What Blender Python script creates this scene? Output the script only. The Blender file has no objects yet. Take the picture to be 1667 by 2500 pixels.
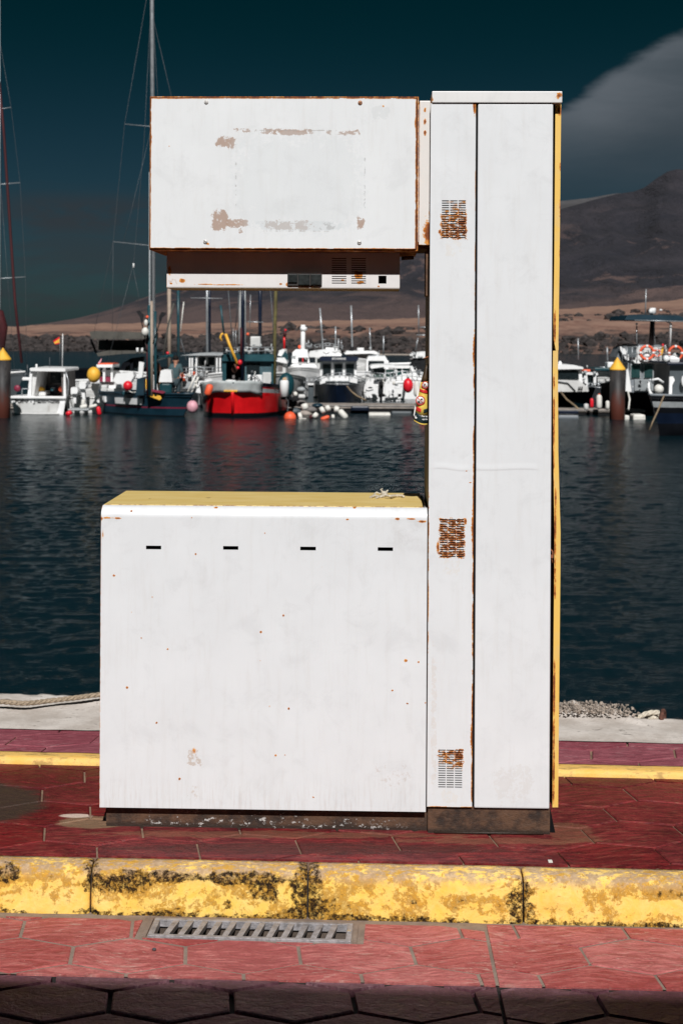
import bpy, bmesh, math, random
from mathutils import Vector, Matrix, noise
random.seed(7)
R = math.radians
scene = bpy.context.scene
col = scene.collection

# ------------------------------------------------------------------ camera
F = 3472.0            # focal length in photograph pixels (50 mm on a 36 mm tall frame)
CX, CY, CH = 833.5, 820.0, 1.54
ROLL = 0.0055
cam_d = bpy.data.cameras.new('camera')
cam = bpy.data.objects.new('camera', cam_d); col.objects.link(cam)
cam_d.lens = 50; cam_d.sensor_width = 36; cam_d.sensor_fit = 'AUTO'
cam_d.shift_y = -(1250 - CY) / 2500.0
cam_d.clip_start = 0.05; cam_d.clip_end = 20000
cam.matrix_world = Matrix.Translation((0, 0, CH)) @ Matrix.Rotation(R(90), 4, 'X') @ Matrix.Rotation(ROLL, 4, 'Z')
cam_d.dof.use_dof = True; cam_d.dof.focus_distance = 4.42; cam_d.dof.aperture_fstop = 9.0
scene.camera = cam
scene.view_settings.view_transform = 'Standard'
scene.view_settings.look = 'None'
scene.view_settings.gamma = 1
scene.view_settings.use_curve_mapping = False
scene.view_settings.exposure = 0.0

# ------------------------------------------------------------------ sun and sky
SUN_EL, SUN_AZ = R(42), R(3)      # azimuth to the right of straight behind the camera
to_sun = Vector((math.sin(SUN_AZ) * math.cos(SUN_EL), -math.cos(SUN_AZ) * math.cos(SUN_EL), math.sin(SUN_EL)))
sun_d = bpy.data.lights.new('sun', 'SUN'); sun_d.energy = 4.3; sun_d.angle = R(0.5); sun_d.color = (1.0, 0.985, 0.965)
sun = bpy.data.objects.new('sun', sun_d); col.objects.link(sun)
sun.rotation_euler = to_sun.to_track_quat('Z', 'Y').to_euler()
sun.location = to_sun * 60


class NB:
    """small node builder with arithmetic helpers"""
    def __init__(s, tree):
        s.t = tree; s.nodes = tree.nodes; s.links = tree.links
    def new(s, kind): return s.nodes.new(kind)
    def put(s, sock, v):
        if hasattr(v, 'is_linked') or hasattr(v, 'links'): s.links.new(v, sock)
        elif v is not None:
            if isinstance(v, (tuple, list)) and len(v) == 3 and sock.type == 'RGBA': v = (*v, 1)
            sock.default_value = v
    def m(s, op, a, b=None, c=None, clamp=False):
        n = s.new('ShaderNodeMath'); n.operation = op; n.use_clamp = clamp
        s.put(n.inputs[0], a)
        if b is not None: s.put(n.inputs[1], b)
        if c is not None: s.put(n.inputs[2], c)
        return n.outputs[0]
    def add(s, a, b): return s.m('ADD', a, b)
    def sub(s, a, b): return s.m('SUBTRACT', a, b)
    def mul(s, a, b): return s.m('MULTIPLY', a, b)
    def mx(s, *a):
        r = a[0]
        for q in a[1:]: r = s.m('MAXIMUM', r, q)
        return r
    def mn(s, *a):
        r = a[0]
        for q in a[1:]: r = s.m('MINIMUM', r, q)
        return r
    def step(s, v, lo, hi, o0=0.0, o1=1.0):
        n = s.new('ShaderNodeMapRange'); n.interpolation_type = 'SMOOTHSTEP'
        s.put(n.inputs[0], v); n.inputs[1].default_value = lo; n.inputs[2].default_value = hi
        n.inputs[3].default_value = o0; n.inputs[4].default_value = o1
        return n.outputs[0]
    def mixc(s, f, a, b):
        n = s.new('ShaderNodeMix'); n.data_type = 'RGBA'
        s.put(n.inputs[0], f); s.put(n.inputs[6], a); s.put(n.inputs[7], b)
        return n.outputs[2]
    def noise(s, vec, scale, detail=4, rough=0.55, dist=0.0):
        n = s.new('ShaderNodeTexNoise'); s.put(n.inputs['Vector'], vec)
        n.inputs['Scale'].default_value = scale; n.inputs['Detail'].default_value = detail
        n.inputs['Roughness'].default_value = rough; n.inputs['Distortion'].default_value = dist
        return n.outputs[0]
    def voro(s, vec, scale, feature='F1'):
        n = s.new('ShaderNodeTexVoronoi'); n.feature = feature; s.put(n.inputs['Vector'], vec)
        n.inputs['Scale'].default_value = scale
        return n.outputs[0]
    def scale(s, vec, sc):
        n = s.new('ShaderNodeVectorMath'); n.operation = 'MULTIPLY'; s.put(n.inputs[0], vec); n.inputs[1].default_value = sc
        return n.outputs[0]
    def offs(s, vec, o):
        n = s.new('ShaderNodeVectorMath'); n.operation = 'ADD'; s.put(n.inputs[0], vec); s.put(n.inputs[1], o)
        return n.outputs[0]
    def sep(s, vec):
        n = s.new('ShaderNodeSeparateXYZ'); s.put(n.inputs[0], vec); return n.outputs[0], n.outputs[1], n.outputs[2]
    def ramp(s, fac, stops, interp='LINEAR'):
        n = s.new('ShaderNodeValToRGB'); s.put(n.inputs[0], fac); n.color_ramp.interpolation = interp
        e = n.color_ramp.elements
        while len(e) < len(stops): e.new(0.5)
        for i, (p, c) in enumerate(stops): e[i].position = p; e[i].color = (*c, 1)
        return n.outputs[0]
    def bump(s, h, strength=0.3, dist=0.01, normal=None):
        n = s.new('ShaderNodeBump'); n.inputs['Strength'].default_value = strength; n.inputs['Distance'].default_value = dist
        s.put(n.inputs['Height'], h)
        if normal is not None: s.put(n.inputs['Normal'], normal)
        return n.outputs[0]
    def obj(s): return s.new('ShaderNodeTexCoord').outputs['Object']
    def pos(s): return s.new('ShaderNodeNewGeometry').outputs['Position']
    def rnd(s): return s.new('ShaderNodeObjectInfo').outputs['Random']


world = bpy.data.worlds.new('World'); scene.world = world; world.use_nodes = True
w = NB(world.node_tree); w.nodes.clear()
sky = w.new('ShaderNodeTexSky'); sky.sky_type = 'NISHITA'; sky.sun_disc = False
sky.sun_elevation = SUN_EL; sky.sun_rotation = math.pi - SUN_AZ
sky.air_density = 1.0; sky.dust_density = 0.6; sky.ozone_density = 2.0
gen = w.new('ShaderNodeTexCoord').outputs['Generated']
gx, gy, gz = w.sep(gen)
az = w.m('ARCTAN2', gx, gy); el = w.m('ARCSINE', gz)
SKY_TINT = (0.074, 0.134, 0.176)
mulc = w.new('ShaderNodeMix'); mulc.data_type = 'RGBA'; mulc.blend_type = 'MULTIPLY'; mulc.inputs[0].default_value = 1
w.links.new(sky.outputs[0], mulc.inputs[6]); mulc.inputs[7].default_value = (*SKY_TINT, 1)
base_sky = mulc.outputs[2]
# polarised upper air: the blue deepens with height all round the sky
deep = w.step(el, 0.03, 0.25)
base_sky = w.mixc(deep, base_sky, w.scale(base_sky, (0.03, 0.55, 0.385)))
# lens cloud standing over the mountain, and thin low veil
cn = w.noise(w.scale(gen, (3.0, 3.0, 14.0)), 1.6, 5, 0.55, 0.3)
cn2 = w.noise(w.scale(gen, (6.0, 6.0, 22.0)), 2.0, 6, 0.6, 0.4)
top_edge = w.add(w.add(w.mul(w.sub(az, 0.149), 0.62), 0.160), w.mul(w.sub(cn2, 0.5), 0.03))
top_edge = w.mn(top_edge, w.sub(0.225, w.mul(w.m('ABSOLUTE', w.sub(az, 0.33)), 0.12)))
above = w.step(w.sub(top_edge, el), -0.002, 0.012)
rim = w.step(w.sub(top_edge, el), 0.075, 0.004)
below = w.step(el, 0.068, 0.155)
side = w.mul(w.step(az, 0.05, 0.20), w.step(az, 0.62, 0.4))
lens = w.mul(w.mul(above, below), w.mul(side, w.step(cn, 0.25, 0.75, 0.55, 1.0)))
low = w.mul(w.step(el, 0.125, 0.03), w.step(cn2, 0.40, 0.62))
patch = w.mul(w.mul(w.step(w.m('ABSOLUTE', w.sub(az, -0.18)), 0.085, 0.02), w.step(w.m('ABSOLUTE', w.sub(el, 0.082)), 0.022, 0.004)), w.step(cn2, 0.30, 0.5))
low = w.mx(w.mul(low, 0.8), patch)
c = w.mixc(w.mul(low, 0.75), base_sky, (0.66, 0.74, 0.84))
c = w.mixc(w.mul(lens, 0.86), c, w.mixc(rim, (1.35, 1.62, 1.90), (2.9, 3.25, 3.7)))
bg = w.new('ShaderNodeBackground'); w.links.new(c, bg.inputs[0]); bg.inputs[1].default_value = 0.05
w.links.new(bg.outputs[0], w.new('ShaderNodeOutputWorld').inputs[0])

# ------------------------------------------------------------------ materials
MATS = {}
def new_mat(name):
    m = bpy.data.materials.new(name); m.use_nodes = True; m.node_tree.nodes.clear()
    b = NB(m.node_tree)
    p = b.new('ShaderNodeBsdfPrincipled'); o = b.new('ShaderNodeOutputMaterial'); b.links.new(p.outputs[0], o.inputs[0])
    MATS[name] = m
    return m, b, p

def simple(name, rgb, rough=0.5, metal=0.0, var=0.12, sc=8.0, bump=0.0, grime=None):
    if name in MATS: return MATS[name]
    m, b, p = new_mat(name)
    n = b.noise(b.obj(), sc, 5, 0.6)
    c = b.mixc(b.step(n, 0.3, 0.7), tuple(v * (1 - var) for v in rgb), tuple(min(1, v * (1 + var)) for v in rgb))
    if grime:
        g = b.step(b.noise(b.scale(b.obj(), (1, 1, 0.35)), sc * 2.2, 6, 0.65), 0.52, 0.72)
        c = b.mixc(b.mul(g, grime[1]), c, grime[0])
    b.put(p.inputs['Base Color'], c)
    b.put(p.inputs['Roughness'], b.step(n, 0.2, 0.8, max(0.02, rough - 0.08), min(1, rough + 0.1)))
    p.inputs['Metallic'].default_value = metal
    if max(rgb) < 0.03 and rough > 0.3: p.inputs['Specular IOR Level'].default_value = 0.12
    if bump: b.put(p.inputs['Normal'], b.bump(b.noise(b.obj(), sc * 6, 5), bump, 0.01))
    return m

# ------------------------------------------------------------------ mesh tools
class MB:
    def __init__(s): s.v = []; s.f = []; s.mi = []; s.cur = 0; s.sm = []; s.smooth = False
    def face(s, idx): s.f.append(idx); s.mi.append(s.cur); s.sm.append(s.smooth)
    def box(s, x0, x1, y0, y1, z0, z1, bev=0.0):
        if x1 < x0: x0, x1 = x1, x0
        if y1 < y0: y0, y1 = y1, y0
        if z1 < z0: z0, z1 = z1, z0
        b = min(bev, (x1 - x0) / 2.2, (y1 - y0) / 2.2, (z1 - z0) / 2.2)
        if b <= 0:
            i = len(s.v)
            s.v += [(x0, y0, z0), (x1, y0, z0), (x1, y1, z0), (x0, y1, z0), (x0, y0, z1), (x1, y0, z1), (x1, y1, z1), (x0, y1, z1)]
            for q in ((0, 3, 2, 1), (4, 5, 6, 7), (0, 1, 5, 4), (1, 2, 6, 5), (2, 3, 7, 6), (3, 0, 4, 7)): s.face([i + k for k in q])
            return s
        bm = bmesh.new(); bmesh.ops.create_cube(bm, size=1)
        bmesh.ops.scale(bm, vec=(x1 - x0, y1 - y0, z1 - z0), verts=bm.verts)
        bmesh.ops.translate(bm, vec=((x0 + x1) / 2, (y0 + y1) / 2, (z0 + z1) / 2), verts=bm.verts)
        bmesh.ops.bevel(bm, geom=list(bm.edges), offset=b, segments=2, affect='EDGES', profile=0.6)
        return s.addbm(bm)
    def addbm(s, bm, mat=None):
        i = len(s.v); bm.verts.index_update()
        for v in bm.verts: s.v.append(tuple((mat @ v.co) if mat else v.co))
        for f in bm.faces: s.face([i + v.index for v in f.verts])
        bm.free(); return s
    def tube(s, pts, r, n=6, closed=False, cap=True):
        pts = [Vector(p) for p in pts]; rs = r if isinstance(r, (list, tuple)) else [r] * len(pts)
        base = len(s.v); N = len(pts); up = None
        for k, p in enumerate(pts):
            a = pts[(k - 1) % N] if (closed or k > 0) else p
            c_ = pts[(k + 1) % N] if (closed or k < N - 1) else p
            d = (c_ - a)
            if d.length < 1e-9: d = Vector((0, 0, 1))
            d.normalize()
            if up is None:
                up = Vector((0, 0, 1)) if abs(d.z) < 0.9 else Vector((1, 0, 0))
            sx = d.cross(up)
            if sx.length < 1e-6: sx = d.cross(Vector((0.3, 1, 0.2)))
            sx.normalize(); uu = sx.cross(d).normalized(); up = uu
            for j in range(n):
                an = 2 * math.pi * j / n
                s.v.append(tuple(p + (sx * math.cos(an) + uu * math.sin(an)) * rs[k]))
        sm = s.smooth; s.smooth = n > 4
        for k in range(N if closed else N - 1):
            k2 = (k + 1) % N
            for j in range(n):
                j2 = (j + 1) % n
                s.face([base + k * n + j, base + k * n + j2, base + k2 * n + j2, base + k2 * n + j])
        s.smooth = sm
        if cap and not closed:
            s.face([base + j for j in range(n)][::-1]); s.face([base + (N - 1) * n + j for j in range(n)])
        return s
    def lathe(s, c_, prof, n=16, axis='Z', sm=True):
        base = len(s.v); old = s.smooth; s.smooth = sm
        for (r, h) in prof:
            for j in range(n):
                a = 2 * math.pi * j / n; x, y = r * math.cos(a), r * math.sin(a)
                p = {'Z': (x, y, h), 'Y': (x, h, y), 'X': (h, x, y)}[axis]
                s.v.append((c_[0] + p[0], c_[1] + p[1], c_[2] + p[2]))
        for k in range(len(prof) - 1):
            for j in range(n):
                j2 = (j + 1) % n
                s.face([base + k * n + j, base + k * n + j2, base + (k + 1) * n + j2, base + (k + 1) * n + j])
        s.smooth = old
        s.face([base + j for j in range(n)][::-1]); s.face([base + (len(prof) - 1) * n + j for j in range(n)])
        return s
    def ball(s, c_, rx, ry=None, rz=None, n=12):
        ry = ry or rx; rz = rz or rx
        base = len(s.v); rows = max(5, n // 2 + 1); old = s.smooth; s.smooth = True
        for i in range(rows + 1):
            th = math.pi * i / rows
            for j in range(n):
                a = 2 * math.pi * j / n
                s.v.append((c_[0] + rx * math.sin(th) * math.cos(a), c_[1] + ry * math.sin(th) * math.sin(a), c_[2] + rz * math.cos(th)))
        for i in range(rows):
            for j in range(n):
                j2 = (j + 1) % n
                s.face([base + i * n + j, base + (i + 1) * n + j, base + (i + 1) * n + j2, base + i * n + j2])
        s.smooth = old
        return s
    def prism(s, poly, z0, z1):
        """poly: list of (x,y) counter-clockwise"""
        i = len(s.v); n = len(poly)
        s.v += [(x, y, z0) for x, y in poly] + [(x, y, z1) for x, y in poly]
        s.face([i + k for k in range(n)][::-1]); s.face([i + n + k for k in range(n)])
        for k in range(n):
            k2 = (k + 1) % n; s.face([i + k, i + k2, i + n + k2, i + n + k])
        return s
    def prism_y(s, poly, y0, y1):
        """poly: (x,z) outline extruded in depth"""
        i = len(s.v); n = len(poly)
        s.v += [(x, y0, z) for x, z in poly] + [(x, y1, z) for x, z in poly]
        s.face([i + k for k in range(n)]); s.face([i + n + k for k in range(n)][::-1])
        for k in range(n):
            k2 = (k + 1) % n; s.face([i + k2, i + k, i + n + k, i + n + k2])
        return s
    def prism_x(s, poly, x0, x1):
        i = len(s.v); n = len(poly)
        s.v += [(x0, y, z) for y, z in poly] + [(x1, y, z) for y, z in poly]
        s.face([i + k for k in range(n)]); s.face([i + n + k for k in range(n)][::-1])
        for k in range(n):
            k2 = (k + 1) % n; s.face([i + k2, i + k, i + n + k, i + n + k2])
        return s
    def build(s, name, mats, parent=None):
        me = bpy.data.meshes.new(name)
        me.from_pydata(s.v, [], s.f)
        if not isinstance(mats, (list, tuple)): mats = [mats]
        for m in mats: me.materials.append(m)
        me.polygons.foreach_set('material_index', s.mi)
        me.polygons.foreach_set('use_smooth', s.sm)
        me.update(); me.validate()
        bm = bmesh.new(); bm.from_mesh(me); bmesh.ops.recalc_face_normals(bm, faces=bm.faces); bm.to_mesh(me); bm.free()
        o = bpy.data.objects.new(name, me); col.objects.link(o)
        if parent: o.parent = parent
        return o

def tag(o, label=None, cat=None, group=None, kind=None):
    if label: o['label'] = label
    if cat: o['category'] = cat
    if group: o['group'] = group
    if kind: o['kind'] = kind
    return o
def empty(name, loc=(0, 0, 0), rz=0.0, label=None, cat=None, group=None):
    o = bpy.data.objects.new(name, None); col.objects.link(o); o.location = loc; o.rotation_euler[2] = rz
    o.empty_display_size = 0.1
    return tag(o, label, cat, group)
def text(body, size, mat, parent, loc, rot=(R(90), 0, 0), name='lettering', extrude=0.0004, align='CENTER'):
    cu = bpy.data.curves.new(name, 'FONT'); cu.body = body; cu.size = size; cu.extrude = extrude
    cu.offset = size * 0.03; cu.align_x = align; cu.align_y = 'CENTER'; cu.materials.append(mat)
    tmp = bpy.data.objects.new(name, cu); me = bpy.data.meshes.new_from_object(tmp); bpy.data.objects.remove(tmp)
    o = bpy.data.objects.new(name, me); col.objects.link(o); o.parent = parent; o.location = loc; o.rotation_euler = rot
    return o
def wp(px, py, Y):
    """point at distance Y seen at photograph pixel px, py"""
    dx, dy = px - CX, py - CY
    b = -dy + ROLL * dx; a = dx - ROLL * b
    return Vector((a / F * Y, Y, CH + b / F * Y))
def gp(px, py, z=0.0):
    """point of the horizontal plane z seen at photograph pixel"""
    dx, dy = px - CX, py - CY
    b = -dy + ROLL * dx; a = dx - ROLL * b
    Y = (z - CH) * F / b
    return Vector((a / F * Y, Y, z))

# ------------------------------------------------------------------ setting: tiles, kerbs, quay
ROAD_Z = -0.13
def clip(poly, a, b, c_):
    """keep a*x+b*y <= c"""
    out = []
    for i in range(len(poly)):
        p, q = poly[i], poly[(i + 1) % len(poly)]
        dp, dq = a * p[0] + b * p[1] - c_, a * q[0] + b * q[1] - c_
        if dp <= 0: out.append(p)
        if (dp < 0 < dq) or (dq < 0 < dp):
            t = dp / (dp - dq); out.append((p[0] + (q[0] - p[0]) * t, p[1] + (q[1] - p[1]) * t))
    return out
def area(poly):
    return 0.5 * sum(poly[i][0] * poly[(i + 1) % len(poly)][1] - poly[(i + 1) % len(poly)][0] * poly[i][1] for i in range(len(poly)))
def inset(poly, d):
    """inward offset of a convex ccw polygon (half-plane clipping)"""
    out = poly; n = len(poly)
    for i in range(n):
        (x0, y0), (x1, y1) = poly[i], poly[(i + 1) % n]
        L = math.hypot(x1 - x0, y1 - y0)
        if L < 1e-6: continue
        nx, ny = (y1 - y0) / L, -(x1 - x0) / L       # outward normal
        out = clip(out, nx, ny, nx * x0 + ny * y0 - d)
        if len(out) < 3: return []
    return out
def hexpoly(L, e1, e2, e3):
    p = [L]; 
    for e in (e2, e1, e3, (-e2[0], -e2[1]), (-e1[0], -e1[1])): p.append((p[-1][0] + e[0], p[-1][1] + e[1]))
    if area(p) < 0: p = p[::-1]
    return p
YAW_K = math.tan(R(2.35)); YAW_P = math.tan(R(3.3))
def line_below(Y0, s):  # y <= Y0 - s x
    return (s, 1.0, Y0)
def line_above(Y0, s):
    return (-s, -1.0, -Y0)

def lay_tiles(parent, mat, origin, e1, e2, e3, regions, ztop, zbot, gap, rng, xr, yr, jit=0.0012):
    """regions: list of half-plane lists; a tile is the union of its clipped pieces"""
    cache = {}
    v1 = (e1[0] + e2[0], e1[1] + e2[1]); v2 = (e2[0] - e3[0], e2[1] - e3[1])
    det = v1[0] * v2[1] - v1[1] * v2[0]
    n = 0
    for i in range(-30, 31):
        for j in range(-30, 31):
            L = (origin[0] + i * v1[0] + j * v2[0], origin[1] + i * v1[1] + j * v2[1])
            if not (xr[0] < L[0] < xr[1] and yr[0] < L[1] < yr[1]): continue
            hp = inset(hexpoly(L, e1, e2, e3), gap / 2)
            full = None; pieces = []
            for reg in regions:
                q = hp
                for (a, b, c_) in reg:
                    q = clip(q, a, b, c_)
                    if len(q) < 3: break
                if len(q) >= 3 and abs(area(q)) > 2e-4:
                    pieces.append(q)
                    if abs(area(q) - area(hp)) < 1e-7: full = q
            if not pieces: continue
            zt = ztop + rng.uniform(-jit, jit * 0.4)
            if full is not None:
                if 'full' not in cache:
                    mb = MB(); loc0 = [(x - L[0], y - L[1]) for x, y in hp]
                    inn = inset(loc0, 0.004); nn = len(loc0)
                    i0 = len(mb.v)
                    mb.v += [(x, y, zbot - ztop) for x, y in loc0] + [(x, y, -0.003) for x, y in loc0] + [(x, y, 0) for x, y in inn]
                    for k in range(nn):
                        k2 = (k + 1) % nn
                        mb.face([i0 + k, i0 + k2, i0 + nn + k2, i0 + nn + k])
                        if len(inn) == nn: mb.face([i0 + nn + k, i0 + nn + k2, i0 + 2 * nn + k2, i0 + 2 * nn + k])
                    mb.face([i0 + 2 * nn + k for k in range(len(inn))])
                    o = mb.build('tile', mat, parent); cache['full'] = o.data
                else:
                    o = bpy.data.objects.new('tile', cache['full']); col.objects.link(o); o.parent = parent
                o.location = (L[0], L[1], zt)
            else:
                mb = MB()
                for q in pieces: mb.prism([(x - L[0], y - L[1]) for x, y in q], zbot - ztop, 0)
                o = mb.build('tile', mat, parent); o.location = (L[0], L[1], zt)
            n += 1
    return n

def tile_mat(name, c_lo, c_hi, pale, stains=(), rough=0.55, dirty=0.3, streak=(2.2, 9, 1), reliefs=0.5):
    m, b, p = new_mat(name)
    P = b.pos(); x, y, z = b.sep(P)
    wv = b.offs(P, b.scale(b.noise(P, 1.7, 2), (0.25, 0.25, 0)))
    st = b.noise(b.scale(wv, streak), 6, 7, 0.68, 0.6)       # slate-like streaks along the tile
    big = b.noise(P, 2.6, 4, 0.6); fine = b.noise(P, 90, 4, 0.7)
    c = b.mixc(b.step(b.add(b.add(b.mul(st, 0.55), b.mul(big, 0.3)), b.mul(fine, 0.15)), 0.42, 0.60), c_lo, c_hi)
    hsv = b.new('ShaderNodeHueSaturation'); b.put(hsv.inputs['Color'], c)
    b.put(hsv.inputs['Value'], b.step(b.rnd(), 0, 1, 0.93, 1.06)); b.put(hsv.inputs['Saturation'], b.step(b.rnd(), 0, 1, 1.03, 0.95)); c = hsv.outputs[0]
    worn = b.mul(b.step(b.noise(b.scale(wv, (1.2, 6, 1)), 14, 7, 0.75, 0.8), 0.52, 0.68), b.step(big, 0.32, 0.58))
    c = b.mixc(b.mul(worn, 0.78), c, pale)
    d = b.step(b.noise(P, 4.5, 7, 0.7), 0.48, 0.75)
    c = b.mixc(b.mul(d, dirty), c, tuple(v * 0.3 for v in c_lo))
    for (px, py, rx, ry, colr, amt, cut) in stains:
        dx = b.m('DIVIDE', b.sub(x, px), rx); dy = b.m('DIVIDE', b.sub(y, py), ry)
        r2 = b.m('SQRT', b.add(b.mul(dx, dx), b.mul(dy, dy)))
        r2 = b.add(r2, b.mul(b.sub(b.noise(b.scale(P, (1, 2.2, 1)), 9, 6, 0.7), 0.5), cut))
        c = b.mixc(b.mul(b.step(r2, 1.05, 0.82), amt), c, colr)
    speck = b.step(b.voro(P, 55), 0.07, 0.03)
    c = b.mixc(b.mul(speck, b.step(b.noise(P, 7, 2), 0.56, 0.66)), c, tuple(min(1, v * 1.8 + 0.05) for v in pale))
    b.put(p.inputs['Base Color'], c)
    b.put(p.inputs['Roughness'], b.step(st, 0.3, 0.7, rough - 0.12, rough + 0.18))
    h = b.add(b.add(b.mul(st, 1.0), b.mul(fine, 0.30)), b.mul(b.noise(P, 24, 6, 0.7), 0.8))
    b.put(p.inputs['Normal'], b.bump(h, reliefs, 0.018)); p.inputs['Specular IOR Level'].default_value = 0.22
    return m

def cement_mat(name, c0, c1, sc=10, dark=(0.05, 0.04, 0.035), bump=0.5):
    m, b, p = new_mat(name); P = b.pos()
    n = b.noise(P, sc, 8, 0.68); n2 = b.noise(P, sc * 9, 5, 0.7)
    c = b.mixc(b.step(n, 0.35, 0.65), c0, c1)
    c = b.mixc(b.mul(b.step(n2, 0.58, 0.72), 0.45), c, tuple(v * 0.45 for v in c0))
    crack = b.step(b.voro(b.offs(b.scale(P, (1, 1.7, 1)), b.scale(b.noise(P, 5, 5), (0.35, 0.35, 0))), 3.1, 'DISTANCE_TO_EDGE'), 0.006, 0.0)
    c = b.mixc(b.mul(b.mul(crack, b.step(n, 0.45, 0.6)), 0.75), c, dark)
    pit = b.mul(b.step(b.noise(b.scale(P, (0.5, 1, 1)), sc * 3.2, 3, 0.6), 0.66, 0.72), 1)
    c = b.mixc(b.mul(pit, 0.7), c, dark)
    b.put(p.inputs['Base Color'], c); p.inputs['Roughness'].default_value = 0.9
    b.put(p.inputs['Normal'], b.bump(b.sub(b.add(n, b.mul(n2, 0.4)), b.mul(pit, 0.5)), bump, 0.012))
    return m

M_apron = cement_mat('apron_cement', (0.20, 0.145, 0.115), (0.29, 0.22, 0.175), 9)
M_grout_dark = cement_mat('dark_joint', (0.02, 0.016, 0.015), (0.04, 0.03, 0.028), 20)
M_grout_tan = cement_mat('tan_joint', (0.30, 0.20, 0.13), (0.17, 0.10, 0.07), 14)
M_quay = cement_mat('quay_concrete', (0.50, 0.44, 0.39), (0.68, 0.62, 0.57), 7, (0.12, 0.09, 0.07), 0.4)

# platform (quay island) under the pump
BR = (0.085, 0.055, 0.035)
M_tile_p = tile_mat('platform_tile_red', (0.095, 0.009, 0.012), (0.25, 0.027, 0.027), (0.33, 0.12, 0.08),
    stains=((-1.30, 4.66, 0.36, 0.26, (0.055, 0.038, 0.028), 0.94, 0.5),
            (-0.2, 4.39, 0.62, 0.030, (0.24, 0.12, 0.07), 0.45, 2.4), (0.50, 4.345, 0.34, 0.030, (0.26, 0.12, 0.07), 0.45, 2.4), (0.72, 4.42, 0.08, 0.10, (0.24, 0.12, 0.07), 0.45, 2.0),
            (-0.78, 4.49, 0.11, 0.06, (0.30, 0.20, 0.12), 0.75, 0.8), (-0.84, 4.55, 0.055, 0.02, (0.75, 0.6, 0.5), 0.9, 0.5),
            (-0.1, 4.27, 0.6, 0.05, (0.06, 0.02, 0.015), 0.6, 1.6)), rough=0.42, dirty=0.42)
M_tile_purple = tile_mat('far_tile_mauve', (0.24, 0.055, 0.075), (0.36, 0.10, 0.125), (0.45, 0.26, 0.27), rough=0.6, dirty=0.12)
M_tile_r = tile_mat('road_tile_pink', (0.36, 0.070, 0.070), (0.56, 0.165, 0.150), (0.64, 0.42, 0.36), rough=0.6, dirty=0.14, reliefs=0.6)
M_tile_d = tile_mat('road_tile_near_shaded', (0.15, 0.055, 0.075), (0.26, 0.11, 0.135), (0.44, 0.27, 0.30), rough=0.6, dirty=0.35, streak=(3, 5, 1), reliefs=0.9)  # separate worn slab, colour also lowered to deepen its shade

rng = random.Random(3)
XW = 7.0
def strip(name, Ya, Yb, s, z0, z1, mat, parent=None, xw=XW):
    mb = MB(); mb.prism([(-xw, Ya + s * xw), (xw, Ya - s * xw), (xw, Yb - s * xw), (-xw, Yb + s * xw)], z0, z1)
    return mb.build(name, mat, parent)

# front kerb is between mid-depths 4.075 (foot) and 4.172 (back)
pf = strip('platform', 4.165, 5.04, YAW_P * 0.85, -1.6, -0.007, M_grout_tan); tag(pf, kind='structure')
e1, e2, e3 = (0.167, -0.039), (0.130, 0.074), (0.024, -0.128)
reg = [[line_above(4.176, YAW_K), line_below(5.028, YAW_P)]]
lay_tiles(pf, M_tile_p, (0.757, 4.460), e1, e2, e3, reg, 0.0, -0.02, 0.0065, rng, (-2.6, 2.6), (3.9, 5.3), 0.0008)
# far strip behind the thin yellow edging
fs = strip('far_pavement', 5.045, 5.42, YAW_P, -1.6, 0.008, M_grout_tan); tag(fs, kind='structure')
reg = [[line_above(5.12, YAW_P), line_below(5.412, YAW_P)]]
lay_tiles(fs, M_tile_purple, (0.93, 5.255), (0.165, -0.03), (0.145, 0.055), (-0.02, -0.115), reg, 0.016, -0.01, 0.008, rng, (-2.8, 2.8), (4.8, 5.8), 0.0006)

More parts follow.
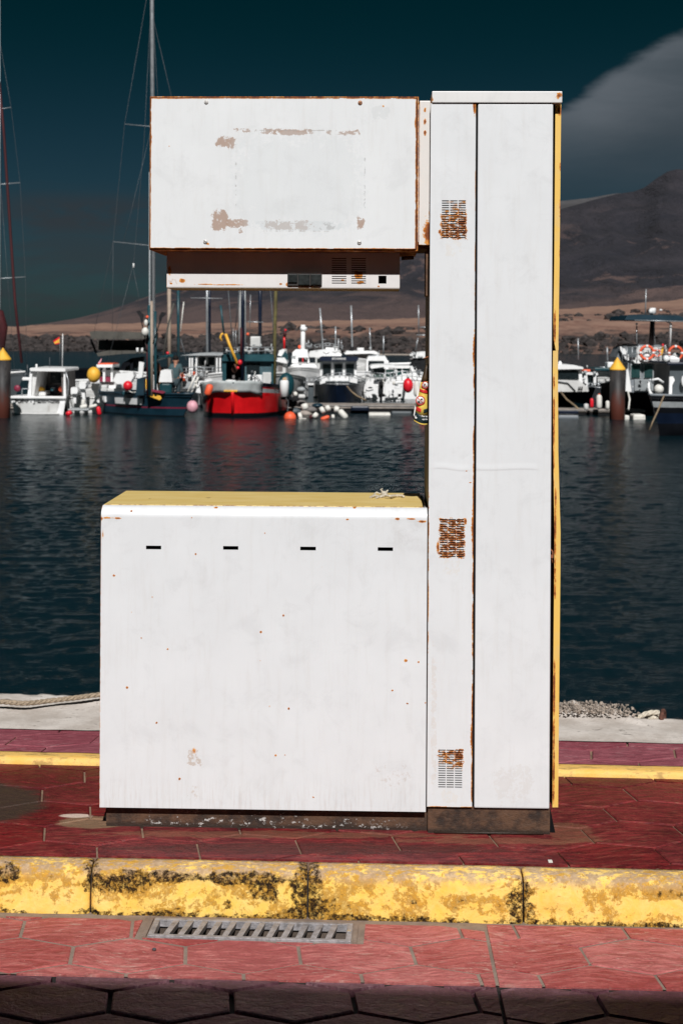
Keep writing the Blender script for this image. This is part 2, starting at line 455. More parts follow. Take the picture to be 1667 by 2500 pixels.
# yellow kerb paints
def kerb_paint(name, worn=1.0):
    m, b, p = new_mat(name); P = b.pos(); x, y, z = b.sep(P)
    n1 = b.noise(b.scale(P, (0.8, 1, 1.3)), 5.5, 9, 0.68, 0.6); n2 = b.noise(b.offs(P, (4, 2, 1)), 16, 9, 0.72, 0.5); n3 = b.noise(P, 70, 6, 0.7)
    yel = b.mixc(b.step(n2, 0.3, 0.7), (0.95, 0.58, 0.10), (0.97, 0.70, 0.24))
    ochre = b.mixc(b.step(n3, 0.35, 0.65), (0.26, 0.105, 0.016), (0.68, 0.36, 0.05))
    concr = b.mixc(b.step(n3, 0.35, 0.65), (0.36, 0.24, 0.15), (0.55, 0.40, 0.27))
    black = b.mixc(b.step(n3, 0.4, 0.65), (0.006, 0.004, 0.004), (0.055, 0.028, 0.010))
    n4 = b.noise(P, 38, 8, 0.75, 0.4)
    fld = b.add(b.add(b.mul(n1, 0.48), b.mul(n2, 0.27)), b.mul(n4, 0.25))
    # more wear on the left and beside the joints between stones
    lft = b.step(x, 0.75, -0.35, 0.0, 0.075)
    top = b.step(z, -0.045, -0.004)
    jn = b.mx(*[b.step(b.m('ABSOLUTE', b.sub(x, q)), 0.06, 0.0) for q in (-0.716, -0.088, 0.528)])
    foot = b.step(z, -0.108, -0.13)
    band = b.mul(b.mul(b.step(b.m('ABSOLUTE', b.sub(z, -0.030)), 0.022, 0.0), b.step(b.m('ABSOLUTE', b.sub(x, -0.38)), 0.34, 0.12)), 0.10)
    f_bl = b.add(b.add(b.add(fld, b.mul(jn, 0.105)), b.mul(lft, 0.35)), b.add(b.mul(foot, 0.10), band))
    f_bl = b.sub(f_bl, b.mul(top, 0.05))
    for (bx_, bz_, rx_, rz_) in ((-0.207, -0.065, 0.060, 0.036), (-0.63, -0.050, 0.085, 0.030), (-0.31, -0.092, 0.04, 0.026), (-0.50, -0.018, 0.20, 0.016), (-0.24, -0.020, 0.14, 0.018), (-0.965, -0.025, 0.06, 0.026), (-0.115, -0.06, 0.035, 0.07), (-0.07, -0.04, 0.03, 0.05), (0.50, -0.07, 0.03, 0.05)):
        q1 = b.m('DIVIDE', b.sub(x, bx_), rx_); q2 = b.m('DIVIDE', b.sub(z, bz_), rz_)
        f_bl = b.add(f_bl, b.mul(b.step(b.m('SQRT', b.add(b.mul(q1, q1), b.mul(q2, q2))), 1.25, 0.3), 0.085))
    blk = b.mul(b.step(f_bl, 0.572, 0.612), b.step(b.noise(P, 60, 8, 0.8), 0.42, 0.56, 0.05, 1.0))
    och = b.step(b.add(b.add(fld, b.mul(lft, 0.35)), b.mul(b.sub(b.noise(P, 95, 4, 0.7), 0.5), 0.12)), 0.500, 0.535)
    pit = b.step(n2, 0.635, 0.665)
    c = b.mixc(b.mul(och, b.step(n3, 0.32, 0.55, 0.25, 0.95)), yel, ochre)
    c = b.mixc(b.mul(b.step(b.noise(b.scale(P, (1, 2.5, 1)), 24, 9, 0.75), 0.44, 0.53), b.mul(top, 0.9)), c, concr)
    c = b.mixc(b.mul(pit, 0.8), c, ochre)
    c = b.mixc(blk, c, black)
    b.put(p.inputs['Base Color'], c); p.inputs['Roughness'].default_value = 0.75; p.inputs['Specular IOR Level'].default_value = 0.15
    h = b.add(b.mul(blk, -0.7), b.add(b.mul(n3, 0.35), b.mul(n2, 0.8)))
    b.put(p.inputs['Normal'], b.bump(h, 0.55, 0.010))
    return m
M_kerb = kerb_paint('yellow_kerb_paint')

kerb = strip('kerb', 4.105, 4.158, YAW_K, -0.5, -0.03, M_grout_dark); kerb.location = (0, 0.0, 0); tag(kerb, kind='structure')
def kerb_stone(x0, x1, rngk):
    prof = [(0.012, ROAD_Z - 0.03), (0.012, ROAD_Z + 0.0), (0.013, ROAD_Z + 0.02), (0.0155, ROAD_Z + 0.045), (0.018, ROAD_Z + 0.07), (0.021, -0.038), (0.024, -0.025), (0.030, -0.013), (0.040, -0.005), (0.052, -0.001), (0.066, 0.001), (0.082, 0.001), (0.098, 0.0), (0.098, -0.03)]
    # local depth measured from mid-depth 4.062 towards the quay
    mb = MB(); mb.smooth = True; nx = max(8, int((x1 - x0) / 0.007)); cols = []
    for i in range(nx + 1):
        t = i / nx; x = x0 + (x1 - x0) * t
        dend = min(x - x0, x1 - x)
        chip = max(0, 1 - dend / 0.016) ** 2 * 0.008
        row = []
        for (d, z) in prof:
            p = Vector((x * 9, d * 40, z * 22))
            nn = noise.fractal(p, 1.0, 2.0, 4) * 0.0034 + noise.noise(Vector((x * 40, d * 120, z * 90))) * 0.0011
            big = max(0, noise.noise(Vector((x * 6 + 9, z * 14, 3))) - 0.42) * 0.03
            k = (z - ROAD_Z) / 0.13
            dd = d + (nn + chip + big) * (1 if 0.05 < d + 1 else 1) * (1 if z < -0.01 else 0.3)
            zz = z - (chip * 0.8 + abs(nn) * 0.6) * (1 if z > -0.03 else 0) - (big * 0.6 if z > -0.03 else 0)
            row.append((x, 4.062 + dd - YAW_K * x, zz))
        cols.append(row)
    for row in cols: mb.v += row
    n = len(prof)
    for i in range(nx):
        for k in range(n - 1): mb.face([i * n + k, (i + 1) * n + k, (i + 1) * n + k + 1, i * n + k + 1])
    mb.smooth = False
    mb.face([k for k in range(n)]); mb.face([nx * n + k for k in range(n)][::-1])
    return mb.build('kerb_stone', M_kerb, kerb)
js = [-0.716 + 0.622 * k for k in range(-3, 6)]; js[3] = -0.716; js[4] = -0.088; js[5] = 0.528
for a, b_ in zip(js[:-1], js[1:]): kerb_stone(a + 0.0025, b_ - 0.0025, rng)

# thin yellow edging at the back of the platform
mk, bk, pk = new_mat('yellow_edging_paint'); P_ = bk.pos()
nk = bk.noise(bk.scale(P_, (1, 3, 1)), 11, 8, 0.7); nk3 = bk.noise(P_, 60, 5, 0.7)
ck = bk.mixc(bk.step(nk, 0.3, 0.65), (0.88, 0.50, 0.10), (0.90, 0.60, 0.20))
ck = bk.mixc(bk.mul(bk.step(nk, 0.50, 0.62), 0.7), ck, (0.35, 0.20, 0.05))
ck = bk.mixc(bk.mul(bk.step(nk3, 0.6, 0.7), 0.5), ck, (0.05, 0.03, 0.02))
bk.put(pk.inputs['Base Color'], ck); pk.inputs['Roughness'].default_value = 0.7; bk.put(pk.inputs['Normal'], bk.bump(nk3, 0.5, 0.006))
edging = strip('edging', 5.05, 5.11, YAW_P, -0.2, 0.0, M_grout_dark); tag(edging, kind='structure')
xe = -2.6
while xe < 2.6:
    Lx = 0.98; mb = MB(); mb.smooth = True; n = 60; prof = [(5.034, -0.01), (5.034, 0.008), (5.040, 0.0185), (5.060, 0.021), (5.10, 0.021), (5.118, 0.019), (5.118, -0.01)]
    for i in range(n + 1):
        x = xe + (Lx - 0.006) * i / n
        for (d, z) in prof:
            nn = noise.fractal(Vector((x * 12, d * 30, z * 20)), 1, 2, 4) * 0.004
            mb.v.append((x, d + nn * (1 if d < 5.05 else 0.0) - YAW_P * x, z + nn * 0.4 * (z > 0.01)))
    k_ = len(prof)
    for i in range(n):
        for k in range(k_ - 1): mb.face([i * k_ + k, (i + 1) * k_ + k, (i + 1) * k_ + k + 1, i * k_ + k + 1])
    mb.face(list(range(k_))); mb.face([n * k_ + k for k in range(k_)])
    mb.build('edging_stone', mk, edging); xe += Lx

# concrete quay rim, lumpy along its water edge
mb = MB(); mb.smooth = True; nx, ny = 420, 34; x0, x1 = -2.8, 2.8
for j in range(ny + 1):
    for i in range(nx + 1):
        x = x0 + (x1 - x0) * i / nx; t = j / ny
        edge = 5.905 + 0.02 * noise.noise(Vector((x * 2.5, 0, 1))) + 0.014 * noise.noise(Vector((x * 11, 3, 1)))
        sx_ = min(1, max(0, (x - 1.06) / 0.14)); edge -= 0.165 * sx_ * sx_ * (3 - 2 * sx_)
        y = 5.405 + (edge - 5.405) * min(1, t / 0.9)
        z = 0.020 + 0.004 * noise.fractal(Vector((x * 3, y * 5, 0)), 1, 2, 3)
        if t > 0.55: z += 0.018 * (1 - 0.8 * sx_) * (t - 0.55) / 0.35 * (0.6 + noise.fractal(Vector((x * 7, y * 9, 5)), 1, 2, 5) * 0.9)
        if t > 0.9: z -= (t - 0.9) / 0.1 * 0.30; y += 0.012 * (t - 0.9) / 0.1
        # rubble patch on the right
        g = max(0, 1 - ((x - 0.88) / 0.36) ** 4) * max(0, 1 - ((t - 0.78) / 0.16) ** 2) if t < 0.92 else 0
        z += g * (0.014 + 0.012 * noise.fractal(Vector((x * 42, y * 42, 2)), 1, 2, 4))
        mb.v.append((x, y - YAW_P * x, z))
for j in range(ny):
    for i in range(nx): a = j * (nx + 1) + i; mb.face([a, a + 1, a + nx + 2, a + nx + 1])
quay = mb.build('quay', M_quay, None); tag(quay, kind='structure')
qw = strip('quay_wall', 5.42, 5.70, YAW_P, -2.4, 0.0, M_quay); tag(qw, 'pale concrete face of the quay dropping to the dark water', 'quay wall', kind='structure')

# rubble stones
mb = MB(); rr = random.Random(5)
for k in range(1500):
    x = rr.uniform(0.60, 1.20); y = 5.80 + rr.uniform(-0.10, 0.06) - YAW_P * x
    fall = max(0.0, 1 - abs((x - 0.88) / 0.33) ** 3)
    if rr.random() > fall: continue
    s_ = rr.uniform(0.0015, 0.006); bm = bmesh.new(); bmesh.ops.create_icosphere(bm, subdivisions=1, radius=s_)
    for v in bm.verts: v.co *= rr.uniform(0.7, 1.25)
    mb.addbm(bm, Matrix.Translation((x, y, 0.036 + fall * 0.014 + rr.uniform(-0.006, 0.008))))
M_rub = simple('mortar_rubble', (0.29, 0.24, 0.20), 0.95, var=0.75, sc=45)
tag(mb.build('rubble', M_rub), 'grey mortar rubble and pebbles heaped on the quay rim right of the pump', 'rubble', kind='stuff')

# road: sheet with the drain opening, near slab, apron
DR_C = Vector((-0.2435, 3.992, ROAD_Z)); DR_YAW = -R(3.2); DR_W, DR_D = 0.565, 0.122
def drl(u, v, z=0.0):
    c_, s_ = math.cos(DR_YAW), math.sin(DR_YAW)
    return (DR_C.x + u * c_ - v * s_, DR_C.y + u * s_ + v * c_)
SPL = 3.672        # mid-depth of the joint between the two road slabs
road = empty('road'); tag(road, kind='structure')
def road_sheet():
    mb = MB(); S = YAW_K
    outer = [(-XW, 4.09 + S * XW), (XW, 4.09 - S * XW), (XW, SPL + 0.012 - S * XW), (-XW, SPL + 0.012 + S * XW)]
    iw, idp = DR_W / 2 - 0.004, DR_D / 2 - 0.004
    inner = [drl(-iw, idp), drl(iw, idp), drl(iw, -idp), drl(-iw, -idp)]
    z = ROAD_Z - 0.0035
    i = len(mb.v)
    mb.v += [(x, y, z) for x, y in outer] + [(x, y, z) for x, y in inner]
    for k in range(4): k2 = (k + 1) % 4; mb.face([i + k, i + k2, i + 4 + k2, i + 4 + k])
    o = mb.build('road_bed', M_apron, road)
    # pit walls and floor, coloured dark to stand in for the shade inside
    pit = MB(); zb = ROAD_Z - 0.16
    i = len(pit.v)
    pit.v += [(x, y, z) for x, y in inner] + [(x, y, zb) for x, y in inner]
    for k in range(4): k2 = (k + 1) % 4; pit.face([i + k, i + k2, i + 4 + k2, i + 4 + k])
    pit.face([i + 4, i + 5, i + 6, i + 7])
    pit.build('drain_pit', cement_mat('pit_cement', (0.07, 0.05, 0.04), (0.12, 0.09, 0.07), 12), road)
    mb = MB(); mb.v = [(-XW, SPL + S * XW, ROAD_Z - 0.02), (XW, SPL - S * XW, ROAD_Z - 0.02), (XW, -14, ROAD_Z - 0.02), (-XW, -14, ROAD_Z - 0.02)]
    mb.face([0, 1, 2, 3]); mb.build('slab_bed', M_grout_dark, road)
    # side wall of the gap
    mb = MB(); mb.prism([(-XW, SPL + 0.0115 + S * XW), (XW, SPL + 0.0115 - S * XW), (XW, SPL + 0.02 - S * XW), (-XW, SPL + 0.02 + S * XW)], ROAD_Z - 0.2, ROAD_Z - 0.008)
    mb.build('slab_edge', M_grout_dark, road)
road_sheet()
q = 1.67 / 1.69
e1, e2, e3 = (0.160 * q, -0.058 * q), (0.150 * q, 0.061 * q), (0.011 * q, -0.110 * q)
# expansion joint across the road
exj = gp(1184, 2262, ROAD_Z); exk = gp(1234, 2500, ROAD_Z)
ed = (exk - exj).normalized(); en = (-ed.y, ed.x)          # normal pointing right (ed points to camera)
if en[0] < 0: en = (-en[0], -en[1])
cj = en[0] * exj.x + en[1] * exj.y
LEFT = (en[0], en[1], cj - 0.005); RIGHT = (-en[0], -en[1], -(cj + 0.005))
apr = line_below(4.040, YAW_K); near = line_above(SPL + 0.013, YAW_K)
# drain clear zone
ax_u = (math.cos(DR_YAW), math.sin(DR_YAW)); ax_v = (-math.sin(DR_YAW), math.cos(DR_YAW))
def dh(ax, sgn, d):   # keep sgn*(p.ax) <= sgn*(C.ax)+d
    return (sgn * ax[0], sgn * ax[1], sgn * (ax[0] * DR_C.x + ax[1] * DR_C.y) + d)
zoneA = dh(ax_v, 1, -(DR_D / 2 + 0.008)); notA = dh(ax_v, -1, (DR_D / 2 + 0.008))
Lz = dh(ax_u, 1, -(DR_W / 2 + 0.035)); Rz = dh(ax_u, -1, -(DR_W / 2 + 0.035))
cut_r = (0.30, 1.0, 4.115)
regs_l = [[LEFT, near, zoneA, cut_r], [LEFT, near, notA, Lz, apr], [LEFT, near, notA, Rz, apr, cut_r]]
o0 = gp(454, 2309, ROAD_Z)
lay_tiles(road, M_tile_r, (o0.x, o0.y), e1, e2, e3, regs_l, ROAD_Z, ROAD_Z - 0.02, 0.010, rng, (-2.7, 1.2), (3.2, 4.6))
regs_r = [[RIGHT, near, line_below(4.055, YAW_K)]]
o1 = gp(1414, 2312, ROAD_Z)
lay_tiles(road, M_tile_r, (o1.x, o1.y), e1, e2, e3, regs_r, ROAD_Z, ROAD_Z - 0.02, 0.009, rng, (-0.2, 2.7), (3.2, 4.6))
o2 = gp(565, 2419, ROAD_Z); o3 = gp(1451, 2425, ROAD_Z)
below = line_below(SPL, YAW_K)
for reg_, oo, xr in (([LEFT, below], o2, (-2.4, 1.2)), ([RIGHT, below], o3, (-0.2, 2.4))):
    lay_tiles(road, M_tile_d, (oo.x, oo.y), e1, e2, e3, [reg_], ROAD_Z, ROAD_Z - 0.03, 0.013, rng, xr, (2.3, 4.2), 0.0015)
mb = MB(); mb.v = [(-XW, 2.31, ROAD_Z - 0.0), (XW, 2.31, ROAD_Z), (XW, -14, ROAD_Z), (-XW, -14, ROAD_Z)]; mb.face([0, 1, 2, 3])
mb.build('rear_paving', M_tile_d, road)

# drain grate
M_iron = simple('galvanised_grate', (0.36, 0.34, 0.35), 0.55, 0.35, var=0.25, sc=30, bump=0.3, grime=((0.10, 0.08, 0.07), 0.5))
g = empty('drain_grate', DR_C, DR_YAW, 'grey slotted iron drain grate lying at the foot of the yellow kerb', 'drain grate')
mb = MB(); hw, hd = DR_W / 2, DR_D / 2
for a in ((-hw, hw, -hd, -hd + 0.013), (-hw, hw, hd - 0.013, hd)): mb.box(a[0], a[1], a[2], a[3], -0.018, 0.004, 0.002)
for a in ((-hw, -hw + 0.016), (hw - 0.016, hw)): mb.box(a[0], a[1], -hd + 0.0131, hd - 0.0131, -0.018, 0.0035, 0.002)
mb.build('frame', M_iron, g)
nb = 12; inner_w = DR_W - 0.032; pitch = inner_w / 13
for k in range(nb):
    cxk = -hw + 0.016 + pitch * (k + 1)
    mb = MB(); wq = 0.0085
    sk = 0.007
    i0 = 0; mb.v = []
    for (yy, off) in ((-hd + 0.0135, -sk), (hd - 0.0135, sk)):
        mb.v += [(cxk - wq + off, yy, 0.003), (cxk + wq + off, yy, 0.003), (cxk + wq * 0.5 + off, yy, -0.017), (cxk - wq * 0.5 + off, yy, -0.017)]
    for f_ in ((0, 1, 2, 3), (4, 5, 6, 7), (0, 1, 5, 4), (1, 2, 6, 5), (2, 3, 7, 6), (3, 0, 4, 7)): mb.face(list(f_))
    mb.build('bar', M_iron, g)
mb = MB()
mb.box(hw + 0.004, hw + 0.016, -hd, hd, -0.01, 0.003, 0.002); mb.build('seating_rim', M_apron, g)
mb = MB(); mb.box(-hw - 0.016, -hw - 0.004, -hd, hd, -0.01, 0.003, 0.002); mb.build('seating_rim', M_apron, g)
mb = MB(); mb.box(hw - 0.013, hw - 0.004, -0.006, 0.006, 0.0036, 0.0075, 0.002); mb.build('latch', simple('bright_steel', (0.6, 0.6, 0.6), 0.3, 0.8), g)
M_litter = simple('litter_paper', (0.7, 0.68, 0.62), 0.8)
pb = gp(377, 2321, ROAD_Z); mb = MB(); mb.ball((pb.x, pb.y, ROAD_Z + 0.004), 0.006, 0.005, 0.004, 8)
tag(mb.build('pebble', simple('pebble_stone', (0.06, 0.06, 0.07), 0.7)), 'small dark pebble lying on a pink tile below the drain grate', 'pebble')
pb = gp(1342, 2103, 0.0); mb = MB(); mb.box(pb.x - 0.006, pb.x + 0.006, pb.y - 0.012, pb.y + 0.006, 0.0005, 0.003)
o = mb.build('paper_scrap', M_litter); tag(o, 'tiny white paper scrap on red tiles just behind the kerb', 'paper scrap')

# unseen building added behind the viewer to shade the nearest tiles
HB = 4.2; yb = SPL - 0.005 - (HB - ROAD_Z) / math.tan(SUN_EL) / math.cos(SUN_AZ) * 1.0
bl = empty('shadow_caster_building', (0, yb, ROAD_Z), -R(2.35), 'unseen pale building added to cast a shadow over the nearest paving', 'building')
M_render = simple('pale_render', (0.55, 0.50, 0.45), 0.9, var=0.08, sc=1.5, bump=0.2)
mb = MB(); mb.box(-9, 9, -4, -0.02, 0, HB - ROAD_Z - 0.25); mb.build('wall', M_render, bl)
mb = MB(); mb.box(-9.1, 9.1, -4.1, 0.0, HB - ROAD_Z - 0.25, HB - ROAD_Z); mb.build('roof', M_render, bl)
for xx in (-5.5, -2.5, 2.5, 5.5):
    mb = MB(); mb.box(xx - 0.6, xx + 0.6, -0.019, 0.01, 1.1, 2.4); wn = mb.build('window', simple('window_frame_white', (0.6, 0.6, 0.6), 0.5), bl)
    mb = MB(); mb.box(xx - 0.52, xx + 0.52, 0.0105, 0.013, 1.18, 2.32); mb.build('pane', simple('dark_glass', (0.02, 0.025, 0.03), 0.08), wn)
mb = MB(); mb.box(-0.5, 0.5, -0.019, 0.02, 0, 2.1); mb.build('door', simple('door_green', (0.05, 0.12, 0.1), 0.5), bl)
# ------------------------------------------------------------------ the fuel pump
PY = R(1.5)
PO = Vector((-0.7441, 4.4266, 0.0))
UA = Vector((math.cos(PY), -math.sin(PY), 0)); VA = Vector((math.sin(PY), math.cos(PY), 0))
CAM = Vector((0, 0, CH))
def pf_(px, py, v=0.0):
    """pump coordinates (u, w) of the pixel on the plane at pump depth v"""
    dx, dy = px - CX, py - CY
    b = -dy + ROLL * dx; a = dx - ROLL * b
    d = Vector((a / F, 1, b / F)); t = (v + (PO - CAM).dot(VA)) / d.dot(VA)
    p = CAM + d * t - PO
    return p.dot(UA), p.z
def pu(px, py=1200, v=0.0): return pf_(px, py, v)[0]
def pw(px, py, v=0.0): return pf_(px, py, v)[1]
pump = empty('fuel_pump', PO, -PY, 'white rusting fuel dispenser with C-shaped body and yellow trim on the red tiled quay', 'fuel pump')

RUST = [(0.0, (0.80, 0.42, 0.10)), (0.25, (0.62, 0.22, 0.03)), (0.55, (0.24, 0.06, 0.012)), (1.0, (0.045, 0.018, 0.012))]
def paint(name, base=(0.785, 0.80, 0.82), edges=(), blobs=(), seams=(), spots=0.0, extra=None, dirt=0.0, rough=0.38, creases=(), vent=()):
    """edges: (u0,u1,w0,w1,width,amount); blobs: (u,w,ru,rw,amount); seams: (u,w0,w1,width,amount) vertical"""
    m, b, p = new_mat(name); O = b.obj(); x, y, z = b.sep(O)
    n = b.noise(O, 26, 8, 0.72); nf = b.noise(O, 120, 5, 0.7); nb_ = b.noise(O, 5, 5, 0.6)
    cl = b.mixc(b.step(nb_, 0.3, 0.7), tuple(v * 0.955 for v in base), base)
    sm = b.noise(b.scale(O, (7, 1, 0.8)), 6, 6, 0.65)
    cl = b.mixc(b.mul(b.step(sm, 0.48, 0.70), 0.16), cl, (0.60, 0.57, 0.54))
    cl = b.mixc(b.mul(b.step(b.noise(O, 9, 8, 0.72, 0.5), 0.50, 0.68), 0.17), cl, (0.50, 0.50, 0.51))
    # faint vertical scuffs
    if dirt:
        scz = b.mul(b.mul(b.step(z, 0.15, 0.42), b.step(z, 0.72, 0.5)), b.mul(b.step(x, 0.30, 0.45), b.step(x, 0.85, 0.7)))
        scv = b.step(b.noise(b.scale(b.offs(O, b.scale(b.noise(O, 3, 2), (0.08, 0, 0))), (60, 1, 2.2)), 2.2, 6, 0.75), 0.60, 0.74)
        cl = b.mixc(b.mul(b.mul(scv, scz), 0.28), cl, (0.42, 0.42, 0.43))
        bot = b.step(z, 0.22, 0.085)
        stv = b.step(b.noise(b.scale(O, (40, 1, 3)), 2.6, 7, 0.75), 0.46, 0.66)
        cl = b.mixc(b.mul(b.mul(stv, bot), 0.22 * dirt), cl, (0.45, 0.34, 0.28))
        smg = b.mul(b.step(b.m('ABSOLUTE', b.sub(z, 0.93)), 0.09, 0.0), b.step(x, 0.78, 0.98))
        cl = b.mixc(b.mul(b.mul(smg, b.step(b.noise(O, 9, 7, 0.7), 0.40, 0.62)), 0.42), cl, (0.38, 0.36, 0.36))
    f = None
    def mxf(a): 
        nonlocal f
        f = a if f is None else b.mx(f, a)
    for (u0, u1, w0, w1, wd, amt) in edges:
        d = b.mn(b.mn(b.sub(x, u0), b.sub(u1, x)), b.mn(b.sub(z, w0), b.sub(w1, z)))
        e = b.step(d, wd, 0.0)
        mxf(b.mul(b.mul(e, amt), b.step(n, 0.36, 0.62, 0.25, 1.25)))
    for (u0, w0_, w1_, wd, amt) in seams:
        d = b.m('ABSOLUTE', b.sub(x, u0)); e = b.step(d, wd, 0.0)
        rng_ = b.mul(b.step(z, w0_, w0_ + 0.04), b.step(z, w1_, w1_ - 0.04))
        mxf(b.mul(b.mul(b.mul(e, amt), rng_), b.step(b.noise(b.scale(O, (1, 1, 0.45)), 30, 7, 0.7), 0.40, 0.60, 0.15, 1.3)))
    for (u0, w0_, ru, rw, amt) in blobs:
        dx = b.m('DIVIDE', b.sub(x, u0), ru); dz = b.m('DIVIDE', b.sub(z, w0_), rw)
        r2 = b.m('SQRT', b.add(b.mul(dx, dx), b.mul(dz, dz)))
        mxf(b.mul(b.step(b.add(r2, b.mul(b.sub(b.add(b.mul(n, 0.6), b.mul(nf, 0.4)), 0.5), 3.6)), 1.1, 0.0), amt))
    if spots:
        vp = b.offs(O, b.scale(b.noise(O, 14, 3), (0.03, 0, 0.03)))
        v1 = b.step(b.voro(b.scale(vp, (1, 0, 1)), 26), 0.125, 0.03)
        k1 = b.step(b.noise(O, 19, 2), 0.50, 0.60); lf = b.step(x, 0.5, 0.0, 0.85, 1.2)
        v2 = b.step(b.voro(b.scale(vp, (1, 0, 1)), 11.3), 0.055, 0.015)
        mxf(b.mul(b.mx(b.mul(b.mul(b.mul(v1, k1), lf), b.step(b.noise(O, 33, 1), 0.42, 0.62)), b.mul(v2, b.step(b.noise(O, 8, 2), 0.5, 0.6))), spots))
    for (u0, u1, w0_, w1_, amt) in vent:       # rusty louvre block
        ins = b.mn(b.mn(b.sub(x, u0), b.sub(u1, x)), b.mn(b.sub(z, w0_), b.sub(w1_, z)))
        ins = b.step(b.add(ins, b.mul(b.sub(b.noise(O, 55, 5, 0.7), 0.5), 0.028)), -0.005, 0.003)
        hv = b.step(b.noise(b.scale(O, (0.7, 1, 1.7)), 62, 6, 0.75), 0.42, 0.60, 0.0, 1.3)
        gradz = b.mul(hv, amt(b, x, z) if callable(amt) else amt)
        mxf(b.mul(ins, gradz))
    for (u0, w0_, ru, rw, colr, amt, cut) in (extra or ()):   # peeled sticker residue, tan marks
        dx = b.m('ABSOLUTE', b.m('DIVIDE', b.sub(x, u0), ru)); dz = b.m('ABSOLUTE', b.m('DIVIDE', b.sub(z, w0_), rw))
        bx = b.mul(b.step(dx, 1.15, 0.45), b.step(dz, 1.3, 0.3))
        gn = b.add(b.mul(n, 0.55), b.mul(b.noise(b.offs(O, (3, 0, 1)), 75, 7, 0.75), 0.45))
        cl = b.mixc(b.mul(b.mul(b.step(bx, 0.0, 0.2), b.step(b.sub(gn, b.mul(b.sub(1.0, bx), 0.16)), cut - 0.03, cut)), amt), cl, colr)
    if f is not None:
        f = b.m('MULTIPLY', f, 1.0, clamp=True)
        halo = b.step(f, 0.10, 0.34)
        rc = b.ramp(b.add(b.mul(f, 0.62), b.mul(b.sub(nf, 0.48), 1.5)), RUST)
        cl = b.mixc(halo, cl, rc)
        b.put(p.inputs['Roughness'], b.mixc(halo, (rough,) * 3, (0.85,) * 3))
        hgt = b.add(b.mul(halo, b.mul(nf, 1.0)), b.mul(nb_, 0.15))
    else:
        p.inputs['Roughness'].default_value = rough
        hgt = b.mul(nb_, 0.2)
    nrm = b.bump(b.noise(b.scale(O, (1, 1, 0.6)), 2.6, 3, 0.5), 0.6, 0.014)
    nrm = b.bump(hgt, 0.4, 0.003, nrm)
    for (wc, u0, u1, amp) in creases:
        wob = b.add(wc, b.mul(b.m('SINE', b.m('DIVIDE', b.mul(b.sub(x, u0), 2 * math.pi), (u1 - u0))), amp))
        d = b.sub(z, wob)
        hh = b.mul(b.step(d, -0.004, 0.003), b.step(d, 0.022, 0.003))
        hh = b.mul(hh, b.mul(b.step(x, u0 - 0.0, u0 + 0.03), b.step(x, u1 + 0.0, u1 - 0.03)))
        nrm = b.bump(hh, 0.3, 0.0025, nrm)
    b.put(p.inputs['Normal'], nrm)
    b.put(p.inputs['Base Color'], cl)
    return m

def grid_plate(us, rows, holes, back, mat, name, parent, smooth=False):
    """rows: list of (w, v); holes in (u0,u1,w0,w1). Front skin with hole walls going back by `back`."""
    mb = MB(); nu = len(us); nr = len(rows)
    def is_hole(i, j):
        uc = (us[i] + us[i + 1]) / 2; wc = (rows[j][0] + rows[j + 1][0]) / 2
        return any(h[0] < uc < h[1] and h[2] < wc < h[3] for h in holes)
    mb.smooth = smooth
    for (w_, v_) in rows:
        for u_ in us: mb.v.append((u_, v_, w_))
    nb0 = len(mb.v)
    for (w_, v_) in rows:
        for u_ in us: mb.v.append((u_, v_ + back, w_))
    H = [[is_hole(i, j) for j in range(nr - 1)] for i in range(nu - 1)]
    for j in range(nr - 1):
        for i in range(nu - 1):
            if H[i][j]: continue
            a = j * nu + i
            mb.smooth = smooth
            mb.face([a, a + 1, a + nu + 1, a + nu])
            mb.smooth = False
            for (di, dj, e0, e1_) in ((-1, 0, a, a + nu), (1, 0, a + 1, a + nu + 1), (0, -1, a, a + 1), (0, 1, a + nu, a + nu + 1)):
                ii, jj = i + di, j + dj
                edge = not (0 <= ii < nu - 1 and 0 <= jj < nr - 1)
                if edge or H[ii][jj]: mb.face([e0, e1_, nb0 + e1_, nb0 + e0])
    me = bpy.data.meshes.new(name); me.from_pydata(mb.v, [], mb.f); me.materials.append(mat)
    me.polygons.foreach_set('use_smooth', mb.sm); me.update()
    bm = bmesh.new(); bm.from_mesh(me)
    loose = [v for v in bm.verts if not v.link_faces]; bmesh.ops.delete(bm, geom=loose, context='VERTS')
    bmesh.ops.recalc_face_normals(bm, faces=bm.faces); bm.to_mesh(me); bm.free()
    o = bpy.data.objects.new(name, me); col.objects.link(o); o.parent = parent
    return o
def cuts(lo, hi, holes, ax, extra=()):
    s_ = {lo, hi, *extra}
    for h in holes: s_.add(h[ax * 2]); s_.add(h[ax * 2 + 1])
    return sorted(s_)

M_black = simple('black_void', (0.006, 0.006, 0.007), 0.8, var=0.1)
M_dkmetal = simple('dark_inner_metal', (0.03, 0.026, 0.024), 0.7, var=0.3, sc=14)

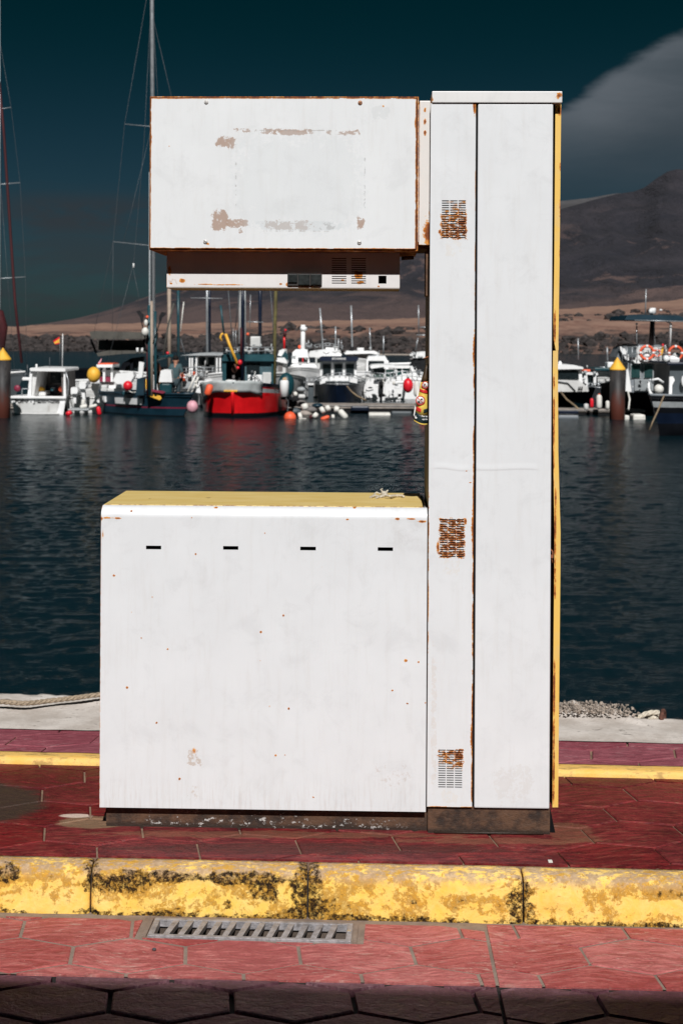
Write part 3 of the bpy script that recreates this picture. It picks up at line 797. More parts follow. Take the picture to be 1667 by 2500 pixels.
# --- cabinet (low left box)
U0, U1 = 0.0, pu(1043); WB = pw(640, 1976.5); WT = pw(640, 1239) + 0.0
D = 0.43
slots = []
for (xa, xb, ya, yb_) in ((357, 394, 1332, 1341.5), (545, 582, 1333, 1342.5), (733, 771, 1334.5, 1344), (922, 959, 1336, 1345.5)):
    u0, w1 = pf_(xa, ya); u1, w0 = pf_(xb, yb_); slots.append((u0, u1, w0, w1))
rad = 0.034
rows = [(w_, 0.0) for w_ in cuts(WB, WT - rad, slots, 1, [WB + 0.004])]
for k in range(1, 19):
    a = math.pi / 2 * k / 18; rows.append((WT - rad + rad * math.sin(a), rad - rad * math.cos(a)))
mcab = paint('cabinet_white_paint', edges=((U0 - 0.001, U1 + 0.2, WB - 0.003, WT + 0.2, 0.0045, 0.35),),
    blobs=tuple((pf_(a, b_)[0], pf_(a, b_)[1], r_, r2_, am) for a, b_, r_, r2_, am in
        ((262, 1264, 0.026, 0.006, 0.5), (288, 1265, 0.012, 0.004, 0.8), (248, 1266, 0.006, 0.008, 0.9), (848, 1268, 0.006, 0.004, 0.9), (970, 1267, 0.008, 0.004, 0.9), (1003, 1267, 0.02, 0.004, 0.8), (1030, 1273, 0.016, 0.005, 0.9),
         (526, 1241, 0.008, 0.003, 0.7), (865, 1242, 0.007, 0.003, 0.7), (692, 1503, 0.006, 0.006, 0.9), (637, 1543, 0.005, 0.005, 0.9), (1038, 1716, 0.005, 0.005, 0.7), (990, 1613, 0.007, 0.006, 0.6), (311, 1679, 0.006, 0.006, 0.8),
         (474, 1833, 0.012, 0.014, 0.35), (673, 1844, 0.005, 0.005, 0.6), (696, 1843, 0.005, 0.004, 0.5), (279, 1405, 0.006, 0.005, 0.8), (478, 1352, 0.004, 0.005, 0.8), (410, 1585, 0.005, 0.005, 0.7), (252, 1305, 0.004, 0.02, 0.4))),
    spots=0.9, dirt=1.0,
    extra=((pf_(474, 1850)[0], pf_(474, 1850)[1], 0.03, 0.045, (0.45, 0.30, 0.19), 0.5, 0.53), (pf_(470, 1935)[0], pf_(470, 1935)[1], 0.03, 0.05, (0.5, 0.36, 0.25), 0.4, 0.55),
           (pf_(965, 1900)[0], pf_(965, 1900)[1], 0.09, 0.08, (0.52, 0.42, 0.36), 0.35, 0.56)))
cb = grid_plate(cuts(U0, U1, slots, 0, [0.05, 0.95]), rows, slots, 0.004, mcab, 'cabinet_front', pump, False)
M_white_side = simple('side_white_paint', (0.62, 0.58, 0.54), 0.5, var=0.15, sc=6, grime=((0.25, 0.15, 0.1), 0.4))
mb = MB()
prof = [(0.004, WB), (0.004, WT - rad)] + [(rad - (rad - 0.004) * math.cos(math.pi / 2 * k / 6), WT - rad + (rad - 0.004) * math.sin(math.pi / 2 * k / 6)) for k in range(1, 7)] + [(D, WT - 0.006), (D, WB)]
mb.prism_x(prof, U0 + 0.0005, U0 + 0.006); mb.prism_x(prof, U1 - 0.006, U1 - 0.0005)
mb.box(U0 + 0.006, U1 - 0.006, D - 0.006, D, WB, WT - 0.006)
mb.build('cabinet_shell', M_white_side, pump)
mb = MB(); mb.box(U0 + 0.02, U1 - 0.02, 0.06, 0.064, WB, WT - 0.06); mb.box(U0 + 0.02, U1 - 0.02, 0.06, D - 0.02, WB + 0.002, WB + 0.006); mb.build('cabinet_dark_backing', M_black, pump)  # black sheets stand in for the unlit inside seen through the slots
# yellow top plate with thin white lip
mtop, b, p = new_mat('yellow_top_paint'); O = b.obj(); n = b.noise(b.scale(O, (1, 3, 1)), 5, 6, 0.6); x, y, z = b.sep(O)
cc = b.mixc(b.step(n, 0.3, 0.7), (0.76, 0.54, 0.17), (0.84, 0.64, 0.26))
eg = b.mx(b.step(y, rad + 0.012, rad + 0.001), b.step(x, U1 - 0.02, U1 - 0.004))
cc = b.mixc(b.mul(eg, b.step(b.noise(O, 50, 6, 0.7), 0.45, 0.6)), cc, (0.35, 0.15, 0.03))
for (dx_, dy_, r_) in ((0.305, 0.24, 0.010), (0.12, 0.2, 0.006), (0.21, 0.06, 0.003)):
    q1 = b.sub(x, dx_); q2 = b.mul(b.sub(y, dy_), 0.6); rr2 = b.m('SQRT', b.add(b.mul(q1, q1), b.mul(q2, q2)))
    cc = b.mixc(b.mul(b.step(b.add(rr2, b.mul(b.sub(b.noise(O, 90, 4), 0.5), 0.03)), r_, r_ * 0.4), 0.8), cc, (0.22, 0.11, 0.04))
b.put(p.inputs['Base Color'], cc); p.inputs['Roughness'].default_value = 0.5
mb = MB(); ur = U1 - 0.012
mb.box(U0 + 0.002, ur, rad + 0.001, D, WT - 0.006, WT + 0.0015, 0.001); mb.build('cabinet_top', mtop, pump)

# --- column
C0, C1, C2, C3 = pu(1046), pu(1157), pu(1161), pu(1344.5)
CB_, CT_ = pw(1100, 1970), pw(1100, 252)
CBB = pw(1250, 1973.5)
vents = []
vent_blocks = []
for (xa, xb, ya, yb_) in ((1077, 1137, 489, 582), (1072.5, 1133, 1267, 1361), (1068.5, 1128.5, 1830, 1924)):
    u0, w1 = pf_(xa, ya); u1, w0 = pf_(xb, yb_); vent_blocks.append((u0, u1, w0, w1))
    pit_ = (w1 - w0) / 16.6; cw = (u1 - u0) / 3
    for r_ in range(17):
        wt_ = w1 - r_ * pit_
        for c_ in range(3): vents.append((u0 + c_ * cw + 0.0016, u0 + (c_ + 1) * cw - 0.0016, wt_ - 0.0034, wt_))
dent = pw(1100, 1146)
def grad_down(b, x, z): 
    v = vent_blocks[0]; return b.mul(b.step(z, v[3] - 0.01, v[2] + 0.02, 0.22, 1.15), b.step(x, v[0], v[1], 0.7, 1.15))
def grad_up(b, x, z):
    v = vent_blocks[2]; return b.mul(b.step(z, v[2] + 0.04, v[3] - 0.01, 0.0, 1.1), b.step(x, v[0] + 0.01, v[1] - 0.01, 0.35, 1.2))
mA = paint('column_panel_paint', edges=((C0 - 0.003, C1 + 0.5, CB_ - 0.001, CT_ + 0.05, 0.005, 0.55),),
    seams=((C1, pw(1157, 860), pw(1157, 250) + 0.1, 0.004, 0.6), (C1, CB_, pw(1157, 900), 0.007, 1.0), (C0, 0.5, 1.1, 0.004, 0.4)),
    blobs=((C1 - 0.006, pw(1150, 262), 0.006, 0.03, 1.0), (C1 - 0.002, pw(1150, 1800), 0.008, 0.05, 1.1), (C1 - 0.002, pw(1150, 1290), 0.008, 0.09, 1.0), (C1 - 0.002, pw(1150, 860), 0.006, 0.08, 0.9), (C1 - 0.012, pw(1140, 1178), 0.006, 0.003, 0.5), (pu(1138), pw(1138, 1150), 0.004, 0.003, 0.5),
           (vent_blocks[0][0] - 0.004, vent_blocks[0][2] + 0.02, 0.006, 0.010, 1.1), (vent_blocks[1][0] - 0.004, vent_blocks[1][2] + 0.03, 0.006, 0.03, 1.0), (vent_blocks[1][1] + 0.003, vent_blocks[1][3] - 0.006, 0.006, 0.012, 1.0)),
    vent=((vent_blocks[0][0], vent_blocks[0][1], vent_blocks[0][2], vent_blocks[0][3], grad_down), (*vent_blocks[1], 0.95), (vent_blocks[2][0], vent_blocks[2][1], vent_blocks[2][2], vent_blocks[2][3], grad_up)),
    creases=((dent, C0, C1, 0.0035),), dirt=0.0,
    extra=tuple(((v[0] + v[1]) / 2, v[2] - 0.03, 0.036, 0.035, (0.74, 0.64, 0.52), 0.22, 0.50) for v in vent_blocks) + ((C0 + 0.02, 0.35, 0.012, 0.30, (0.66, 0.56, 0.48), 0.3, 0.50),))
grid_plate(cuts(C0, C1 - 0.0015, vents, 0), [(w_, 0.0) for w_ in cuts(CB_, CT_, vents, 1)], vents, 0.0025, mA, 'narrow_panel', pump)
mB = paint('wide_panel_paint', edges=((C2 - 0.002, C3 + 0.3, CBB - 0.002, CT_ + 0.2, 0.004, 0.3),), creases=((dent + 0.001, C2 - 0.02, C3 - 0.03, -0.002),), dirt=0.0,
    extra=((C2 + 0.12, 0.16, 0.09, 0.08, (0.62, 0.58, 0.54), 0.25, 0.5),))
mb = MB(); mb.box(C2, C3, 0.0, 0.016, CBB, CT_, 0.004); mb.build('wide_panel', mB, pump)
mcol = simple('column_side_shade_grime', (0.26, 0.22, 0.19), 0.6, var=0.35, sc=5, grime=((0.12, 0.05, 0.02), 0.7))  # side toned dark for its shade, with rusty grime over it
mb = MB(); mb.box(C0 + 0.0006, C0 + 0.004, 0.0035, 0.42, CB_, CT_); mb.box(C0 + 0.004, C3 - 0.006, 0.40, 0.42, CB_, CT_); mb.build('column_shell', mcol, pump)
mb = MB(); mb.box(C0 + 0.006, C1 - 0.004, 0.03, 0.034, CB_, CT_); mb.box(C1 - 0.001, C2 + 0.001, 0.010, 0.03, CB_, CT_); mb.box(C2, C3 - 0.004, 0.017, 0.39, CBB + 0.003, CT_ - 0.001)
mb.box(C3 - 0.004, C3 + 0.006, 0.03, 0.38, CBB + 0.01, CT_ - 0.001); mb.build('column_dark_backing', M_black, pump)  # black blocks stand in for the dark recesses behind the panel gaps
# cap
K0, K1 = pu(1054, 237), pu(1371, 237); KT, KB = pw(1200, 223.5), pw(1200, 251)
mcap = paint('cap_paint', edges=((K0 - 0.001, K1 + 0.001, KB - 0.002, KT + 0.002, 0.003, 0.4),), blobs=((K1 - 0.010, KT - 0.012, 0.012, 0.014, 0.85), (K0 + 0.002, KB + 0.01, 0.004, 0.01, 0.5)), base=(0.80, 0.79, 0.785))
mb = MB(); mb.box(K0, K1, -0.006, 0.43, KB, KT, 0.002); mb.build('top_cap', mcap, pump)

# yellow side door, two pieces bulging away from the column
my = paint('yellow_door_paint', base=(0.88, 0.56, 0.13), blobs=((pu(1365, 270, 0.03), pw(1365, 268, 0.03), 0.010, 0.018, 1.0),), seams=tuple((pu(xx, yy, 0.03) + 0.0015, pw(xx, y1, 0.03), pw(xx, y0, 0.03), 0.005, am) for xx, yy, y0, y1, am in ((1352, 790, 740, 850, 0.9), (1350, 1000, 900, 1200, 0.7), (1353, 1340, 1180, 1480, 0.9), (1350, 1750, 1600, 1971, 1.0), (1365, 500, 380, 640, 0.5))), rough=0.45)
def door(ptsL, ptsR, name):
    mb = MB(); v0, v1 = 0.028, 0.40; n = len(ptsL)
    for (xl, yl), (xr, yr) in zip(ptsL, ptsR):
        ul, wl = pf_(xl, yl, v0); ur_, wr_ = pf_(xr, yr, v0)
        mb.v += [(ul, v0, wl), (ur_, v0 - 0.0, wr_), (ur_, v1, wr_), (ul, v1, wl)]
    for k in range(n - 1):
        for a, b_ in ((0, 1), (1, 2), (2, 3), (3, 0)):
            mb.face([k * 4 + a, k * 4 + b_, (k + 1) * 4 + b_, (k + 1) * 4 + a])
    mb.face([0, 1, 2, 3]); mb.face([(n - 1) * 4 + k for k in range(4)])
    return mb.build(name, my, pump)
door([(1355, 255), (1353.5, 450), (1352, 640), (1350, 780), (1351, 830), (1355.5, 853), (1357, 856)], [(1369, 255), (1367, 450), (1365, 640), (1363, 780), (1362, 830), (1362.5, 850), (1362, 856)], 'upper_door')
door([(1349, 857), (1348.5, 900), (1349.5, 1100), (1351, 1200), (1352.5, 1300), (1352, 1400), (1350, 1600), (1348.5, 1800), (1347.5, 1971)], [(1361.5, 855), (1361, 900), (1362, 1100), (1364.5, 1200), (1367.5, 1300), (1367, 1400), (1365, 1600), (1363, 1800), (1361.5, 1971)], 'lower_door')
mb = MB(); a_, w_ = pf_(1345, 1352, 0.02); mb.tube([(a_ - 0.002, 0.02, w_ + 0.014), (a_ + 0.003, 0.016, w_ + 0.008), (a_ + 0.004, 0.016, w_ - 0.004), (a_ + 0.001, 0.02, w_ - 0.016), (a_ + 0.004, 0.022, w_ - 0.028)], 0.0022, 6)
mb.box(a_ - 0.002, a_ + 0.005, 0.012, 0.026, w_ - 0.012, w_ - 0.003)
mb.build('latch', simple('rusty_latch', (0.32, 0.12, 0.06), 0.7, 0.3), pump)

# --- plinth
mpl, b, p = new_mat('plinth_grime'); O = b.obj(); x, y, z = b.sep(O)
n = b.noise(O, 13, 8, 0.7); nf = b.noise(b.scale(O, (0.6, 1, 1)), 60, 6, 0.75)
cc = b.mixc(b.step(n, 0.35, 0.62), (0.028, 0.018, 0.014), (0.12, 0.062, 0.035))
cc = b.mixc(b.step(z, 0.02, 0.004), cc, (0.03, 0.018, 0.012))
pt = b.mul(b.step(b.add(nf, b.mul(b.step(b.m('ABSOLUTE', b.sub(z, 0.018)), 0.02, 0), 0.05)), 0.60, 0.64), b.mul(b.step(x, 0.08, 0.2), b.step(x, 1.0, 0.8)))
cc = b.mixc(b.mul(pt, 0.85), cc, (0.6, 0.58, 0.56))
b.put(p.inputs['Base Color'], cc); p.inputs['Roughness'].default_value = 0.55; b.put(p.inputs['Normal'], b.bump(b.add(n, nf), 0.5, 0.006))
P0, P1, P2 = pu(260, 2010, 0.03), pu(1043, 2000, 0.03), pu(1341.5, 2000, 0.012)
mb = MB(); mb.box(P0, P1, 0.032, 0.40, -0.012, WB + 0.004, 0.0); mb.build('plinth', mpl, pump)
mb = MB(); mb.box(P1 + 0.0006, P2, 0.012, 0.40, -0.012, CB_ + 0.002, 0.0)
mb.tube([(P1 + 0.02, 0.006, 0.004), (P2 - 0.02, 0.006, 0.005)], 0.004, 5); mb.build('plinth', mpl, pump)
mb = MB(); mb.prism_y([(P2 + 0.0006, 0.0), (P2 + 0.019, 0.0), (P2 + 0.003, 0.075), (P2 + 0.0006, 0.075)], 0.03, 0.38); mb.build('foot_wedge', M_black, pump)  # plain black wedges at both ends of the plinth
mb = MB(); mb.prism_y([(P0 - 0.0006, 0.012), (P0 - 0.005, 0.012), (P0 - 0.003, 0.060), (P0 - 0.0006, 0.060)], 0.04, 0.38); mb.build('foot_wedge', M_black, pump)

# --- head
H0, H1 = pu(365, 420), pu(1016, 420); HT, HB_ = pw(690, 236.5), pw(690, 609.5)
mhead = paint('head_case_paint', edges=((H0 - 0.001, H1 + 0.001, HB_ - 0.001, HT + 0.001, 0.006, 0.9),), base=(0.78, 0.77, 0.76), blobs=((H0, HB_, 0.03, 0.02, 0.9),))
mb = MB(); HD = 0.34
mb.box(H0, H1 + 0.006, 0.006, HD, HB_ - 0.002, HT + 0.002, 0.0015); mb.build('head_case', mhead, pump)
E0, E1, EB, ET = H0 + 0.0035, H1 - 0.001, HB_ + 0.003, HT - 0.0035
tan_ = (0.42, 0.29, 0.225)
def ex(x0, x1, y0, y1, cut, amt=0.9, c_=tan_):
    a0, b1 = pf_(x0, y0); a1, b0 = pf_(x1, y1)
    return ((a0 + a1) / 2, (b0 + b1) / 2, (a1 - a0) / 2, (b1 - b0) / 2, c_, amt, cut)
mfront = paint('head_front_paint', edges=((E0 - 0.001, E1 + 0.001, EB - 0.001, ET + 0.001, 0.0052, 0.85),),
    blobs=((E0 + 0.001, pw(365, 340), 0.004, 0.03, 0.9), (E1 - 0.001, pw(1015, 300), 0.005, 0.03, 0.9), (pu(930), pw(930, 259), 0.007, 0.005, 0.5), (E1, ET, 0.03, 0.004, 0.9), (pu(505), pw(505, 595), 0.008, 0.006, 0.5), (pu(409), pw(409, 357), 0.003, 0.003, 0.5), (pu(900), EB, 0.12, 0.004, 0.8), (pu(420), ET, 0.10, 0.004, 0.8)),
    extra=(ex(520, 583, 328, 366, 0.485), ex(560, 640, 310, 326, 0.53), ex(625, 780, 312, 332, 0.47), ex(770, 900, 314, 334, 0.52), ex(880, 900, 318, 348, 0.60, 0.6, (0.45, 0.45, 0.45)),
           ex(512, 560, 512, 568, 0.44), ex(545, 612, 530, 558, 0.47), ex(580, 596, 540, 592, 0.54), ex(630, 775, 536, 566, 0.47), ex(770, 830, 538, 566, 0.52, 0.8, (0.3, 0.26, 0.24)), ex(868, 892, 524, 566, 0.46),
           ex(563, 569, 350, 400, 0.62, 0.7, (0.3, 0.3, 0.3)), ex(572, 582, 420, 530, 0.63, 0.7, (0.3, 0.28, 0.27)), ex(884, 893, 355, 520, 0.61, 0.7, (0.35, 0.35, 0.35)), ex(608, 612, 430, 560, 0.60, 0.7, (0.3, 0.3, 0.3)), ex(648, 656, 425, 470, 0.65, 0.7, (0.3, 0.3, 0.3)),
           ex(612, 835, 540, 564, 0.38, 0.45, (0.62, 0.66, 0.68)), ex(560, 895, 322, 566, 0.40, 0.22, (0.62, 0.66, 0.68)), ex(560, 895, 316, 321, 0.50, 0.6, (0.40, 0.37, 0.35)), ex(888, 892, 320, 560, 0.52, 0.6, (0.42, 0.42, 0.42)), ex(574, 578, 330, 560, 0.54, 0.6, (0.42, 0.40, 0.38)), ex(556, 896, 562, 567, 0.52, 0.5, (0.42, 0.38, 0.36)), ex(900, 960, 255, 300, 0.47, 0.35, (0.60, 0.62, 0.63))), base=(0.80, 0.815, 0.83), rough=0.42)
mb = MB(); mb.box(E0, E1, 0.0, 0.0055, EB, ET, 0.0015); mb.build('front_plate', mfront, pump)
M_gap = simple('rust_gap', (0.10, 0.035, 0.015), 0.9, var=0.5, sc=40)
mb = MB(); mb.box(H0 + 0.001, H1 + 0.003, 0.0056, 0.0059, HB_ + 0.0005, HT - 0.0005); mb.build('rust_seam', M_gap, pump)
for (xx, yy, ang, rusty) in ((504, 249, 1.5, 0), (879, 251, 0.6, 1), (502, 590, -0.7, 0), (877, 592, 0.1, 0)):
    u_, w_ = pf_(xx, yy)
    mb = MB(); mb.lathe((u_, 0, w_), [(0.0068, -0.0002), (0.0068, -0.002), (0.0055, -0.0034), (0.001, -0.0036)], 16, 'Y')
    sc_ = mb.build('screw', simple('screw_painted' if not rusty else 'screw_rusty', (0.62, 0.60, 0.58) if not rusty else (0.36, 0.16, 0.08), 0.5, 0.2), pump)
    mb = MB(); c_, s_ = math.cos(ang), math.sin(ang); hw_, hl = 0.0007, 0.0052
    mb.prism_y([(u_ - c_ * hl - s_ * hw_, w_ - s_ * hl + c_ * hw_), (u_ + c_ * hl - s_ * hw_, w_ + s_ * hl + c_ * hw_), (u_ + c_ * hl + s_ * hw_, w_ + s_ * hl - c_ * hw_), (u_ - c_ * hl + s_ * hw_, w_ - s_ * hl - c_ * hw_)], -0.0042, -0.003)
    mb.build('screw_slot', M_dkmetal, sc_)
# neck between head and column
N0, N1 = pu(1022.5, 420, 0.03), pu(1053, 420, 0.03); NT_, NB_ = pw(1036, 246, 0.03), pw(1036, 598, 0.03)
mneck = paint('neck_paint', edges=((N0 - 0.001, N1, NB_ - 0.001, NT_ + 0.1, 0.004, 0.8),), blobs=tuple((pu(1037, yy, 0.03), pw(1037, yy, 0.03), 0.005, 0.010, 0.9) for yy in (268, 297, 324)) + ((pu(1045, 570, 0.03), pw(1045, 565, 0.03), 0.016, 0.045, 1.15), (pu(1050, 520, 0.03), pw(1050, 520, 0.03), 0.006, 0.04, 0.8)), base=(0.78, 0.75, 0.72))
mb = MB(); mb.box(N0, C0 + 0.0003, 0.03, 0.30, NB_, NT_, 0.002); mb.build('neck', mneck, pump)
mb = MB(); mb.box(H1 + 0.0065, N0 - 0.0006, 0.04, 0.30, NB_ + 0.01, NT_ - 0.01); mb.build('neck_seam', M_white_side, pump)
mb = MB(); mb.box(pu(975, 620, 0.12) + 0.004, C0, 0.05, 0.28, NB_ - 0.012, NB_ - 0.0005, 0.002); mb.tube([(pu(980, 630, 0.08), 0.10, pw(980, 630, 0.08)), (pu(1010, 628, 0.08), 0.10, pw(1010, 628, 0.08))], 0.006, 8)
mb.box(C0 - 0.010, C0 - 0.0005, 0.06, 0.2, pw(1040, 720), NB_ - 0.013)
mb.build('neck_bracket', simple('brown_rust_bracket', (0.13, 0.07, 0.04), 0.8, var=0.5, sc=30), pump)
# lower display box under the head
VB = 0.085
B0, B1 = pu(407.5, 660, VB), pu(975.5, 660, VB); BBt = pw(690, 705, VB); BTp = HB_ - 0.003
bh = []
def hb(x0, x1, y0, y1):
    a0, b1 = pf_(x0, y0, VB); a1, b0 = pf_(x1, y1, VB); return (a0, a1, b0, b1)
for gx0, gx1 in ((810, 845.5), (857.5, 893)):
    for r_ in range(12): y_ = 630 + r_ * 5.45; bh.append(hb(gx0, gx1, y_, y_ + 2.5))
bh.append(hb(923.5, 943, 673, 692.5))
mlow = paint('display_box_paint', base=(0.80, 0.77, 0.76), edges=((B0 - 0.001, B1 + 0.001, BBt - 0.004, BTp + 0.1, 0.003, 0.5),),
    blobs=tuple((pf_(a, b_, VB)[0], pf_(a, b_, VB)[1], r_, r2_, am) for a, b_, r_, r2_, am in ((446, 684, 0.012, 0.010, 0.7), (418, 692, 0.006, 0.004, 0.9), (685, 693, 0.008, 0.005, 0.8), (560, 695, 0.09, 0.003, 0.45), (500, 694, 0.05, 0.003, 0.5), (876, 670, 0.02, 0.014, 0.75), (880, 690, 0.016, 0.006, 0.6), (924, 699, 0.005, 0.004, 0.7), (703, 694, 0.008, 0.01, 0.8), (745, 700, 0.06, 0.003, 0.7), (415, 660, 0.008, 0.02, 0.5), (835, 684, 0.008, 0.004, 0.6))), dirt=0.0,
    extra=((pf_(430, 690, VB)[0], pf_(430, 690, VB)[1], 0.04, 0.02, (0.5, 0.3, 0.2), 0.5, 0.56),))
rowsb = []
rb = 0.006
for k in range(0, 6):
    a = math.pi / 2 * k / 5; rowsb.append((BBt + rb - rb * math.cos(a), VB + rb - rb * math.sin(a)))
lo = BBt + rb
for w_ in cuts(lo, BTp, bh, 1):
    if w_ > lo + 1e-6: rowsb.append((w_, VB))
grid_plate(cuts(B0, B1, bh, 0), rowsb, bh, 0.003, mlow, 'display_box_front', pump, False)
M_under = simple('underside_olive', (0.34, 0.24, 0.13), 0.6, var=0.3, sc=9, grime=((0.2, 0.08, 0.02), 0.5))  # olive brown for the faces of the box shell
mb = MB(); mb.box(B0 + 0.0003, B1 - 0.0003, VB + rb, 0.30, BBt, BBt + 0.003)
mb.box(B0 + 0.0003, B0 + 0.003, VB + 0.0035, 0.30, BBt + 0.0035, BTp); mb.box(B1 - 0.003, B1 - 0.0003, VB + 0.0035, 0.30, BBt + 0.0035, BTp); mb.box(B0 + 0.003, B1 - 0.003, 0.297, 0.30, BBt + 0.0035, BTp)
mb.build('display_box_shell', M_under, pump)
mb = MB(); mb.box(B0 + 0.004, B1 - 0.004, VB + 0.03, VB + 0.034, BBt + 0.004, BTp); mb.build('display_box_dark_backing', M_black, pump)  # black sheet standing in for the dark behind the openings
# three-key switch block
M_key = simple('switch_black_rubber', (0.022, 0.026, 0.026), 0.45, var=0.4, sc=40)
kx = [(704, 726), (729, 756), (759, 783)]
a0, a1, a2, a3 = hb(702, 786, 668, 699)
mb = MB(); mb.box(a0, a1, VB - 0.006, VB - 0.0005, a2 + 0.001, a3, 0.002); sw = mb.build('switch_block', M_dkmetal, pump)
for (xa, xb) in kx:
    a0, a1, a2, a3 = hb(xa, xb, 670, 696 if xa > 710 else 690); mb = MB(); mb.box(a0, a1, VB - 0.012, VB - 0.0062, a2, a3, 0.002); mb.build('key', M_key, sw)

# rope scrap tied on the cabinet top
def twisted_rope(pts, r, mat, parent=None, name='rope', turns=None, n=6):
    pts = [Vector(p) for p in pts]
    seg = []; Ltot = 0
    for a, b_ in zip(pts[:-1], pts[1:]): Ltot += (b_ - a).length
    step = r * 0.8; N = max(8, int(Ltot / step)); P = []
    d = 0; k = 0; acc = 0; L = [0]
    for a, b_ in zip(pts[:-1], pts[1:]): L.append(L[-1] + (b_ - a).length)
    for i in range(N + 1):
        s_ = Ltot * i / N
        while k < len(pts) - 2 and s_ > L[k + 1]: k += 1
        t = (s_ - L[k]) / max(1e-9, L[k + 1] - L[k])
        p0 = pts[max(0, k - 1)]; p1 = pts[k]; p2 = pts[k + 1]; p3 = pts[min(len(pts) - 1, k + 2)]
        P.append(0.5 * ((2 * p1) + (p2 - p0) * t + (2 * p0 - 5 * p1 + 4 * p2 - p3) * t * t + (3 * p1 - p0 - 3 * p2 + p3) * t ** 3))
    mb = MB(); mb.smooth = True
    for st in range(3):
        out = []
        for i, p in enumerate(P):
            dv = (P[min(i + 1, len(P) - 1)] - P[max(i - 1, 0)]).normalized()
            sx = dv.cross(Vector((0, 0, 1)) if abs(dv.z) < 0.9 else Vector((1, 0, 0))).normalized(); uu = sx.cross(dv)
            an = 2 * math.pi * (Ltot * i / len(P)) / (r * 6.5) + st * 2.0944
            out.append(p + (sx * math.cos(an) + uu * math.sin(an)) * r * 0.5)
        mb.tube(out, r * 0.56, n)
    return mb.build(name, mat, parent)
M_rope = simple('weathered_rope', (0.36, 0.28, 0.20), 0.9, var=0.35, sc=120, bump=0.5)
M_rope_w = simple('pale_rope', (0.62, 0.56, 0.46), 0.9, var=0.3, sc=120, bump=0.5)
def topp(px, py, h=0.0):
    dx, dy = px - CX, py - CY; b = -dy + ROLL * dx; a = dx - ROLL * b
    d = Vector((a / F, 1, b / F)); t = (WT + 0.0015 + h - CH) / d.z
    return CAM + d * t
kn = empty('knotted_cord', topp(938, 1211), 0, 'short frayed cord end knotted on the yellow top of the pump cabinet', 'cord')
Pk = kn.location.copy()
def rel(p): return Vector(p) - Pk
o = twisted_rope([rel(topp(x, y, h)) for x, y, h in ((904, 1214, 0.004), (915, 1210, 0.006), (926, 1213, 0.004), (938, 1211, 0.007), (952, 1211, 0.010), (965, 1210, 0.006), (978, 1210, 0.006), (986, 1213, 0.004))], 0.0042, M_rope_w, kn, 'strand')
mb = MB(); mb.ball((0, 0, 0.009), 0.012, 0.011, 0.008, 10); mb.tube([(-0.005, 0, 0.012), (-0.012, 0.004, 0.022), (-0.006, 0.002, 0.024)], 0.003, 6); mb.tube([(0.004, 0, 0.012), (0.012, -0.002, 0.020)], 0.003, 6); mb.tube([(-0.012, 0, 0.006), (-0.026, 0.004, 0.012), (-0.036, 0.0, 0.004)], 0.003, 6)
mb.build('knot', M_rope_w, kn)
twisted_rope([rel(topp(x, y, h)) for x, y, h in ((918, 1216, 0.003), (938, 1208, 0.006), (955, 1214, 0.003))], 0.0035, M_rope_w, kn, 'strand')

# --- warning leaflet hanging at the column's left side
VS = 0.06
def ss(px, py, v=VS):
    u_, w_ = pf_(px, py, v); return u_, w_
sg = empty('warning_sleeve', PO + UA * pu(1030, 980, VS) + VA * VS, -PY, 'yellow and dark green warning sleeve curling out beside the pump column', 'warning sign')
su, _ = pf_(1030, 980, VS)
M_sy = simple('sleeve_yellow', (0.86, 0.62, 0.12), 0.45, var=0.1, sc=20); M_sg = simple('sleeve_green_black', (0.012, 0.030, 0.036), 0.5); M_sr = simple('sleeve_red', (0.70, 0.035, 0.03), 0.5)
M_sw = simple('sleeve_white', (0.82, 0.80, 0.78), 0.5); M_sb = simple('sleeve_brown', (0.065, 0.035, 0.012), 0.6, var=0.4, sc=30); M_ink = simple('print_black', (0.02, 0.02, 0.02), 0.5)
def edgeL(py):   # left outline of the sleeve per photograph row
    pts = [(888, 1040), (932, 1026.5), (950, 1023.5), (975, 1019), (1003, 1013.5), (1024, 1009.5), (1028, 1010)]
    for (y0, x0), (y1, x1) in zip(pts[:-1], pts[1:]):
        if py <= y1: return x0 + (x1 - x0) * (py - y0) / (y1 - y0)
    return pts[-1][1]
def sleeve_band(y0L, y0R, y1L, y1R, mat, name, parent, lift=0.0, fx0=0.0, fx1=1.0):
    """curved band of the cone between two sloping rows; f runs 0 (left edge) to 1 (behind column)"""
    mb = MB(); mb.smooth = True; nx, ny = 14, 4
    for back in (0, 1):
        for j in range(ny + 1):
            for i in range(nx + 1):
                f_ = fx0 + (fx1 - fx0) * i / nx; t = j / ny
                y = (y0L + (y0R - y0L) * f_) * (1 - t) + (y1L + (y1R - y1L) * f_) * t
                y += 4.0 * math.sin(f_ * math.pi) * (1 if y > 990 else 0.3)
                xl = edgeL(y); xr = 1045.5
                xx = xl + (xr - xl) * f_
                u_, w_ = pf_(xx, y, VS)
                bul = -0.016 * math.sin(math.pi * min(1, f_ * 0.9 + 0.1)) * min(1, max(0, (y - 886) / 60))
                mb.v.append((u_ - su, bul - lift + back * 0.0012, w_))
    nn = (nx + 1) * (ny + 1)
    for j in range(ny):
        for i in range(nx):
            a = j * (nx + 1) + i
            mb.face([a, a + 1, a + nx + 2, a + nx + 1]); mb.face([nn + a, nn + a + nx + 1, nn + a + nx + 2, nn + a + 1])
    for i in range(nx): mb.face([i, i + 1, nn + i + 1, nn + i]); a = ny * (nx + 1) + i; mb.face([a, nn + a, nn + a + 1, a + 1])
    for j in range(ny): a = j * (nx + 1); mb.face([a, nn + a, nn + a + nx + 1, a + nx + 1])
    return mb.build(name, mat, parent)
sleeve_band(890, 888, 932.5, 929, M_sb, 'brown_cone', sg)
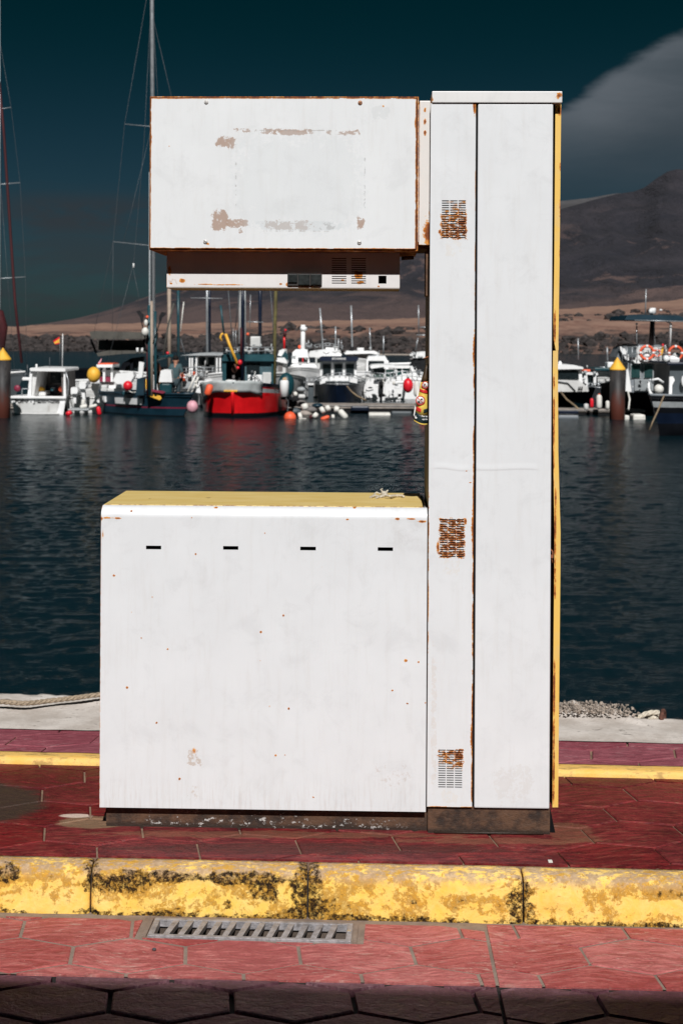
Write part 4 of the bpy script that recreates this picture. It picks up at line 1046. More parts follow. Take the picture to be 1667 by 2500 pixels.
sleeve_band(932.7, 929.2, 1004, 1014, M_sy, 'yellow_band', sg)
sleeve_band(1004.2, 1014.2, 1024, 1033, M_sg, 'green_band', sg)
sleeve_band(1024.2, 1033.2, 1027, 1036, M_sy, 'hem', sg)
sleeve_band(948.5, 952, 955, 961.5, M_sr, 'red_label', sg, 0.0012, 0.0, 0.9)
sleeve_band(991, 996, 1001, 1005, M_sr, 'red_label', sg, 0.0012, 0.02, 0.42)
sleeve_band(994, 996, 1004, 1005, M_sg, 'green_label', sg, 0.0012, 0.62, 0.95)
def ring(px, py, r, name):
    u_, w_ = pf_(px, py, VS); mb = MB(); mb.lathe((u_ - su, 0, w_), [(r * 0.86, -0.0170), (r * 0.86, -0.0178), (0.0002, -0.0178)], 20, 'Y'); d_ = mb.build(name, M_sw, sg)
    mb = MB(); n = 22; r0, r1 = r * 0.86, r
    mb.tube([(u_ - su + math.cos(2 * math.pi * k / n) * r, -0.0176, w_ + math.sin(2 * math.pi * k / n) * r) for k in range(n)], r * 0.11, 5, closed=True); mb.tube([(u_ - su - r * 0.65, -0.0186, w_ + r * 0.65), (u_ - su + r * 0.65, -0.0186, w_ - r * 0.65)], r * 0.07, 5); mb.build('red_ring', M_sr, d_)
    return u_ - su, w_, d_
u_, w_, d_ = ring(1025.5, 977, 0.0135, 'prohibition_disc')
mb = MB(); mb.box(u_ + 0.0005, u_ + 0.0065, -0.0184, -0.0181, w_ + 0.001, w_ + 0.006); mb.box(u_ - 0.008, u_ - 0.002, -0.0184, -0.0181, w_ - 0.008, w_ - 0.002); mb.build('pictogram', M_ink, d_)
u_, w_, d_ = ring(1037, 939.5, 0.0105, 'prohibition_disc')
mb = MB(); mb.tube([(u_ - 0.004, -0.0184, w_ - 0.004), (u_ - 0.002, -0.0184, w_ + 0.003), (u_ + 0.002, -0.0184, w_ + 0.004)], 0.0012, 5); mb.build('pictogram', M_ink, d_)
for (tx, py_, sz) in (('Por su', 1015.5, 0.008), ('opera', 1022.5, 0.007)):
    u_, w_ = pf_(1036, py_, VS); text(tx, sz, M_sw, sg, (u_ - su, -0.0186, w_), name='lettering')
mb = MB(); u_, w_ = pf_(1014.5, 1018, VS); mb.prism_y([(u_ - su - 0.003, w_ - 0.003), (u_ - su + 0.002, w_ - 0.005), (u_ - su + 0.004, w_ - 0.001), (u_ - su + 0.001, w_ + 0.001), (u_ - su - 0.001, w_ + 0.006), (u_ - su - 0.003, w_ + 0.003)], -0.016, -0.009); mb.build('white_mark', M_sw, sg)
mb = MB(); mb.v = []; 
pl = [pf_(1021, 938, VS), pf_(1022.5, 955, VS), pf_(1012, 1020, VS), pf_(1009, 1013, VS)]
mb.prism_y([(a - su, b_) for a, b_ in pl], -0.002, 0.0); mb.build('white_backing', M_sw, sg)
hk = MB(); a_, w_ = pf_(1046, 868, 0.14); hk.tube([(a_ - su, -0.02, w_), (a_ - su - 0.018, -0.02, w_ - 0.008)], 0.0022, 6); hk.build('wire_hook', simple('rusty_wire', (0.3, 0.09, 0.03), 0.7), sg)

# ropes and ring on the quay rim
rp = [gp(-60, 1716, 0.055), gp(0, 1713, 0.055), gp(60, 1717, 0.052), gp(120, 1711, 0.05), gp(180, 1704, 0.055), gp(240, 1696, 0.06), gp(330, 1686, 0.062), gp(520, 1690, 0.055)]
o = twisted_rope(rp, 0.0105, M_rope); tag(o, 'thick twisted mooring rope lying along the quay rim left of the pump', 'rope')
yq = 5.745 - YAW_P * 1.28
def qp(px, py): return wp(px, py, yq)
o = twisted_rope([qp(1548, 1756), qp(1560, 1750), qp(1575, 1743), qp(1592, 1739), qp(1606, 1740), qp(1611, 1748)], 0.0105, M_rope_w, None, 'rope')
tag(o, 'pale rope loop pulled tight round the rusty ring on the quay rim', 'rope')
mb = MB(); mb.tube([tuple(qp(a, b_) + Vector((0, 0.02, 0))) for a, b_ in ((1575, 1756), (1590, 1749), (1603, 1753), (1614, 1756))], 0.009, 8); mb.tube([tuple(qp(a, b_)) for a, b_ in ((1582, 1757), (1594, 1751), (1606, 1756))], 0.008, 8)
mb.build('coil', M_rope_w, o)
M_ring = simple('rusty_ring', (0.12, 0.05, 0.035), 0.8, 0.2, var=0.5, sc=60, bump=0.4)
mb = MB(); cb_ = qp(1617, 1750); mb.tube([tuple(cb_ + Vector((math.cos(a) * 0.010, math.cos(a) * 0.02, math.sin(a) * 0.024))) for a in [math.pi * 2 * k / 16 for k in range(16)]], 0.009, 8, closed=True)
tag(mb.build('mooring_ring', M_ring), 'rusty iron mooring ring standing in the quay rim at far right', 'mooring ring')
#SEC3
# ------------------------------------------------------------------ water
import numpy as np
WZ = -1.11
def fbm_sines(X, Y, rs, waves):
    Z = np.zeros_like(X)
    for (lam, amp, spread) in waves:
        for _ in range(7):
            a = rs.normal(math.pi / 2, spread); k = 2 * math.pi / (lam * rs.uniform(0.75, 1.3)); ph = rs.uniform(0, 6.28)
            s_ = np.sin((X * math.cos(a) + Y * math.sin(a)) * k + ph)
            Z += amp * (1 - np.abs(s_)) ** 1.3 * 0.6 + amp * 0.25 * s_
    return Z - Z.mean()
rs = np.random.RandomState(4)
ny_, nx_ = 620, 330
Yr = 5.6 * (130 / 5.6) ** (np.linspace(0, 1, ny_)); tx = np.linspace(-0.34, 0.34, nx_)
YY, TT = np.meshgrid(Yr, tx, indexing='ij'); XX = TT * YY
Z = fbm_sines(XX, YY, rs, [(1.8, 0.0016, 0.9), (0.85, 0.0022, 0.8), (0.46, 0.0027, 0.8), (0.26, 0.0019, 0.85)])
gust = 0.5 + 0.5 * np.sin(XX * 0.31 + 1.3) * np.sin(YY * 0.21 + 0.4)
fade = np.clip(1.0 - (YY - 40) / 90, 0.25, 1)
Z = Z * (1.05 + 0.8 * gust) * fade + WZ
me = bpy.data.meshes.new('water')
V = np.stack([XX, YY, Z], -1).reshape(-1, 3)
idx = np.arange(ny_ * nx_).reshape(ny_, nx_)
Fq = np.stack([idx[:-1, :-1], idx[:-1, 1:], idx[1:, 1:], idx[1:, :-1]], -1).reshape(-1, 4)
me.vertices.add(len(V)); me.vertices.foreach_set('co', V.astype(np.float32).ravel())
me.loops.add(Fq.size); me.loops.foreach_set('vertex_index', Fq.astype(np.int32).ravel())
me.polygons.add(len(Fq)); me.polygons.foreach_set('loop_start', np.arange(0, Fq.size, 4, dtype=np.int32)); me.polygons.foreach_set('loop_total', np.full(len(Fq), 4, dtype=np.int32))
me.polygons.foreach_set('use_smooth', np.ones(len(Fq), dtype=bool)); me.update(); me.validate()
mw, b, p = new_mat('harbour_water'); P = b.pos()
b.put(p.inputs['Base Color'], (0.0030, 0.0135, 0.0185)); p.inputs['Roughness'].default_value = 0.14; p.inputs['IOR'].default_value = 1.33; p.inputs['Specular IOR Level'].default_value = 0.24
h = b.add(b.noise(b.scale(P, (0.55, 1.2, 1)), 7, 5, 0.65), b.mul(b.noise(b.scale(P, (0.5, 1.3, 1)), 1.5, 3, 0.6), 1.5))
b.put(p.inputs['Normal'], b.bump(h, 0.5, 0.05))
me.materials.append(mw); o = bpy.data.objects.new('water', me); col.objects.link(o); tag(o, kind='structure')
mb = MB(); mb.v = [(-46, 129.9, WZ), (46, 129.9, WZ), (700, 700, WZ), (-700, 700, WZ)]; mb.face([0, 1, 2, 3])
mb.v += [(-46, 129.9, WZ), (-700, 700, WZ), (-700, 5, WZ), (-1.9, 5, WZ)]; mb.face([4, 5, 6, 7])
mb.v += [(46, 129.9, WZ), (700, 700, WZ), (700, 5, WZ), (1.9, 5, WZ)]; mb.face([8, 9, 10, 11])
# side sheets follow the outer edge of the wave field
mb.v[4] = (-0.34 * 130, 130, WZ); mb.v[8] = (0.34 * 130, 130, WZ); mb.v[7] = (-0.34 * 5.6, 5.6, WZ); mb.v[11] = (0.34 * 5.6, 5.6, WZ)
tag(mb.build('outer_water', mw), kind='structure')

# ------------------------------------------------------------------ land
def interp(x, pts):
    if x <= pts[0][0]: return pts[0][1]
    for (a, va), (b_, vb) in zip(pts[:-1], pts[1:]):
        if x <= b_: t = (x - a) / (b_ - a); t = t * t * (3 - 2 * t) if False else t; return va + (vb - va) * t
    return pts[-1][1]
def px_t(px): return (px - CX) / F
rock_top = [(-900, -8), (0, -7), (150, -5), (400, -3), (700, 11), (1000, 15), (1200, 30), (1366, 40), (1600, 44), (2600, 50)]
plain_top = [(-900, 14), (0, 17), (60, 18), (160, 24), (400, 27), (700, 33), (1000, 43), (1340, 66), (1500, 78), (1667, 94), (2600, 120)]
ridge = [(-900, 16), (0, 18), (60, 20), (120, 28), (180, 38), (250, 55), (340, 86), (400, 106), (500, 135), (620, 165), (760, 195), (1000, 245), (1200, 275), (1345, 305), (1366, 312), (1400, 322), (1437, 333), (1501, 350), (1545, 356), (1570, 366), (1598, 388), (1625, 405), (1650, 412), (1680, 409), (1760, 380), (1900, 330), (2300, 250), (2600, 200)]
rear = [(-900, 0), (500, 0), (1250, 300), (1345, 330), (1437, 340), (1501, 352), (1560, 350), (1700, 320), (2600, 200)]
def land_mesh(name, mat, Ds, hfun, nt=300, tr=(-0.34, 0.34)):
    ts = [-1.5 + (1.5 + tr[0]) * k / 70 for k in range(70)] + [tr[0] + (tr[1] - tr[0]) * k / nt for k in range(nt + 1)] + [tr[1] + (1.5 - tr[1]) * (k + 1) / 70 for k in range(70)]; nt = len(ts) - 1
    mb = MB(); mb.smooth = True
    for D_ in Ds:
        for i in range(nt + 1):
            t = ts[i]; px = t * F + CX
            H = hfun(px, D_, t)
            mb.v.append((t * D_, D_, CH + H / F * D_))
    n = nt + 1
    for j in range(len(Ds) - 1):
        for i in range(nt): a = j * n + i; mb.face([a, a + 1, a + n + 1, a + n])
    return mb.build(name, mat)
def h_shore(px, D_, t):
    rk = interp(px, rock_top); pl = interp(px, plain_top)
    prof = [(222, -46 + 0), (226, -40), (262, rk), (300, rk + 3), (420, rk * 0.45 + pl * 0.55), (700, pl * 0.93), (1200, pl), (1500, pl + 1)]
    h_ = interp(D_, prof)
    X = t * D_
    k = min(1, max(0, (D_ - 224) / 15)) * (1.0 if D_ < 400 else 0.45)
    h_ += k * (noise.fractal(Vector((X * 0.05, D_ * 0.03, 1)), 0.9, 2.1, 5) * 9)
    if D_ < 330: h_ += k * (abs(noise.noise(Vector((X * 0.22, D_ * 0.15, 4)))) * 7 - 2)
    return h_
msh, b, p = new_mat('shore_ground'); P = b.pos(); x, y, z = b.sep(P)
n1 = b.noise(b.scale(P, (1, 0.45, 3)), 0.035, 7, 0.68, 0.4); n2 = b.noise(b.scale(P, (1, 0.3, 4)), 0.12, 7, 0.7)
tanc = b.mixc(b.step(n2, 0.35, 0.65), (0.22, 0.125, 0.09), (0.36, 0.215, 0.155))
tanc = b.mixc(b.mul(b.step(n1, 0.52, 0.66), 0.45), tanc, (0.10, 0.065, 0.055))
redc = b.mixc(b.step(n2, 0.4, 0.6), (0.14, 0.052, 0.04), (0.19, 0.115, 0.09))
drk = b.mixc(b.step(n2, 0.4, 0.62), (0.025, 0.021, 0.021), (0.085, 0.058, 0.05))
nearf = b.step(b.add(y, b.mul(b.sub(n1, 0.5), 260)), 330, 268)
midf = b.step(b.add(y, b.mul(b.sub(n1, 0.5), 420)), 520, 380)
c_ = b.mixc(b.mul(midf, 0.45), tanc, redc)
clump = b.step(b.noise(b.scale(P, (1, 0.6, 2.2)), 0.055, 8, 0.72, 0.5), 0.50, 0.56)
c_ = b.mixc(b.mul(b.step(y, 520, 300), b.mul(clump, 0.9)), c_, drk)
c_ = b.mixc(b.mul(b.step(b.add(y, b.mul(b.sub(n2, 0.5), 60)), 262, 240), b.step(b.sub(x, b.mul(y, 0.0)), 40, 0, 0.45, 0.95)), c_, drk)
b.put(p.inputs['Base Color'], c_); p.inputs['Roughness'].default_value = 0.95
Ds = [222, 225, 228, 231, 234, 237, 240, 244, 248, 252, 257, 262, 268, 275, 283, 292, 303, 316, 332, 350, 372, 400, 440, 490, 550, 630, 740, 880, 1050, 1250, 1500]
tag(land_mesh('shore', msh, Ds, h_shore, 460), kind='structure')
def h_mtn(px, D_, t):
    rg = interp(px, ridge); pl = interp(px, plain_top)
    f_ = min(1, max(0, (D_ - 1300) / 1500)); f_ = f_ ** 0.92
    h_ = (pl - 5) * (1 - f_) + rg * f_
    X = t * D_
    g = noise.fractal(Vector((X * 0.004, D_ * 0.0022, 2)), 0.85, 2.1, 6)
    rd = 1 - abs(noise.noise(Vector((X * 0.0065 + 3 + D_ * 0.001, D_ * 0.0012, 7)))) * 2
    rd2 = 1 - abs(noise.noise(Vector((X * 0.016 - D_ * 0.002, D_ * 0.002, 9)))) * 2
    amp = math.sin(math.pi * min(1, f_)) ** 0.7 * min(1.0, (rg - pl) / 120) if rg > pl else 0
    h_ += amp * (g * 12 + (rd - 0.5) * 20 + (rd2 - 0.5) * 10)
    h_ += (noise.noise(Vector((X * 0.02, D_ * 0.01, 3)))) * 1.2 * min(1, f_ * 3)
    if D_ > 2800: h_ -= (D_ - 2800) * 0.25
    return h_
mmt, b, p = new_mat('mountain_ground'); P = b.pos(); x, y, z = b.sep(P)
n1 = b.noise(b.scale(b.offs(P, b.scale(b.noise(P, 0.003, 3), (160, 0, 160))), (1, 0.35, 1.6)), 0.0045, 8, 0.68, 0.6)
n2 = b.noise(b.scale(P, (1, 0.4, 3.2)), 0.012, 8, 0.72, 0.5); n3 = b.noise(P, 0.06, 5, 0.7)
c_ = b.mixc(b.step(b.add(b.mul(n1, 0.7), b.mul(n3, 0.3)), 0.38, 0.62), (0.012, 0.013, 0.022), (0.040, 0.035, 0.045))
sl = b.noise(b.scale(b.offs(P, b.scale(P, (0, 0, 0))), (1.0, 0.3, -0.8)), 0.010, 7, 0.7, 0.8)
gl = b.noise(b.offs(b.scale(P, (0.030, 0.004, 0.006)), b.scale(b.noise(P, 0.004, 4), (2.2, 0, 0))), 1.0, 7, 0.65)
c_ = b.mixc(b.mul(b.step(gl, 0.44, 0.60), 0.6), c_, (0.014, 0.014, 0.021))  # gully shading put into the colour as dark streaks
c_ = b.mixc(b.mul(b.mul(b.step(sl, 0.56, 0.64), b.step(z, 280, 60)), 0.8), c_, (0.15, 0.095, 0.085))
lowz = b.step(b.add(z, b.mul(b.sub(n2, 0.5), 120)), 62, 22)
c_ = b.mixc(b.mul(lowz, 0.75), c_, (0.13, 0.085, 0.078))
b.put(p.inputs['Base Color'], c_); p.inputs['Roughness'].default_value = 0.95; b.put(p.inputs['Normal'], b.bump(b.add(n1, b.mul(gl, 0.8)), 1.0, 26.0))
Dm = [1290 + 1510 * (k / 64) for k in range(65)] + [2830, 2900, 3050, 3300]
tag(land_mesh('mountain', mmt, Dm, h_mtn, 460), kind='structure')
mrr = simple('far_ridge_ground', (0.075, 0.073, 0.078), 0.95, var=0.25, sc=0.01)
def h_rear(px, D_, t): return interp(px, rear) * min(1, (D_ - 3600) / 1400) - max(0, D_ - 5000) * 0.1 + 0.6 * noise.noise(Vector((px * 0.05, 0, 0)))
tag(land_mesh('far_ridge', mrr, [3600, 4200, 5000, 5600], h_rear, 200), kind='structure')
# boulders along the waterline
def rocks(name, spec, mat, seed):
    rr = random.Random(seed); mb = MB()
    for (pa, pb_, Da, Db, ha, hb_, s0, s1, cnt) in spec:
        for _ in range(cnt):
            D_ = rr.uniform(Da, Db); px = rr.uniform(pa, pb_); t = px_t(px); X = t * D_
            h_ = h_shore(px, D_, t); zz = CH + h_ / F * D_
            s_ = rr.uniform(s0, s1) * (0.5 + rr.random() ** 2)
            bm = bmesh.new(); bmesh.ops.create_icosphere(bm, subdivisions=1, radius=s_)
            for v in bm.verts: v.co *= rr.uniform(0.6, 1.3); v.co.z *= 0.75
            mb.addbm(bm, Matrix.Translation((X, D_, zz)))
    return mb.build(name, mat)
M_rock = simple('dark_lava_rock', (0.036, 0.029, 0.028), 0.95, var=0.85, sc=0.9, bump=0.4)
tag(rocks('boulders', [(-150, 700, 224, 256, 0, 0, 0.35, 1.25, 1100), (640, 1750, 224, 246, 0, 0, 0.3, 1.1, 800), (1340, 1750, 262, 400, 0, 0, 0.5, 1.6, 90), (680, 1100, 250, 320, 0, 0, 0.5, 1.4, 70)], M_rock, 11),
    'dark lava boulders heaped along the far shore', 'boulders', kind='stuff')
M_wallp = simple('pale_breakwater', (0.34, 0.29, 0.25), 0.9, var=0.15, sc=0.4)
def bw(pa, pb_, D_, yt, yb_, th=2.0):
    a = wp(pa, yt, D_); b2 = wp(pb_, yt, D_); z0 = wp(pa, yb_, D_).z
    mb = MB(); mb.box(a.x, b2.x, D_, D_ + th, z0, a.z, 0.1); o = mb.build('breakwater', M_wallp); return o
tag(bw(1330, 1760, 205, 869, 880), 'pale concrete breakwater running behind the boats right of the pump', 'breakwater')
tag(bw(925, 1100, 200, 864, 877), 'pale concrete breakwater seen between white cruisers left of the pump column', 'breakwater')
# red and green/white harbour beacon
def at_obj(name, px, Y, label, cat, group=None, z=WZ):
    v = wp(px, CY, Y); return empty(name, (v.x, Y, z), 0, label, cat, group)

# ------------------------------------------------------------------ boats
W_ = simple('white_gelcoat', (0.88, 0.88, 0.88), 0.35, var=0.05, sc=1.2, grime=((0.4, 0.38, 0.35), 0.12))
W2 = simple('off_white_paint', (0.62, 0.62, 0.61), 0.5, var=0.12, sc=2, grime=((0.3, 0.26, 0.22), 0.4))
NAVY = simple('navy_paint', (0.006, 0.012, 0.030), 0.35, var=0.3, sc=1); TEAL = simple('dark_teal_paint', (0.008, 0.055, 0.070), 0.4, var=0.25, sc=1.5)
TEALH = simple('teal_black_hull', (0.007, 0.030, 0.048), 0.4, var=0.3, sc=1); BLKH = simple('black_hull', (0.008, 0.009, 0.012), 0.4, var=0.3, sc=1)
RED = simple('boat_red', (0.72, 0.008, 0.012), 0.35, var=0.15, sc=2); MAR = simple('maroon_stripe', (0.22, 0.02, 0.05), 0.45)
GREY = simple('grey_boat_paint', (0.20, 0.22, 0.24), 0.5, var=0.12, sc=1.5); DGREY = simple('slate_boat_paint', (0.07, 0.085, 0.095), 0.5, var=0.15, sc=1.5); LGREY = simple('light_grey_stripe', (0.36, 0.38, 0.39), 0.5)
GLS = simple('boat_window_glass', (0.012, 0.018, 0.020), 0.12, var=0.2); GLT = simple('teal_window_glass', (0.02, 0.055, 0.055), 0.15, var=0.2)
INT = simple('cabin_interior', (0.16, 0.145, 0.14), 0.8, var=0.3, sc=4); DARK = simple('dark_gear', (0.02, 0.02, 0.022), 0.8, var=0.4, sc=5)  # last one: near-black for dark gear, nets, flags and lettering
YEL = simple('safety_yellow', (0.86, 0.46, 0.05), 0.5, var=0.15, sc=3); ORG = simple('safety_orange', (0.85, 0.12, 0.045), 0.5, var=0.15, sc=4); PNK = simple('faded_pink_buoy', (0.70, 0.36, 0.42), 0.5)
REDB = simple('buoy_red', (0.75, 0.015, 0.03), 0.35); WFE = simple('fender_white', (0.75, 0.73, 0.68), 0.5, var=0.1, sc=5, grime=((0.35, 0.3, 0.25), 0.4))
ALU = simple('mast_aluminium', (0.42, 0.44, 0.46), 0.35, 0.5, var=0.1); STL = simple('rigging_steel', (0.10, 0.11, 0.12), 0.5, 0.3); WOODP = simple('weathered_pole', (0.22, 0.16, 0.10), 0.8, var=0.3, sc=3)
OLIV = simple('mossy_rope_pole', (0.13, 0.11, 0.04), 0.8, var=0.4, sc=4); TARP = simple('grey_tarpaulin', (0.42, 0.45, 0.45), 0.7, var=0.2, sc=3, bump=0.3); CANV = simple('olive_canvas', (0.085, 0.08, 0.070), 0.9, var=0.2, sc=2)
RDK = simple('dark_red_canvas', (0.055, 0.005, 0.008), 0.7, var=0.2); BRN = simple('brown_jacket', (0.10, 0.035, 0.02), 0.8, var=0.2); RUSTP = simple('rusty_pile_steel', (0.055, 0.024, 0.018), 0.8, var=0.5, sc=1.5)
TANM = simple('tan_mast', (0.36, 0.28, 0.22), 0.6); BLKR = simple('black_rubber', (0.012, 0.012, 0.013), 0.6); DOCK = simple('pontoon_planks', (0.30, 0.26, 0.23), 0.8, var=0.3, sc=4)

class Boat:
    def __init__(s, name, label, cat, px, Y, group='boats moored across the harbour', zbase=WZ):
        s.px = px; s.Y = Y; v = wp(px, 900, Y); s.o = Vector((v.x, Y, zbase))
        s.root = empty(name, s.o, 0, label, cat, group)
    def P(s, px, py, dy=0.0):
        v = wp(px, py, s.Y + dy) - s.o; return (v.x, dy, v.z)
    def box(s, name, mat, x0, x1, yt, yb_, d0, d1, bev=0.0, par=None):
        a = s.P(x0, yt, d0); c_ = s.P(x1, yb_, d0); mb = MB(); mb.box(a[0], c_[0], d0, d1, c_[2], a[2], bev); return mb.build(name, mat, par or s.root)
    def poly(s, name, mat, pts, d0, d1, par=None):
        mb = MB(); mb.prism_y([(lambda q: (q[0], q[2]))(s.P(a, b_, d0)) for a, b_ in pts], d0, d1); return mb.build(name, mat, par or s.root)
    def tube(s, name, mat, pts, r, par=None, n=6):
        mb = MB(); mb.tube([s.P(*q) for q in pts], r, n); return mb.build(name, mat, par or s.root)
    def tubes(s, name, mat, lst, r, par=None, n=5):
        if name == 'aerial' and len(lst) > 1:
            for pts in lst: s.tubes(name, mat, [pts], r, par, n)
            return
        mb = MB()
        for pts in lst: mb.tube([s.P(*q) for q in pts], r, n)
        return mb.build(name, mat, par or s.root)
    def ball(s, name, mat, px, py, rx, rz=None, d=0.0, par=None):
        k = s.Y / F; mb = MB(); mb.ball(s.P(px, py, d), rx * k, rx * k, (rz or rx) * k, 14); return mb.build(name, mat, par or s.root)
    def cyl(s, name, mat, px, y0, y1, r, d=0.0, par=None, top=None):
        k = s.Y / F; a = s.P(px, y1, d); b2 = s.P(px, y0, d); mb = MB(); mb.lathe((a[0], d, a[2]), [(r * k, 0), (r * k, (b2[2] - a[2]) * 0.9), ((top if top is not None else r * 0.8) * k, b2[2] - a[2])], 12); return mb.build(name, mat, par or s.root)
    def hull(s, mats, L, B, fb, cx=0.0, cy=0.0, yaw=0.0, sheer=0.35, stern_w=0.8, bands=(1, 0.86, 0.6, 0.3, 0.06, -0.3), bmat=(0, 0, 0, 0, 1), flare=0.35, name='hull', rake=0.5, deck=None, rail=None, full=0.75):
        """bow at -y before yaw; mats indexed by band"""
        mb = MB(); mb.smooth = True; ns = 18; c_, s_ = math.cos(yaw), math.sin(yaw)
        def pt(t, k, side):
            ft = math.sin(math.pi / 2 * min(1, t / 0.5)) ** full
            if t > 0.5: ft = 1 + (stern_w - 1) * ((t - 0.5) / 0.5) ** 1.6
            kk = max(0, k); fl = 1 - flare * max(0.0, 1 - kk) ** 1.2 * (1.25 - 0.8 * t)
            hb_ = B / 2 * ft * max(0.02, fl)
            y_ = -L / 2 + t * L + rake * (1 - kk) * (1 - t) ** 3
            h_ = fb * (k if k < 0 else k) * 1.0 + (sheer * (1 - t) ** 2 * kk if k > 0 else 0)
            x_ = side * hb_
            return (cx + x_ * c_ - y_ * s_, cy + x_ * s_ + y_ * c_, h_)
        rows_ = []
        for i in range(ns + 1):
            t = i / ns
            rows_.append([pt(t, k, -1) for k in bands] + [pt(t, k, 1) for k in reversed(bands)])
        m_ = len(rows_[0])
        for r_ in rows_: mb.v += r_
        nb_ = len(bands)
        for i in range(ns):
            for k in range(m_ - 1):
                if k == nb_ - 1: mb.cur = bmat[-1]
                else: mb.cur = bmat[k] if k < nb_ - 1 else bmat[m_ - 2 - k]
                mb.face([i * m_ + k, (i + 1) * m_ + k, (i + 1) * m_ + k + 1, i * m_ + k + 1])
        mb.smooth = False; mb.cur = bmat[1]; mb.face([ns * m_ + k for k in range(m_)])
        h_ = mb.build(name, mats, s.root)
        dk = MB(); 
        for i in range(ns + 1):
            a, b2 = rows_[i][0], rows_[i][-1]; dk.v += [(a[0], a[1], a[2] - 0.10), (b2[0], b2[1], b2[2] - 0.10)]
        for i in range(ns): dk.face([2 * i, 2 * i + 1, 2 * i + 3, 2 * i + 2])
        dk.build('deck', deck or W2, s.root)
        rl = MB(); rl.tube([r_[0] for r_ in rows_][::-1] + [r_[-1] for r_ in rows_], 0.035, 5, closed=True); rl.build('gunwale', rail or mats[0], s.root)
        s.pt = pt
        return h_
    def pad(s, name, mat, t0, t1, k0, k1, side, off=0.05):
        mb = MB(); n = 8
        for i in range(n + 1):
            t = t0 + (t1 - t0) * i / n
            for k in (k0, k1):
                p = Vector(s.pt(t, k, side)); q = Vector(s.pt(t, k, 0.0)); d = (p - q); d.z = 0; d.normalize()
                mb.v += [tuple(p - d * 0.01), tuple(p + d * off)]
        for i in range(n):
            a = i * 4; mb.face([a + 1, a + 5, a + 7, a + 3]); mb.face([a, a + 1, a + 3, a + 2] if i == 0 else [a + 2, a + 3, a + 7, a + 6]); mb.face([a, a + 4, a + 5, a + 1])
        a = n * 4; mb.face([a, a + 2, a + 3, a + 1]); mb.face([2, 3, 7, 6])
        return mb.build(name, mat, s.root)

def clutter(B_, n, x0, x1, y0, y1, d0, d1, mats, seed, sz=4.5):
    rr = random.Random(seed)
    for _ in range(n):
        x_, y_, d_ = rr.uniform(x0, x1), rr.uniform(y0, y1), rr.uniform(d0, d1); m_ = rr.choice(mats); k_ = rr.random(); a_, c_ = rr.uniform(0.5, 1.3) * sz, rr.uniform(0.4, 1.1) * sz
        if k_ < 0.35: B_.box('locker', m_, x_ - a_, x_ + a_, y_ - c_, y_ + c_, d_, d_ + 0.15, 0.02)
        elif k_ < 0.6: B_.ball('bundle', m_, x_, y_, a_, c_, d_)
        elif k_ < 0.8: B_.tube('stanchion', m_, [(x_, y_ - c_ * 2.2, d_), (x_ + rr.uniform(-3, 3), y_ + c_ * 1.5, d_)], 0.018)
        else: B_.tubes('line', m_, [[(x_ - a_ * 1.8, y_ - rr.uniform(-3, 3), d_), (x_, y_ + c_, d_ - 0.05), (x_ + a_ * 1.8, y_ - rr.uniform(-3, 3), d_)]], 0.018)
def railing(B_, pts, h, n, m, r=0.016):
    mb = MB(); top_ = [(a, b_ - h, d) for a, b_, d in pts]; mb.tube([B_.P(*q) for q in top_], r, 5); mb.tube([B_.P(a, b_ - h * 0.5, d) for a, b_, d in pts], r * 0.8, 5)
    for k_ in range(n):
        t = k_ / (n - 1) * (len(pts) - 1); i_ = min(int(t), len(pts) - 2); f_ = t - i_
        q = [pts[i_][z_] * (1 - f_) + pts[i_ + 1][z_] * f_ for z_ in range(3)]
        mb.tube([B_.P(q[0], q[1], q[2]), B_.P(q[0], q[1] - h, q[2])], r, 5)
    return mb.build('railing', m, B_.root)
def buoy(px, py, r, Y, mat, label, rz=None, cat='buoy', name='buoy', group='round floats by the boats', neck=True):
    v = wp(px, py, Y); k = Y / F; o_ = empty(name, v, 0, label, cat, group)
    mb = MB(); mb.ball((0, 0, 0), r * k, r * k, (rz or r) * k, 18); mb.build('float', mat, o_)
    if neck: mb = MB(); mb.lathe((0, 0, (rz or r) * k * 0.93), [(r * k * 0.28, 0), (r * k * 0.22, r * k * 0.3)], 10); mb.build('neck', NAVY, o_)
    return o_
def fender(px0, py0, px1, py1, r, Y, mat, label, name='fender', group='fenders along the pontoons', end=None):
    a, c_ = wp(px0, py0, Y), wp(px1, py1, Y); k = Y / F
    mid = (a + c_) / 2; o_ = empty(name, mid, 0, label, 'fender', group); mb = MB()
    d = c_ - a; mb.tube([a - mid, a - mid + d * 0.06, a - mid + d * 0.18, c_ - mid - d * 0.18, c_ - mid - d * 0.06, c_ - mid], [r * k * 0.25, r * k * 0.75, r * k, r * k, r * k * 0.75, r * k * 0.25], 10)
    mb.build('body', mat, o_); mb = MB(); mb.tube([a - mid - d * 0.05, a - mid + d * 0.03], r * k * 0.3, 8); mb.build('eye', end or NAVY, o_)
    return o_

